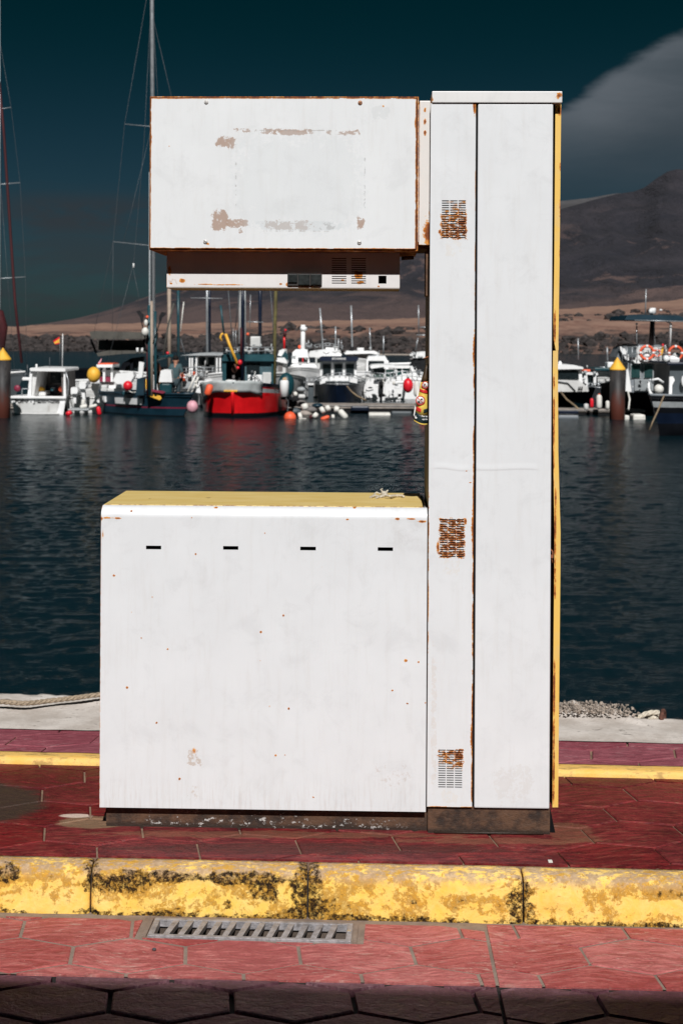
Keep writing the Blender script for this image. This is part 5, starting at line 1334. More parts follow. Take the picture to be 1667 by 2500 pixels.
# 1 left-edge sailing yacht
B = Boat('sailing_yacht', 'grey sailing yacht at the left edge with dark red furled foresail and tall bare mast', 'sailboat', -60, 52)
B.hull([DGREY, DGREY, BLKH], 8.5, 2.9, 0.95, cx=-2.2, yaw=R(80), bmat=(0, 0, 0, 0, 2), deck=W_, rail=W_)
B.tube('mast', ALU, [(0.0, 930, 0), (-1.0, -60, 0)], 0.045)
B.tube('furled_sail', RDK, [(-6, 150), (10, 320), (26, 560), (38, 740), (54, 886)], 0.05)
fs_ = MB(); fs_.tube([B.P(-60, 760), B.P(-2, 775), B.P(8, 800), B.P(6, 850)], [0.35, 0.30, 0.18, 0.10], 10); fs_.build('boom_cover', RDK, B.root)
for yy, xx in ((266, 28), (450, 50), (680, 63)): B.tube('spreader', ALU, [(-40, yy + 4), (2, yy), (xx, yy - 4)], 0.014)
B.tubes('shroud', STL, [[(2, 110), (28, 262), (50, 447), (63, 677), (66, 900)], [(3, 460), (36, 900)]], 0.006)
B.tubes('pulpit', STL, [[(28, 903), (50, 903), (76, 918)], [(29, 903), (33, 925)], [(50, 903), (52, 926)], [(64, 910), (60, 926)], [(30, 913), (60, 916)], [(68, 912), (68, 890)]], 0.02)
B.box('cabin_trunk', W_, -90, 20, 912, 926, -0.8, 0.8, 0.1); B.box('anchor_roller', W_, 52, 77, 921, 929, -0.12, 0.12, 0.03)
v = MB(); v.ball(B.P(43, 948, -1.5), 0.12, 0.05, 0.12, 10); v.build('mark', MAR, B.root)

# 2 mooring piles
def pile(px, r, ycone, ybase, ywater, Y, label):
    v = wp(px, ybase, Y); k = Y / F; o_ = empty('mooring_pile', (v.x, Y, WZ), 0, label, 'mooring pile', 'steel mooring piles with yellow caps'); top = v.z - WZ
    mb = MB(); mb.lathe((0, 0, -0.6), [(r * k, 0), (r * k, 0.6 + top)], 22)
    m_, b_, p_ = new_mat('pile_steel'); z_ = b_.sep(b_.obj())[2]; nn = b_.noise(b_.scale(b_.obj(), (1, 1, 0.4)), 3.5, 6, 0.7)
    b_.put(p_.inputs['Base Color'], b_.mixc(b_.step(b_.add(z_, b_.mul(b_.sub(nn, 0.5), 1.4)), 1.0, 0.35), b_.mixc(b_.step(nn, 0.4, 0.65), (0.014, 0.013, 0.014), (0.05, 0.045, 0.043)), (0.10, 0.025, 0.015))); p_.inputs['Roughness'].default_value = 0.6
    mb.build('shaft', m_, o_)
    ct = wp(px, ycone, Y).z - v.z
    mb = MB(); mb.lathe((0, 0, top), [(r * k * 1.06, 0), (r * k * 1.06, 0.04), (r * k * 0.03, ct)], 22, sm=False); mb.build('cap', YEL, o_)
pile(8, 19, 849, 879, 1020, 45, 'black mooring pile with yellow cone cap at the left edge')
pile(1506, 18.5, 872, 903, 1030, 46, 'black mooring pile with yellow cone cap right of the pump')

# 3 small white hardtop motorboat, stern to us
B = Boat('motorboat', 'small white hardtop motorboat with a dark name on its stern, left of the outboards', 'motorboat', 94, 47)
k47 = 47 / F
mb = MB(); ns = 14
def st(px, py, d): return B.P(px, py, d)
for (d, f_) in ((0.0, 1.0), (1.2, 1.02), (2.6, 0.95), (3.8, 0.62), (4.7, 0.06)):
    cxp = 94.5 + d * 2.0; hw1, hw2 = 68 * f_, 57 * f_
    mb.v += [st(cxp - hw1, 969 - d * 1.5, d), st(cxp - hw1 * 0.985, 975 - d, d), st(cxp - hw2, 1012, d), st(cxp, 1020, d), st(cxp + hw2, 1012, d), st(cxp + hw1 * 0.985, 975 - d, d), st(cxp + hw1, 969 - d * 1.5, d)]
for j in range(4):
    for k in range(6): mb.face([j * 7 + k, j * 7 + k + 1, (j + 1) * 7 + k + 1, (j + 1) * 7 + k])
mb.face([0, 1, 2, 3, 4, 5, 6]); mb.face([28 + k for k in range(7)])
for j in range(4): mb.face([j * 7, (j + 1) * 7, (j + 1) * 7 + 6, j * 7 + 6])
mb.build('hull', W_, B.root)
B.box('stern_rail', W_, 25, 162, 967, 974, -0.10, 0.10, 0.04); B.poly('transom_recess', W2, [(42, 982), (146, 982), (140, 1006), (46, 1006)], -0.02, -0.004)
tp = B.P(92, 979.5, -0.02); text('Puffer - Jeanne-uno', 0.19, DARK, B.root, (tp[0], -0.035, tp[2])); 
B.box('swim_plate', W2, 30, 144, 1008, 1012, -0.12, -0.005, 0.02); B.poly('trim_tab', W_, [(147, 985), (160, 982), (155, 1013), (150, 1013)], -0.12, -0.03)
B.poly('roof', W_, [(73, 900), (76, 898), (158, 899), (161, 902), (160, 907), (75, 906)], 0.2, 2.6)
B.poly('side_pillar', W_, [(74, 907), (80, 907), (76, 967), (68, 967)], 0.3, 0.42); B.poly('side_pillar', W_, [(156, 907), (160, 907), (162, 967), (156, 967)], 0.3, 0.42)
B.poly('cabin_side', W2, [(80, 907), (92, 907), (84, 967), (76, 967)], 0.42, 2.4); B.poly('cabin_side', INT, [(150, 908), (157, 908), (159, 967), (153, 967)], 0.42, 2.4)
B.box('bulkhead', INT, 82, 156, 907, 967, 2.2, 2.3); wn = B.box('window', GLS, 96, 116, 909, 932, 2.17, 2.199); B.box('window', GLS, 124, 152, 909, 935, 2.17, 2.199)
B.box('door', NAVY, 113, 140, 941, 967, 2.10, 2.16); B.box('seat', W2, 80, 112, 955, 967, 1.0, 1.8, 0.05); B.ball('gear_bag', YEL, 100, 952, 11, 8, 1.2); B.ball('lifejacket', ORG, 150, 950, 7, 7, 1.2)
B.tube('antenna', W_, [(153, 900, 0.4), (154, 815, 0.4)], 0.014); B.cyl('nav_light', W_, 90, 889, 899, 2.6, 0.5); B.tube('antenna', STL, [(122, 898, 1), (122, 873, 1)], 0.01)
B.tubes('side_rail', ALU, [[(161, 905, 0.3), (168, 930, 0.3), (166, 968, 0.2)], [(54, 967, 0.3), (55, 949, 0.3), (72, 949, 0.3)]], 0.02)

clutter(B, 7, 84, 150, 945, 964, 0.8, 1.8, [DARK, INT, W2, TEAL, LGREY], 23, 3.5)
# 4 outboards boat between
B = Boat('outboard_boat', 'low white boat with two tilted white outboard motors beside the navy fishing boat', 'motorboat', 205, 48)
B.hull([W2, W2, GREY], 4.6, 1.7, 0.5, cx=0.0, cy=2.6, yaw=R(180), bmat=(0, 0, 0, 0, 1))
def outboard(B_, px, ytop, w1, ybot, d, m=W_, sk=0):
    a = B_.P(px - w1, ytop, d); 
    cw = B_.poly('outboard_cowl', m, [(px - w1 * 0.8, ytop), (px + w1 * 0.8, ytop), (px + w1, ytop + w1 * 0.9), (px + w1 * 0.7, ytop + w1 * 1.7), (px - w1 * 0.7, ytop + w1 * 1.7), (px - w1, ytop + w1 * 0.9)], d - 0.25, d + 0.25)
    B_.poly('outboard_leg', m, [(px - w1 * 0.55, ytop + w1 * 1.7), (px + w1 * 0.55, ytop + w1 * 1.7), (px + w1 * 0.25 + sk, ybot), (px - w1 * 0.2 + sk, ybot)], d - 0.10, d + 0.10)
outboard(B, 202, 934, 9, 992, -0.35, W_, 6); outboard(B, 182, 946, 9, 985, -0.2, W_, 2); outboard(B, 233, 937, 10, 983, -0.3, W_, 8)
B.box('engine_cover', W_, 172, 196, 945, 966, 0.2, 0.9, 0.08); B.box('cowl_cap', W2, 192, 214, 930, 940, -0.3, 0.3, 0.08)
B.box('console', W2, 246, 262, 940, 960, 0.5, 1.2, 0.05)

clutter(B, 12, 168, 260, 942, 985, 0.4, 1.4, [W_, W2, DARK, LGREY, WFE], 24)
# 5 navy fishing boat with maroon line
B = Boat('fishing_boat', 'dark navy wooden fishing boat with white fender strips, maroon line and yellow oilskins aboard', 'fishing boat', 350, 46)
hn = B.hull([TEALH, MAR, BLKH], 4.7, 1.7, 0.70, cx=0.05, cy=1.5, yaw=R(42), sheer=0.06, bands=(1, 0.84, 0.42, 0.35, 0.05, -0.3), bmat=(0, 0, 1, 0, 2), flare=0.2, deck=TEALH, rail=TEALH)
B.pad('white_pad', W_, 0.83, 0.985, 0.52, 0.80, -1, 0.07); B.pad('white_pad', W_, 0.36, 0.68, 0.50, 0.78, -1, 0.07)
for xx, mt, r_, y0 in ((365.5, TEAL, 0.055, 745), (371.5, TANM, 0.05, 735), (380.5, TEAL, 0.05, 760), (360.5, RDK, 0.03, 800)): B.tube('pole', mt, [(xx - 1, y0), (xx, 965)], r_)
yo = B.poly('yellow_oilskin', YEL, [(356, 926), (366, 925), (369, 950), (373, 960), (392, 966), (395, 973), (390, 977), (372, 970), (362, 966), (356, 945)], 0.0, 0.3)
B.poly('locker', TEALH, [(335, 925), (352, 920), (352, 965), (332, 965)], 0.2, 0.7); B.poly('white_frame', W_, [(340, 883), (352, 885), (347, 932), (337, 930)], 0.3, 0.45)
B.box('white_crate', W_, 262, 296, 941, 958, 2.9, 3.3, 0.05); B.box('thwart', W2, 255, 305, 948, 956, 2.6, 3.2, 0.03)
B.poly('winch_cover', W_, [(284, 912), (325, 909), (328, 918), (318, 935), (288, 938), (276, 930)], 2.2, 2.8)
B.poly('side_rail_box', MAR, [(371, 951), (398, 955), (403, 958), (398, 961), (371, 956)], -0.1, 0.1)
B.tubes('rail', LGREY, [[(303, 960, 1.4), (340, 963, 0.9), (380, 967, 0.4)], [(303, 960, 1.4), (303, 967, 1.4)]], 0.025)
B.box('teal_barrel_base', TEAL, 389, 420, 932, 965, 0.2, 0.9, 0.1)
B.poly('white_sack', W_, [(393, 905), (402, 902), (418, 904), (421, 933), (388, 933)], 0.15, 0.75)
B.ball('net_heap', PNK, 441, 968, 10, 8, 0.1); B.ball('net_heap', DARK, 425, 972, 12, 10, 0.3); B.tube('tow_line', STL, [(452, 962, 0), (470, 950, 0), (486, 945, 0.2)], 0.02)
B.ball('lamp', REDB, 432 - 22, 862, 4, 4, 0.4)
# dan-buoy flags on a pole bundle
fl = Boat('marker_flags', 'black marker flags and white float bundle lashed on the poles of the navy boat', 'marker flags', 366, 45.7, None, wp(366, 830, 45.7).z)
fl.poly('flag', DARK, [(333, 760), (341, 758), (346, 764), (352, 768), (349, 786), (343, 776)], -0.02, 0.02); fl.poly('flag', DARK, [(388, 776), (394, 762), (406, 763), (404, 769), (396, 776), (391, 792)], -0.02, 0.02)
fl.ball('float', WFE, 355, 810, 9, 11); fl.ball('float', WFE, 357, 788, 5, 8); fl.tubes('stick', DARK, [[(341, 760), (358, 840)], [(398, 762), (374, 840)]], 0.02); fl.ball('red_tip', ORG, 360, 774, 4, 4)

clutter(B, 12, 300, 440, 940, 962, 0.6, 1.6, [DARK, TEAL, W2, WFE, ORG, INT], 21)
clutter(B, 8, 262, 345, 905, 945, 2.4, 3.0, [W_, W2, DARK, LGREY], 22)
# 6 white cabin boat with yellow float, dark canopy boat
B = Boat('cabin_boat', 'small white boat with orange-topped cabin frame beside the round yellow float', 'motorboat', 262, 52)
B.hull([W_, W2, GREY], 4.8, 1.9, 0.9, cx=0.6, cy=1.5, yaw=R(60), bmat=(0, 0, 0, 0, 2))
for xx in (238, 252, 271): B.box('post', W_, xx, xx + 5, 894, 932, 0.2, 0.35)
B.poly('roof', W_, [(236, 890), (276, 890), (275, 897), (237, 897)], 0.0, 1.6); B.box('orange_strip', ORG, 240, 276, 887, 890, 0.1, 1.4); B.box('dashboard', MAR, 244, 272, 920, 932, 0.4, 1.2)
B.poly('pennant', PNK, [(240, 886), (249, 874), (247, 883), (243, 889)], 0.5, 0.53)
buoy(229.5, 915, 16.5, 47, YEL, 'large round yellow float hung beside the outboards', 19.5, neck=False)
buoy(313, 942, 12, 46.5, REDB, 'red float on the side of the navy fishing boat', 12.5, neck=False)

B = Boat('canopy_boat', 'dark motorboat with arched windscreen under an olive canvas canopy', 'motorboat', 300, 60)
B.hull([BLKH, BLKH, BLKH], 9, 3.2, 1.1, cx=0.8, cy=2, yaw=R(75), bmat=(0, 0, 0, 0, 1), deck=DGREY)
B.poly('canopy', CANV, [(219, 811), (232, 808), (366, 812), (366, 828), (340, 827), (300, 828), (225, 828)], -0.6, 2.2)
B.poly('hardtop', CANV, [(236, 862), (262, 856), (350, 856), (358, 862), (300, 864), (240, 870)], -0.4, 2.0)
for pts in ([(222, 828), (236, 862)], [(352, 828), (354, 858)], [(262, 828), (262, 858)]): B.tube('canopy_post', BLKH, pts, 0.05)
for pts in ([(290, 925), (290, 905), (300, 886), (322, 874), (352, 870), (352, 880), (326, 884), (308, 896), (300, 925)], [(318, 876), (325, 874), (326, 925), (319, 925)]): B.poly('windscreen_frame', BLKH, pts, 0.0, 0.25)
B.poly('windscreen', GLS, [(300, 925), (306, 898), (324, 884), (352, 880), (352, 925)], 0.3, 0.34)
for xx in (336, 347): B.cyl('spotlight', W_, xx, 849, 860, 3.2, -0.4)
B.box('dark_side', CANV, 240, 350, 830, 855, 1.8, 1.9)

# tall sailing yacht behind
B = Boat('sailing_yacht', 'sailing yacht with the tallest mast, rising behind the navy fishing boat out of the frame', 'sailboat', 380, 56)
B.hull([W_, W_, NAVY], 9.0, 2.9, 0.95, cx=0.3, cy=1.5, yaw=R(-25), bmat=(0, 0, 0, 0, 2))
B.tube('mast', ALU, [(376, 930, 0), (371.5, 0, 0), (371, -120, 0)], 0.085); B.tube('furled_sail', LGREY, [(368, 930, -0.3), (366, 780, -0.3), (366, 420, -0.3)], 0.03)
for xa, ya, xb, yb2 in ((305, 303, 370, 309), (277, 590, 372, 600)): B.tube('spreader', ALU, [(xa, ya), (xb, yb2), (2 * xb - xa, yb2 + 4)], 0.014)
B.tubes('shroud', STL, [[(368, -60), (305, 303), (277, 590), (230, 815)], [(370, 0), (352, 350), (327, 640), (325, 650)], [(325, 650), (262, 890)], [(325, 650), (350, 780)], [(277, 590), (275, 810)], [(373, 20), (385, 225), (402, 400)], [(373, 40), (420, 240), (470, 420)], [(371, 309), (320, 520), (300, 600)]], 0.007)
B.cyl('block', W_, 326.5, 643, 654, 2.2)
B.tube('boom', TEAL, [(376, 880, 0), (398, 872, -1), (420, 868, -2)], 0.07)
# 7 flagpole with small flag
B = Boat('stern_flag', 'small yellow and red flag flying on a thin staff over the far rocks', 'flag', 140, 70, None, wp(140, 900, 70).z)
B.tube('staff', STL, [(147, 822), (148, 905)], 0.02); B.poly('red_band', REDB, [(131, 832), (146, 822), (147, 826), (132, 836)], 0, 0.02); B.poly('yellow_band', YEL, [(132, 836), (147, 826), (148, 836), (134, 839)], 0, 0.02); B.poly('red_band', REDB, [(134, 839), (148, 836), (148, 838), (136, 841)], 0, 0.02)

# 8 people
def body(name, pts, edges, radii, mat, parent):
    me = bpy.data.meshes.new(name); me.from_pydata(pts, edges, []); me.materials.append(mat)
    o_ = bpy.data.objects.new(name, me); col.objects.link(o_); o_.parent = parent
    sk = o_.modifiers.new('skin', 'SKIN'); sk.use_smooth_shade = True
    for i, r_ in enumerate(radii):
        me.skin_vertices[0].data[i].radius = (r_, r_)
    me.skin_vertices[0].data[0].use_root = True
    o_.modifiers.new('sub', 'SUBSURF').levels = 1; o_.modifiers['sub'].render_levels = 1
    return o_
SKIN = simple('skin', (0.42, 0.20, 0.13), 0.6); HAIR = simple('dark_hair', (0.015, 0.012, 0.011), 0.7); SHIRT = simple('grey_teal_shirt', (0.045, 0.085, 0.095), 0.8); SHORT = simple('slate_shorts', (0.03, 0.05, 0.06), 0.8)
def person(px, yfeet, Y, height, label, pose, shirt, short, rz=0.0, lean=0.0):
    v = wp(px, yfeet, Y); o_ = empty('person', v, rz, label, 'person', 'people working on the boats'); H = height
    L = lean
    J = {'pelvis': (0, 0, .52), 'waist': (0, L * .3, .60), 'chest': (0, L * .7, .72), 'neck': (0, L, .835), 'head0': (0, L * 1.05, .875), 'head1': (0, L * 1.1, .95)}
    for s_, n_ in ((-1, 'l'), (1, 'r')):
        J['sh' + n_] = (s_ * .095, L * .95, .81); J['el' + n_] = (s_ * .135, L * .9 - .02 + pose[0] * .05, .655); J['wr' + n_] = (s_ * (.13 - .03 * pose[0]), L * .9 - pose[0] * .13, .60 if pose[0] else .52); J['ha' + n_] = (s_ * (.125 - .04 * pose[0]), L * .9 - pose[0] * .16, .585 if pose[0] else .475)
        J['hip' + n_] = (s_ * .052, 0, .50); J['kn' + n_] = (s_ * .058, -.015 * s_ * pose[1], .275); J['an' + n_] = (s_ * .062, .03 * s_ * pose[1], .045); J['to' + n_] = (s_ * .068, .03 * s_ * pose[1] - .075, .018)
    RR = {'pelvis': .075, 'waist': .07, 'chest': .085, 'neck': .032, 'head0': .05, 'head1': .048, 'sh': .045, 'el': .026, 'wr': .017, 'ha': .022, 'hip': .055, 'kn': .036, 'an': .024, 'to': .022}
    E = [('pelvis', 'waist'), ('waist', 'chest'), ('chest', 'neck'), ('neck', 'head0'), ('head0', 'head1')]
    for n_ in 'lr': E += [('chest', 'sh' + n_), ('sh' + n_, 'el' + n_), ('el' + n_, 'wr' + n_), ('wr' + n_, 'ha' + n_), ('pelvis', 'hip' + n_), ('hip' + n_, 'kn' + n_), ('kn' + n_, 'an' + n_), ('an' + n_, 'to' + n_)]
    def mk(name, keys, mat, grow):
        ks = [k for k in J if k in keys]; ix = {k: i for i, k in enumerate(ks)}
        rr_ = [(RR.get(k) or RR[k[:-1]]) * H * grow for k in ks]
        body(name, [tuple(q * H for q in J[k]) for k in ks], [(ix[a], ix[b2]) for a, b2 in E if a in ix and b2 in ix], rr_, mat, o_)
    mk('body', set(J), SKIN, 1.0)
    mk('shirt', {'pelvis', 'waist', 'chest', 'shl', 'shr', 'ell', 'elr'}, shirt, 1.16)
    mk('shorts', {'pelvis', 'hipl', 'hipr', 'knl', 'knr'}, short, 1.2)
    hd = J['head1']; mb = MB(); mb.ball((0, (hd[1] + .008) * H, (hd[2] + .006) * H), .056 * H, .060 * H, .052 * H, 12); mb.build('hair', HAIR, o_)
    hf = J['head0']; mb = MB(); mb.ball((0, (hf[1] - .052) * H, (hf[2] + .025) * H), .008 * H, .012 * H, .012 * H, 6); mb.build('nose', SKIN, o_)
    for s_ in (-1, 1):
        mb = MB(); mb.ball((s_ * .02 * H, (hf[1] - .045) * H, (hf[2] + .045) * H), .006 * H, .005 * H, .004 * H, 6); mb.build('eye', HAIR, o_)
        mb = MB(); mb.ball((s_ * .052 * H, hf[1] * H, (hf[2] + .03) * H), .008 * H, .012 * H, .018 * H, 6); mb.build('ear', SKIN, o_)
        for f_ in range(4):
            wr = J['ha' + ('l' if s_ < 0 else 'r')]; mb = MB(); off = (f_ - 1.5) * .009 * H
            mb.tube([(wr[0] * H, wr[1] * H + off, (wr[2] - .01) * H), (wr[0] * H, wr[1] * H + off * 1.1 - .008 * H, (wr[2] - .035) * H), (wr[0] * H, wr[1] * H + off - .02 * H, (wr[2] - .052 + abs(f_ - 1.5) * .004) * H)], [.0065 * H, .006 * H, .004 * H], 5); mb.build('finger', SKIN, o_)
    return o_
person(429, 996, 46.8, 1.72, 'person in grey-teal shirt and dark shorts standing back to us on the navy boat', (1, 1), SHIRT, SHORT, rz=R(170))
person(392, 985, 47.4, 1.62, 'person in brown jacket bending left beside the poles of the navy boat', (1, 0), BRN, simple('ochre_trousers', (0.35, 0.16, 0.03), 0.8), rz=R(-70), lean=-.10)
buoy(470, 993, 14, 45.3, PNK, 'faded pink ball float between the navy boat and the red boat', 16)

# 9 white boat behind the red boat's left side
B = Boat('white_fishing_boat', 'white fishing boat with flat grey canopy roof left of the red boat', 'fishing boat', 490, 52)
B.hull([W_, W2, GREY], 6.0, 2.3, 0.95, cx=0.2, cy=2, yaw=R(15), bmat=(0, 0, 0, 0, 2))
B.poly('roof', LGREY, [(440, 868), (475, 863), (500, 861), (545, 863), (545, 868)], -0.3, 2.2)
for xx in (462, 468, 478, 528, 536): B.box('post', W_, xx, xx + 3.4, 868, 925, -0.2, -0.08)
B.box('wheelhouse', W2, 480, 530, 869, 930, 0.6, 1.9); B.box('window', GLS, 486, 502, 872, 892, 0.56, 0.599); B.box('window', GLS, 508, 524, 872, 892, 0.56, 0.599)
B.box('engine_box', W_, 484, 520, 930, 952, -0.5, 0.4, 0.06); B.box('side_locker', LGREY, 446, 478, 920, 950, -0.3, 0.4, 0.06)
B.ball('coil', LGREY, 492, 915, 9, 6, -0.3); B.ball('dark_bag', DARK, 514, 905, 9, 8, -0.3); B.poly('white_panel', W_, [(486, 930), (516, 930), (503, 962), (478, 958)], -1.2, -1.0)
B.tubes('rigging', WFE, [[(455, 965, -1), (478, 915, -1)], [(462, 972, -1), (485, 920, -1)], [(490, 965, -1), (476, 930, -1)]], 0.035); B.tube('orange_arm', ORG, [(444, 912, -0.5), (450, 930, -0.5)], 0.07); B.ball('red_bag', ORG, 474, 912, 4, 5, -0.4)
B.tube('mast', ALU, [(506.5, 862, 0.5), (505.5, 640, 0.5)], 0.05); B.tube('mast', NAVY, [(512, 862, 0.9), (511, 640, 0.9)], 0.06); B.tube('spreader', ALU, [(466, 727, 0.5), (544, 729, 0.5)], 0.018); B.ball('dark_cover', DARK, 503, 855, 8, 12, 0.9)
fender(506, 966, 514, 938, 9, 45.4, ORG, 'orange fender standing on the grey tarpaulin of the red boat')

clutter(B, 16, 448, 540, 885, 950, -0.6, 0.4, [W_, W2, DARK, LGREY, WFE, DARK], 25)
railing(B, [(444, 915, -0.4), (478, 912, -0.6), (540, 914, -0.4)], 16, 7, ALU)
# 10 red fishing boat
B = Boat('fishing_boat', 'bright red wooden fishing boat seen bow-on, grey tarpaulin draped over its bow', 'fishing boat', 569, 45.5)
k = 45.5 / F
B.hull([NAVY, RED, BLKH, LGREY], 7.0, 3.0, 0.80, cx=0.20, cy=3.4, yaw=R(-3), sheer=0.34, bands=(1, 0.91, 0.86, 0.74, 0.42, 0.13, -0.3), bmat=(0, 1, 3, 1, 1, 2), flare=0.10, rake=0.25, deck=DARK, rail=NAVY, full=0.36)
B.tube('stem_post', RED, [(568, 958, -0.16), (568.5, 985, 0.0), (569, 1034, 0.35)], 0.055)
tp_ = MB(); tp_.smooth = True
hang = [(-1, .20, .36), (-1, .15, .46), (-1, .105, .58), (-1, .07, .66), (-1, .04, .70), (-1, .018, .72), (-1, .004, .74), (1, .004, .74), (1, .018, .72), (1, .045, .68), (1, .075, .66)]
for lv in range(6):
    for q_, (sd_, t_, kb_) in enumerate(hang):
        if lv == 0: p_ = Vector(B.pt(t_ + 0.04, 1.0, sd_ * 0.55)) + Vector((0, 0, 0.03))
        else:
            kk_ = 1.06 - (1.06 - kb_) * (lv - 1) / 4
            p_ = Vector(B.pt(t_, kk_, sd_)); c0_ = Vector(B.pt(0.5, kk_, 0)); o_ = (p_ - c0_); o_.z = 0; o_.normalize(); p_ += o_ * (0.05 + 0.025 * math.sin(q_ * 2.1 + lv * 1.3)); p_.z += 0.015 * math.sin(q_ * 1.7)
        tp_.v.append(tuple(p_))
nh = len(hang)
for j in range(5):
    for i in range(nh - 1): a = j * nh + i; tp_.face([a, a + 1, a + nh + 1, a + nh])
to = tp_.build('tarpaulin', TARP, B.root); sd = to.modifiers.new('thick', 'SOLIDIFY'); sd.thickness = 0.02
B.box('yellow_tape', YEL, 547, 580, 952.5, 956, -0.1, 0.3); mb = MB(); a = B.P(625, 1007, 0.62); mb.lathe((a[0], 0.55, a[2]), [(0.055, 0), (0.055, 0.25)], 12, 'Y'); mb.build('hawse_hole', BLKR, B.root)
B.box('wheelhouse_back', DARK, 545, 600, 882, 946, 3.6, 3.7); B.poly('roof', TEAL, [(540, 868), (545, 865), (668, 866), (669, 882), (543, 881)], 1.6, 4.0)
for xx in (543, 548, 663): B.box('post', TEAL, xx, xx + 4, 882, 948, 1.7, 1.8)
hs = B.box('wheelhouse', simple('wheelhouse_teal_grey', (0.05, 0.10, 0.12), 0.6, var=0.2), 598, 664, 881, 950, 1.8, 3.5); B.box('window', GLS, 602, 634, 887, 912, 1.76, 1.799)
B.box('hatch', W_, 605, 640, 915, 946, 1.70, 1.759, 0.02); B.box('door', W2, 641, 662, 909, 950, 1.72, 1.79, 0.02); B.box('fish_box', W_, 550, 576, 928, 945, 1.4, 2.1, 0.05)
B.ball('hanging_oilskin', BRN, 573, 900, 8, 12, 1.6); B.ball('red_float', REDB, 586, 885, 6, 7, 0.9); B.ball('red_float', REDB, 581, 898, 4, 4, 0.9)
B.tube('mast', W2, [(586, 860, 2.2), (587, 700, 2.2), (588, 640, 2.2)], 0.062); B.tube('mast', NAVY, [(592, 948, 1.0), (592.5, 760, 1.0), (593, 640, 1.0)], 0.062); B.tube('stay_sleeve', RDK, [(589, 868, 0.9), (589, 800, 0.9)], 0.045); B.tube('mast', LGREY, [(599, 860, 2.4), (598, 640, 2.4)], 0.03)
B.tube('boom_pole', TEAL, [(539, 745, 1), (547, 815, 1)], 0.035); B.tube('boom_pole', YEL, [(551, 815, 1), (562, 845, 1), (580, 888, 1)], 0.05); B.tube('hook', YEL, [(542, 832, 1), (538, 824, 1), (541, 816, 1), (546, 814, 1)], 0.035)
B.tube('side_mast', OLIV, [(670, 945, 2.0), (671, 820, 2.0), (674, 690, 2.0), (675, 640, 2.0)], 0.062)
B.box('radar_box', W2, 611, 636, 821, 847, 2.0, 2.6, 0.05); rd = B.tubes('roof_rail', ALU, [[(546, 850, 1.8), (668, 848, 1.8)], [(546, 858, 1.8), (668, 856, 1.8)]] + [[(546 + k_ * 17, 849, 1.8), (546 + k_ * 17, 866, 1.8)] for k_ in range(8)], 0.016)
rg_ = random.Random(9)
for k_ in range(11):
    B.ball('roof_gear', [W2, LGREY, WFE, DARK, TARP][k_ % 5], 552 + k_ * 11 + rg_.uniform(-3, 3), 858 + rg_.uniform(-4, 4), rg_.uniform(4, 7), rg_.uniform(3, 6), 2.2)
B.tubes('rope', STL, [[(606, 925, 1.6), (625, 915, 1.6), (640, 935, 1.6), (655, 945, 1.5), (664, 960, 1.0)], [(664, 948, 1.2), (690, 960, 1.0), (704, 980, 0.5), (702, 1005, 0.2)], [(660, 700, 2), (667, 800, 2), (668, 860, 2)], [(556, 690, 1), (564, 790, 1), (570, 860, 1)], [(586, 700, 2), (575, 800, 2)]], 0.016)
B.tubes('aerial', ALU, [[(570, 802, 2), (570, 850, 2)], [(576, 806, 2), (576, 850, 2)], [(604, 786, 2.2), (643, 787, 2.2)], [(612, 720, 2.4), (610, 800, 2.4)]], 0.014); B.ball('lamp', ORG, 605, 816, 4, 4, 2.0)
clutter(B, 16, 546, 668, 838, 864, 1.8, 2.4, [W2, LGREY, WFE, DARK, TARP, STL], 26, 4)
clutter(B, 14, 550, 664, 905, 948, 1.2, 1.6, [DARK, TEAL, W2, STL, INT], 27, 4.5)
# masts behind
def mastrow(px, y0, y1, r, mat, label, Y=70):
    Bm = Boat('mast', label, 'mast', px, Y, 'bare masts and aerials over the boats'); Bm.tube('spar', mat, [(px, y1), (px + (0.4 if px % 2 else -0.4), y0)], r); return Bm
m1 = mastrow(635, 640, 850, 0.085, NAVY, 'dark blue mast with a cross yard right of the red boat masts', 60); m1.tube('yard', ALU, [(604, 785), (642, 786)], 0.02)
mastrow(414, 690, 905, 0.09, TANM, 'tan wooden mast left of the dark teal pole', 62); mastrow(436, 700, 870, 0.065, TEAL, 'dark teal pole above the person in teal shirt', 60)
Bm = Boat('mast', 'leaning dark pole crossing beside the tan mast', 'mast', 408, 55, 'bare masts and aerials over the boats'); Bm.tube('spar', CANV, [(399, 870), (410, 800), (425, 740)], 0.04)
Bm = Boat('mast', 'thin white leaning aerial right of the dark teal pole', 'mast', 446, 60, 'bare masts and aerials over the boats'); Bm.tube('spar', WFE, [(441, 810), (449, 737)], 0.022); Bm.tube('stay', STL, [(441, 825), (456, 880)], 0.02)

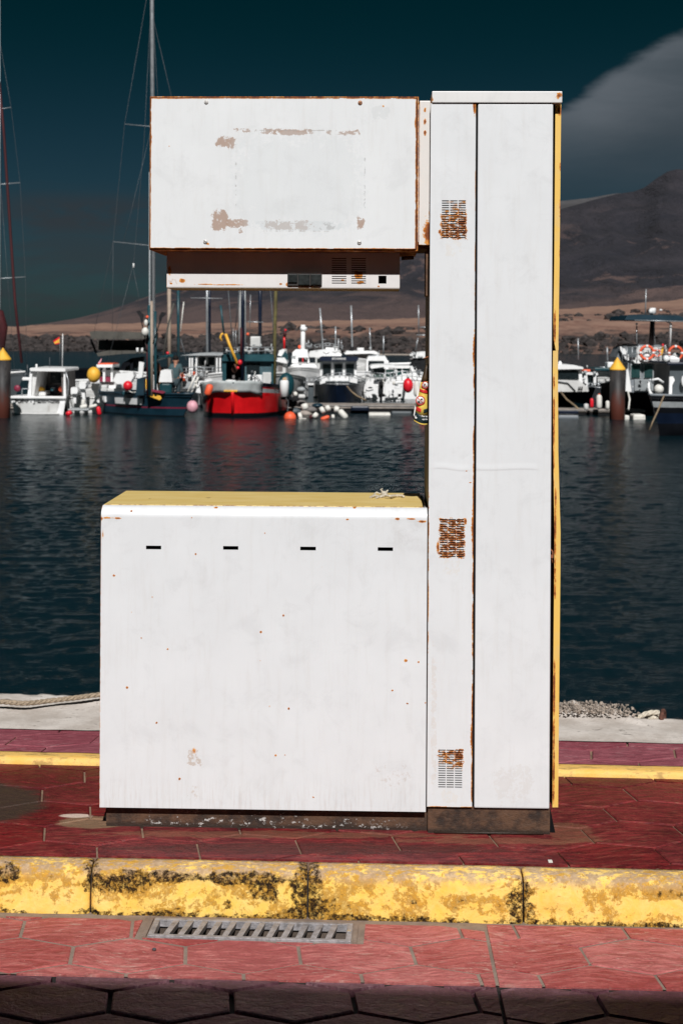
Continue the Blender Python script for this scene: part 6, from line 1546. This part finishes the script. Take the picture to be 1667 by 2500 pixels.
# 11 teal bundle & small cabin
B = Boat('tarp_bundle', 'round dark teal tarpaulin bundle with a white canister, right of the red boat', 'tarpaulin bundle', 699, 46.5, None, wp(699, 975, 46.5).z)
B.ball('bundle', TEAL, 699, 940, 20, 31); B.cyl('canister', W_, 694, 928, 968, 11, -0.22); B.ball('straw_hat', simple('straw', (0.5, 0.33, 0.2), 0.8), 695, 926, 6, 5, -0.2); B.box('foot', BLKH, 686, 712, 968, 976, -0.1, 0.2)
B = Boat('cabin_boat', 'small cabin boat with a dark teal cover behind the teal bundle', 'motorboat', 690, 58)
B.hull([W2, W2, GREY], 4.5, 1.8, 0.8, bmat=(0, 0, 0, 0, 1), cy=1.5)
B.poly('roof', W_, [(674, 874), (694, 873), (701, 882), (700, 888), (674, 882)], 0, 1.6); B.box('cabin', W2, 676, 698, 884, 914, 0.2, 1.5, 0.05); B.box('window', INT, 678, 690, 890, 906, 0.16, 0.199); B.poly('white_cover', W_, [(678, 868), (682, 855), (694, 852), (700, 862), (700, 872)], 0.5, 1.2); B.poly('teal_cover', TEAL, [(686, 872), (696, 856), (703, 868), (702, 884)], 0.3, 0.48)
B = Boat('beacon', 'slim red harbour beacon on a pole behind the cabin boat', 'beacon', 695, 130, None)
B.tube('post', RED, [(694, 852), (694, 820)], 0.10); B.tube('post_top', RDK, [(695, 822), (696, 808)], 0.16); B.ball('lamp', REDB, 697, 806, 3, 3); B.box('base', W2, 688, 700, 852, 870, -0.4, 0.4)

# 12 white motor cruiser with white mast
B = Boat('motor_cruiser', 'white motor cruiser with a white radar mast and cushioned bow cover', 'motor cruiser', 738, 60)
B.hull([W_, W2, DARK], 8.0, 2.7, 1.0, cy=3.0, bmat=(0, 0, 0, 0, 2), cx=-0.05)
B.poly('flybridge', W_, [(712, 886), (714, 860), (722, 853), (750, 853), (755, 886)], 2.6, 4.0); B.box('window', GLS, 728, 751, 873, 884, 2.56, 2.599); B.box('red_post', RED, 738, 740, 873, 884, 2.54, 2.559)
B.poly('roof', W_, [(709, 893), (714, 888), (768, 888), (774, 893), (773, 898), (710, 898)], 1.6, 3.6); B.box('windscreen', INT, 714, 770, 898, 912, 1.9, 1.95); B.box('window_post', NAVY, 737, 741, 898, 912, 1.86, 1.899)
for xx in (709, 770): B.box('pillar', W_, xx, xx + 4, 897, 916, 1.8, 1.9)
B.poly('bow_cover', W_, [(710, 914), (720, 910), (770, 911), (771, 930), (755, 938), (735, 936), (720, 934)], 0.2, 1.8); B.tube('radar_mast', W_, [(739, 870, 3), (740, 793, 3)], 0.11); B.cyl('radar_dome', W_, 741, 798, 807, 9, 3.0); B.tubes('aerial_rack', ALU, [[(748, 845, 3), (760, 845, 3)], [(748, 836, 3), (748, 850, 3)], [(760, 838, 3), (760, 850, 3)], [(753, 830, 3), (753, 850, 3)]], 0.02)
B.ball('red_bag', ORG, 731, 847, 4, 5, 3); B.box('dark_gap', DARK, 716, 762, 934, 962, 0.6, 1.0)

clutter(B, 12, 708, 776, 862, 940, 0.0, 0.2, [W_, LGREY, DARK, W2, STL], 28, 4)
railing(B, [(706, 940, -0.5), (738, 944, -1.0), (772, 940, -0.5)], 20, 7, ALU)
# 13 pontoon boat with long white roof behind
B = Boat('motor_cruiser', 'large white cruiser with long flat flybridge roofs behind the navy boat', 'motor cruiser', 815, 72)
B.hull([W_, W2, NAVY], 10, 3.4, 1.2, cy=3.5, bmat=(0, 0, 0, 0, 2), cx=0.8)
B.poly('roof', W_, [(752, 868), (756, 858), (790, 853), (830, 856), (834, 866), (832, 872), (756, 872)], 1.0, 4.0); B.poly('upper_roof', W_, [(795, 848), (826, 850), (826, 858), (795, 857)], 2, 4); B.poly('hardtop', W_, [(838, 863), (846, 857), (915, 857), (926, 862), (925, 867), (905, 863), (845, 865)], 0.6, 3.4)
B.box('cabin', INT, 846, 905, 865, 880, 1.6, 3.4); B.box('cabin', W2, 770, 836, 872, 925, 1.0, 3.8); B.box('cabin', W_, 872, 898, 879, 935, 0.8, 2.5, 0.08); B.cyl('dome', W_, 880, 849, 857, 9, 2.0); B.box('side_window', GLS, 774, 786, 875, 885, 0.96, 0.999)
for x0, y0, x1, y1, r_ in ((781, 752, 789, 862, 0.05), (857, 746, 860, 860, 0.055), (819, 797, 819, 850, 0.045), (826, 826, 826, 860, 0.035), (833, 830, 834, 855, 0.02), (902, 800, 905, 857, 0.03), (936, 820, 936, 866, 0.04), (784, 829, 796, 829, 0.02)): B.tube('aerial', ALU, [(x0, y0, 1.5), (x1, y1, 1.5)], r_)

railing(B, [(756, 853, 0.9), (800, 848, 0.9), (836, 853, 0.9)], 10, 8, ALU)
clutter(B, 10, 770, 930, 845, 872, 0.4, 0.9, [W_, LGREY, DARK, STL], 29, 4)
# 14 navy boat with sign visor
B = Boat('fishing_boat', 'navy-hulled boat with white three-window wheelhouse and a lettered dark visor', 'fishing boat', 829, 55)
B.hull([W_, NAVY, BLKH, W2], 6.4, 2.02, 0.78, cy=3.2, cx=0.0, yaw=R(-2), sheer=0.10, bands=(1, 0.93, 0.85, 0.4, 0.02, -0.3), bmat=(3, 0, 1, 1, 2), flare=0.16, rake=0.2, deck=W_, rail=LGREY)
B.box('wheelhouse', W_, 781, 871, 884, 925, 1.7, 3.4, 0.03)
for xa, xb in ((787, 808), (815, 836), (843, 864)): wn = B.box('window_frame', LGREY, xa - 1, xb + 1, 887, 916, 1.66, 1.699); B.box('pane', GLS, xa + 1.5, xb - 0.5, 889, 915, 1.63, 1.659, par=wn)
B.poly('visor', NAVY, [(779, 874), (784, 871.5), (872, 871.5), (876, 874), (872, 881.5), (783, 881.5)], 1.3, 3.6); a = B.P(827, 876, 1.28); text('ISTHIMENE', 0.115, W2, B.root, (a[0], 1.285, a[2])); B.box('visor_shade', LGREY, 782, 871, 881.7, 884.5, 1.45, 3.4)
B.poly('bow_locker', W_, [(781, 923), (800, 919), (829, 917.5), (855, 919), (872, 924), (872, 936), (855, 933), (829, 931), (800, 933), (781, 938)], 0.7, 1.4)
for xx in (802, 851): B.box('strap', LGREY, xx, xx + 3, 919, 933, 0.66, 0.699)
B.tubes('mooring_line', WOODP, [[(847, 943, -0.1), (858, 956, -0.3), (872, 967, -0.5), (893, 977, -0.8)]], 0.035); B.box('gangway', DGREY, 752, 765, 940, 988, -0.5, -0.3, 0.02); B.box('gangway_cap', W_, 751, 766, 936, 940, -0.6, -0.2)

railing(B, [(766, 938, 0.4), (800, 925, -0.1), (829, 922, -0.25), (858, 925, -0.1), (892, 938, 0.4)], 12, 9, ALU)
# 15 white cruisers right group
B = Boat('motor_cruiser', 'white cruiser with dark rear screen and radar arch, partly behind the curved canopy boat', 'motor cruiser', 920, 66)
B.hull([W_, W2, NAVY], 7, 2.5, 1.0, cy=3, yaw=R(180), bmat=(0, 0, 0, 0, 2))
B.poly('cabin', W_, [(893, 935), (894, 880), (900, 870), (940, 869), (947, 884), (949, 935)], 1.0, 3.2); B.box('screen', GLS, 899, 937, 881, 916, 0.95, 0.999); B.tubes('roof_rack', ALU, [[(895, 876, 1.2), (945, 877, 1.2)], [(900, 869, 1.2), (940, 869, 1.2)]], 0.05)
B.box('pillar', W_, 941, 948, 880, 925, 0.8, 0.95, 0.02)
B = Boat('motor_cruiser', 'small white motorboat with curved white canopy and raised white outboards', 'motorboat', 935, 58)
B.hull([W_, W2, GREY], 5, 2.1, 0.75, cy=2.6, yaw=R(180), bmat=(0, 0, 0, 0, 2))
B.poly('canopy', W_, [(903, 895), (908, 891), (930, 889.5), (960, 891), (968, 894), (967, 898), (935, 896), (906, 900)], 0.6, 2.6)
for xx in (906, 960): B.box('post', LGREY, xx, xx + 2.5, 899, 935, 0.9, 1.0)
B.box('windscreen', GLS, 910, 940, 900, 914, 1.9, 1.95); B.box('dash', simple('pale_green_cushion', (0.30, 0.42, 0.38), 0.6), 911, 936, 914, 923, 1.5, 1.8, 0.04); B.box('green_seat', simple('teal_green_seat', (0.12, 0.24, 0.22), 0.6), 942, 962, 902, 920, 1.4, 1.8, 0.05)
for xx, w1_ in ((908, 15), (955, 16)): B.poly('white_tank', W_, [(xx - w1_, 972), (xx - w1_, 935), (xx - w1_ * 0.5, 924), (xx + w1_ * 0.6, 926), (xx + w1_, 940), (xx + w1_, 970)], 0.0, 0.7)
outboard(B, 931, 930, 6.5, 980, -0.2, BLKR); B.box('stern_bench', W_, 895, 982, 958, 972, 0.1, 0.7, 0.05)
B = Boat('motor_cruiser', 'white wheelhouse boat with pale glass beside the red oval float', 'motorboat', 990, 60)
B.hull([W_, W2, GREY], 5, 2.0, 0.8, cy=2.6, yaw=R(180), bmat=(0, 0, 0, 0, 2), cx=0.2)
B.box('glass_cabin', GLT, 968, 1002, 898, 920, 1.0, 2.6); B.poly('cabin_top', W_, [(966, 893), (1000, 893), (1006, 899), (966, 899)], 0.8, 2.8); 
for xx in (966, 980, 1000): B.box('pillar', W_, xx, xx + 3, 898, 922, 0.9, 0.99)
B.poly('deckhouse', W_, [(965, 960), (968, 920), (985, 912), (1030, 915), (1040, 960)], 0.6, 1.4); B.poly('arch', W_, [(1000, 895), (1006, 893), (1016, 915), (1010, 917)], 0.7, 0.9)
B = Boat('motor_cruiser', 'white flybridge boat half hidden behind the pump column beside the breakwater', 'motor cruiser', 1020, 75)
B.hull([W_, W2, NAVY], 8, 2.6, 1.1, cy=3, cx=0.4, yaw=R(90), bmat=(0, 0, 0, 0, 2)); B.poly('flybridge', W_, [(1004, 862), (1034, 858), (1056, 860), (1056, 874), (1008, 874)], 0.5, 2); B.box('dark_cabin', DARK, 1006, 1056, 876, 905, 0.6, 2); B.tubes('aerial', ALU, [[(1021, 745, 0), (1022, 812, 0)], [(1014, 855, 0), (1020, 825, 0)], [(1016, 818, 0), (1050, 818, 0)], [(1025, 799, 0), (1050, 799, 0)]], 0.035)
clutter(B, 10, 1002, 1036, 862, 905, 0.3, 0.45, [W_, DARK, LGREY, INT], 31, 4)
Bq = Boat('deck_gear', 'jumble of pale fenders, rails and covers on the sterns left of the pump column', 'deck gear', 940, 56.8, None)
clutter(Bq, 30, 885, 1030, 905, 965, 0.0, 0.5, [W_, W_, W2, DARK, LGREY, GLS, WFE, STL], 32, 5)
railing(Bq, [(892, 930, 0), (935, 934, 0), (985, 928, 0), (1030, 932, 0)], 22, 12, ALU)
buoy(995.5, 941, 12.5, 53, REDB, 'red oval float hanging near the pump column', 18)
fender(1017, 929, 1017, 969, 8, 53, WFE, 'long white fender hanging right of the red oval float'); buoy(1034, 1008, 13, 47.5, ORG, 'orange ball float partly hidden by the yellow sleeve', 14, neck=False)
buoy(708, 1020, 15, 45.5, ORG, 'large orange ball float on the water right of the red boat', 15.5, neck=False); 

# 16 pontoons
def pontoon(x0, x1, yt, yb_, Y, dep, label, planks=True):
    Bp = Boat('pontoon', label, 'pontoon', (x0 + x1) / 2, Y, 'floating pontoons')
    Bp.box('deck', DOCK, x0, x1, yt, yt + (yb_ - yt) * 0.45, 0, dep, 0.02); Bp.box('float_block', BLKR, x0 + 4, x1 - 4, yt + (yb_ - yt) * 0.45, yb_, 0.05, dep - 0.05); Bp.box('edge_board', LGREY, x0, x1, yt + 2, yt + 4, -0.03, -0.002)
    return Bp
pontoon(640, 1100, 988, 1012, 49.0, 1.6, 'grey pontoon crossing behind the floats left of the pump column')
pontoon(1290, 1574, 999, 1016, 48.5, 1.2, 'low pontoon around the pile right of the pump')
pontoon(-120, 250, 988, 1012, 50, 1.4, 'pontoon behind the small white hardtop boat')
B = Boat('float_block', 'pale square float under the edge of the left pontoon', 'float', 930, 47.5, 'square pontoon floats'); B.box('body', WFE, 900, 953, 1008, 1024, 0, 0.6, 0.05); B.box('lip', LGREY, 886, 955, 1019, 1023, -0.04, -0.001)
B = Boat('float_block', 'dark rubber block in the middle of the left pontoon', 'float', 880, 48.6, 'square pontoon floats'); B.box('body', NAVY, 856, 901, 991, 1003, 0, 0.3, 0.05)
B = Boat('float_block', 'dark low float right of the pale square float', 'float', 985, 48.6, 'square pontoon floats'); B.box('body', DGREY, 955, 1005, 1004, 1016, 0, 0.3, 0.05)
B = Boat('float_block', 'pale float block below the outboards', 'float', 198, 46.4, 'square pontoon floats'); B.box('body', WFE, 182, 210, 1015, 1025, 0, 0.5, 0.05); B.box('frame', LGREY, 166, 218, 998, 1003, 0, 0.8, 0.03)
B = Boat('float_block', 'pale grey float with metal rim left of the right pile', 'float', 1395, 46.4, 'square pontoon floats'); B.box('body', GREY, 1362, 1412, 1013, 1024, 0, 0.6, 0.05); B.box('lip', WFE, 1362, 1422, 1023, 1027, -0.04, -0.001); B.box('cap', NAVY, 1362, 1411, 1002, 1010, -0.04, 0.3, 0.02)
B = Boat('float_block', 'white float block right of the right pile', 'float', 1560, 46, 'square pontoon floats'); B.box('body', WFE, 1545, 1575, 1012, 1032, 0, 0.6, 0.06)
B = Boat('float_block', 'small white barrel float just right of the right pile', 'float', 1530, 46, 'square pontoon floats'); B.box('body', WFE, 1524, 1536, 1014, 1034, 0, 0.3, 0.05)
fender(166, 1004, 172, 1014, 8, 46.3, REDB, 'red fender at the stern corner of the small white boat'); fender(240, 992, 244, 1014, 5.5, 46.2, REDB, 'upright red fender touching the navy boat stern'); fender(196, 994, 214, 990, 5, 46.6, WFE, 'short white fender lying below the outboards', end=BLKR); fender(218, 994, 238, 989, 4.5, 46.5, WFE, 'narrow white fender lying next to the upright red fender', end=BLKR); fender(205, 975, 203, 990, 5, 47, WFE, 'white fender hanging under the tilted outboard', end=BLKR)
# cluster right of red boat
fender(728, 1017, 738, 1014, 9, 45.6, WFE, 'cream canister float touching the orange ball float'); 
for (a, lab) in (((742, 985, 746, 1000, 9), 'upright white canister standing on the pontoon behind the floats'), ((765, 1010, 774, 1018, 8), 'white float next to the orange and grey fender'), ((782, 1004, 792, 998, 9), 'fat white float in the middle of the floating cluster'), ((795, 999, 806, 994, 8), 'grey-white float leading up to the pontoon'), ((815, 998, 828, 1000, 8), 'white float before the long slanting fender'), ((828, 1001, 846, 1022, 8), 'long white fender slanting into the water'), ((726, 1029, 752, 1030, 9), 'white drum floating low below the orange ball'), ((809, 1018, 817, 1017, 6), 'small grey-white float at the tip of the orange and grey fender')):
    fender(*a, 45.4, WFE, lab, 'float', end=BLKR, group='white floats and fenders clustered by the pontoon')
fender(783, 1024, 804, 1017, 5, 45.3, ORG, 'orange and grey fender lying in the water'); fender(755, 1016, 764, 1020, 5, 45.5, RDK, 'dark red float among the white floats')
buoy(721, 962, 6, 47, WFE, 'small white ball float under the bow cover cruiser', neck=False); fender(728, 968, 746, 968, 6, 47, W2, 'short white roller float beside the small ball float'); buoy(735, 951, 11, 49, LGREY, 'pale grey net float below the white cruiser bow', 7, neck=False)
B = Boat('net_heap', 'dark heap of nets and gear on the pontoon right of the red boat', 'fishing nets', 725, 47.5, None, wp(725, 1010, 47.5).z)
for (x_, y_, rx_, rz_, mt) in ((712, 985, 14, 10, DARK), (735, 985, 16, 9, INT), (722, 975, 10, 9, DARK), (760, 1000, 16, 9, INT), (745, 1010, 20, 9, DOCK), (720, 1004, 18, 10, DGREY), (775, 990, 14, 6, TEALH)): B.ball('heap', mt, x_, y_, rx_, rz_)

# 17 right side boats
B = Boat('motor_cruiser', 'white cabin cruiser with black hull right beside the yellow door of the pump', 'motor cruiser', 1395, 50)
B.hull([W_, BLKH, BLKH], 5.0, 2.2, 0.95, cx=-1.69, cy=2.2, yaw=R(76), bmat=(0, 1, 1, 1, 2), sheer=0.2, flare=0.2)
B.poly('roof', W_, [(1330, 893), (1370, 890), (1400, 891), (1422, 896), (1424, 901), (1330, 902)], 0.2, 2.2); B.poly('cabin', W_, [(1320, 955), (1320, 902), (1418, 901), (1424, 955)], 0.4, 2.0); B.poly('window', GLS, [(1330, 906), (1404, 903), (1412, 906), (1412, 927), (1330, 925)], 0.35, 0.399)
B.poly('foredeck', W2, [(1330, 927), (1412, 929), (1434, 945), (1436, 956), (1330, 957)], 0.1, 0.3); B.tubes('deck_line', STL, [[(1345, 929, 0.05), (1385, 935, 0.05), (1404, 955, 0.05)]], 0.02); B.tube('bow_line', WOODP, [(1368, 957, -0.1), (1382, 975, -0.5), (1402, 990, -0.9), (1412, 1000, -1.2)], 0.035); B.ball('bow_nose', W_, 1366, 888, 5, 7, 0.6)
B.tubes('vent_slots', DARK, [[(1412 + k_ * 4, 944, 0.0), (1412 + k_ * 4, 952, 0.0)] for k_ in range(3)], 0.02)
B = Boat('motor_cruiser', 'white boat with orange-trimmed roof and railing, left of the right pile', 'motor cruiser', 1455, 56)
B.hull([BLKH, BLKH, BLKH], 5.6, 2.4, 1.0, cx=-2.2, cy=2.2, yaw=R(80), bmat=(0, 0, 0, 0, 1))
B.poly('roof', W_, [(1420, 908), (1458, 910), (1460, 916), (1422, 914)], 0.2, 1.8); B.box('orange_roll', ORG, 1423, 1441, 902, 907, 0.6, 1.0, 0.03); B.poly('pillar', W_, [(1424, 914), (1432, 914), (1436, 952), (1428, 954)], 0.1, 0.25); B.poly('pillar', W_, [(1448, 914), (1455, 914), (1454, 940), (1448, 940)], 0.1, 0.25)
B.box('window', GLS, 1432, 1450, 914, 940, 0.3, 0.35); B.box('cabin', W2, 1456, 1490, 905, 925, 0.6, 1.8, 0.05); B.box('canopy', TEAL, 1450, 1492, 898, 905, 0.3, 1.6, 0.03); B.box('side', W2, 1458, 1496, 925, 946, 0.2, 0.3); B.tubes('rail', ALU, [[(1434, 944, 0), (1495, 948, 0)], [(1434, 935, 0), (1495, 940, 0)]] + [[(1436 + k_ * 8, 935, 0), (1436 + k_ * 8, 948, 0)] for k_ in range(8)], 0.018)
B.tubes('aerial', ALU, [[(1410, 826, 1), (1411, 878, 1)], [(1481, 847, 1), (1482, 880, 1)], [(1463, 896, 1), (1486, 898, 1)]], 0.03); B.box('bow_box', W_, 1482, 1500, 884, 898, 0.6, 1.2, 0.05)
clutter(B, 12, 1425, 1495, 895, 948, -0.1, 0.1, [W_, LGREY, DARK, W2, STL], 35, 4)
fender(1443.5, 972, 1443.5, 996, 4.5, 48, REDB, 'slim red fender hanging on the black hull'); fender(1461.5, 963, 1461.5, 999, 7, 48, WFE, 'fat cream fender hanging right of the slim red one', end=ORG); fender(1482, 978, 1482, 999, 5, 48.5, WFE, 'small cream fender tucked against the right pile'); fender(1430, 985, 1430, 1001, 6, 48, W2, 'short pale fender at the bow of the black-hulled cruiser'); 

B = Boat('workboat', 'grey workboat with teal windows, orange life rings and a dark hardtop right of the pile', 'workboat', 1590, 47)
B.hull([BLKH, BLKH, BLKH], 9, 3.0, 1.0, cx=3.5, cy=2.6, yaw=R(70), bmat=(0, 0, 0, 0, 1))
B.poly('deckhouse', GREY, [(1524, 958), (1532, 885), (1630, 885), (1632, 958)], 0.3, 2.6)
for xa, xb in ((1540, 1561), (1572, 1592), (1604, 1624)): wn = B.box('window_frame', LGREY, xa - 2, xb + 2, 889, 924, 0.26, 0.299); B.box('pane', GLT, xa, xb, 891, 922, 0.23, 0.259, par=wn)
B.box('panel', simple('pale_grey_panel', (0.27, 0.29, 0.30), 0.5), 1548, 1626, 926, 955, 0.22, 0.29, 0.02); B.poly('bridge_wing', GREY, [(1504, 872), (1514, 848), (1530, 845), (1530, 882), (1512, 882)], 0.3, 1.6); B.poly('step_rail', W_, [(1512, 846), (1522, 848), (1534, 868), (1534, 880), (1528, 880), (1514, 856)], 0.1, 0.28)
B.poly('ledge', W_, [(1546, 882), (1550, 879), (1616, 880), (1620, 884), (1612, 887), (1550, 887)], 0.0, 1.0); B.box('bridge_front', W2, 1550, 1614, 846, 880, 0.5, 0.6); B.box('instrument_dash', GREY, 1556, 1612, 840, 847, 0.6, 1.4, 0.03); B.box('engine_stack', DARK, 1528, 1556, 840, 848, 0.7, 1.5, 0.03); B.box('ladder_rack', DGREY, 1530, 1552, 846, 872, 0.4, 0.5)
B.poly('hardtop', TEALH, [(1524, 781), (1530, 770), (1545, 768), (1655, 770), (1676, 778), (1678, 784), (1545, 781)], -0.2, 2.6); B.tube('hardtop_trim', ALU, [(1548, 782, -0.25), (1676, 785, -0.25)], 0.02)
B.tube('mast', simple('black_brown_mast', (0.03, 0.015, 0.015), 0.5), [(1588, 842, 0.6), (1592, 780, 0.6)], 0.085); B.tube('strut', W_, [(1634, 846, 0), (1636, 790, 0), (1626, 784, 0)], 0.04); B.tubes('aerial', ALU, [[(1576, 706, 0.4), (1574, 770, 0.4)], [(1553, 795, 0.2), (1553, 840, 0.2)], [(1598, 840, 0.4), (1595, 790, 0.4)]], 0.022)
B.cyl('radome', W_, 1592, 752, 766, 8, 0.5, top=7); B.ball('lamp', W_, 1587, 760, 5, 6, 0.4); B.ball('lamp', W_, 1612, 757, 4, 2.5, 0.4); B.ball('lamp', W_, 1553, 791, 3, 3, 0.2); B.box('lamp_bracket', BLKH, 1588, 1594, 764, 770, 0.4, 0.5)
B.poly('cover', W_, [(1526, 955), (1528, 905), (1532, 900), (1540, 950), (1540, 957)], -0.05, 0.15); B.poly('flag', YEL, [(1612, 868), (1613, 850), (1618, 842), (1619, 850), (1615, 868)], 0.05, 0.07); B.ball('flag_tip', REDB, 1617, 843, 3, 4, 0.06); B.tubes('rope', WFE, [[(1532, 957, -0.2), (1536, 975, -0.4), (1533, 1000, -0.7)]], 0.03)
railing(B, [(1518, 884, 0.1), (1560, 882, -0.1), (1625, 882, 0.0)], 36, 8, ALU)
clutter(B, 14, 1530, 1625, 835, 880, 0.1, 0.5, [W_, LGREY, DARK, W2, GREY], 33, 4)
clutter(B, 8, 1535, 1625, 930, 958, 0.0, 0.2, [DARK, LGREY, W2, STL], 34, 3.5)
def lifering(px, py, r, Y, label):
    v = wp(px, py, Y); k_ = Y / F; o_ = empty('life_ring', v, 0, label, 'life ring', 'orange life rings on the workboat'); N = 28
    mb = MB(); pts = [(math.cos(2 * math.pi * q / N) * r * k_, 0, math.sin(2 * math.pi * q / N) * r * k_) for q in range(N)]; mb.tube(pts, r * k_ * 0.2, 8, closed=True); mb.build('ring', ORG, o_)
    for a in (0.0, 0.5, 1.0, 1.5):
        mb = MB(); mb.tube([(math.cos(math.pi * a + e) * r * k_, 0, math.sin(math.pi * a + e) * r * k_) for e in (-0.16, 0, 0.16)], r * k_ * 0.23, 8); mb.build('white_band', W_, o_)
lifering(1578, 861, 16, 46.85, 'orange life ring hung on the workboat bridge front'); lifering(1648, 862, 16, 46.6, 'orange life ring half behind the white rail near the right edge'); lifering(1603, 862, 8, 46.9, 'small orange ring next to the larger life ring on the workboat')
B.ball('bridge_gear', W_, 1578, 868, 12, 9, 0.2); B.ball('bridge_gear', W_, 1603, 872, 8, 8, 0.2)

B = Boat('tug', 'dark hulled grey launch with white stripes cut off by the right edge', 'motor launch', 1665, 38)
B.hull([DGREY, LGREY, BLKH, NAVY], 8.0, 2.6, 1.0, cx=1.98, cy=2.83, yaw=R(-45), sheer=0.12, bands=(1, 0.84, 0.70, 0.56, 0.30, -0.3), bmat=(2, 1, 2, 3, 2), flare=0.38, rake=0.5, rail=GREY)
B.poly('cabin', DGREY, [(1632, 966), (1634, 890), (1800, 885), (1800, 966)], 1.6, 3.6); B.box('roof', NAVY, 1628, 1800, 884, 892, 1.4, 3.8, 0.04); B.poly('white_coat', W_, [(1633, 920), (1642, 919), (1646, 928), (1640, 940), (1639, 962), (1632, 962)], 1.4, 1.5); B.ball('white_bag', W_, 1668, 930, 7, 14, 1.4); B.box('top_locker', W_, 1633, 1660, 868, 886, 1.5, 2.5, 0.1); B.ball('top_cover', W_, 1625, 876, 8, 9, 1.6); B.ball('top_cover', W2, 1650, 868, 10, 8, 1.6); B.ball('dark_lamp', BLKR, 1664, 838, 8, 8, 1.2)
B.tube('anchor_line', WOODP, [(1620, 965, -0.9), (1605, 1002, -1.1), (1592, 1030, -1.2), (1584, 1050, -1.2)], 0.022)
buoy(1607, 950, 12, 38.2, WFE, 'white float in a teal net on the bow of the dark launch', 12, neck=False); buoy(1605, 963, 11, 38.4, TEAL, 'teal float tucked under the white float on the launch bow', 10, neck=False)
B = Boat('anchor', 'white plough anchor hanging at the bow of the dark launch', 'anchor', 1590, 38.1, None, wp(1590, 960, 38.1).z); B.tubes('shank', W_, [[(1582, 932), (1583, 950), (1592, 968), (1600, 978)], [(1590, 928), (1605, 925), (1618, 934)], [(1582, 944), (1586, 962), (1600, 978)]], 0.035); B.tubes('frame', ALU, [[(1580, 935), (1586, 926), (1594, 936)]], 0.03)
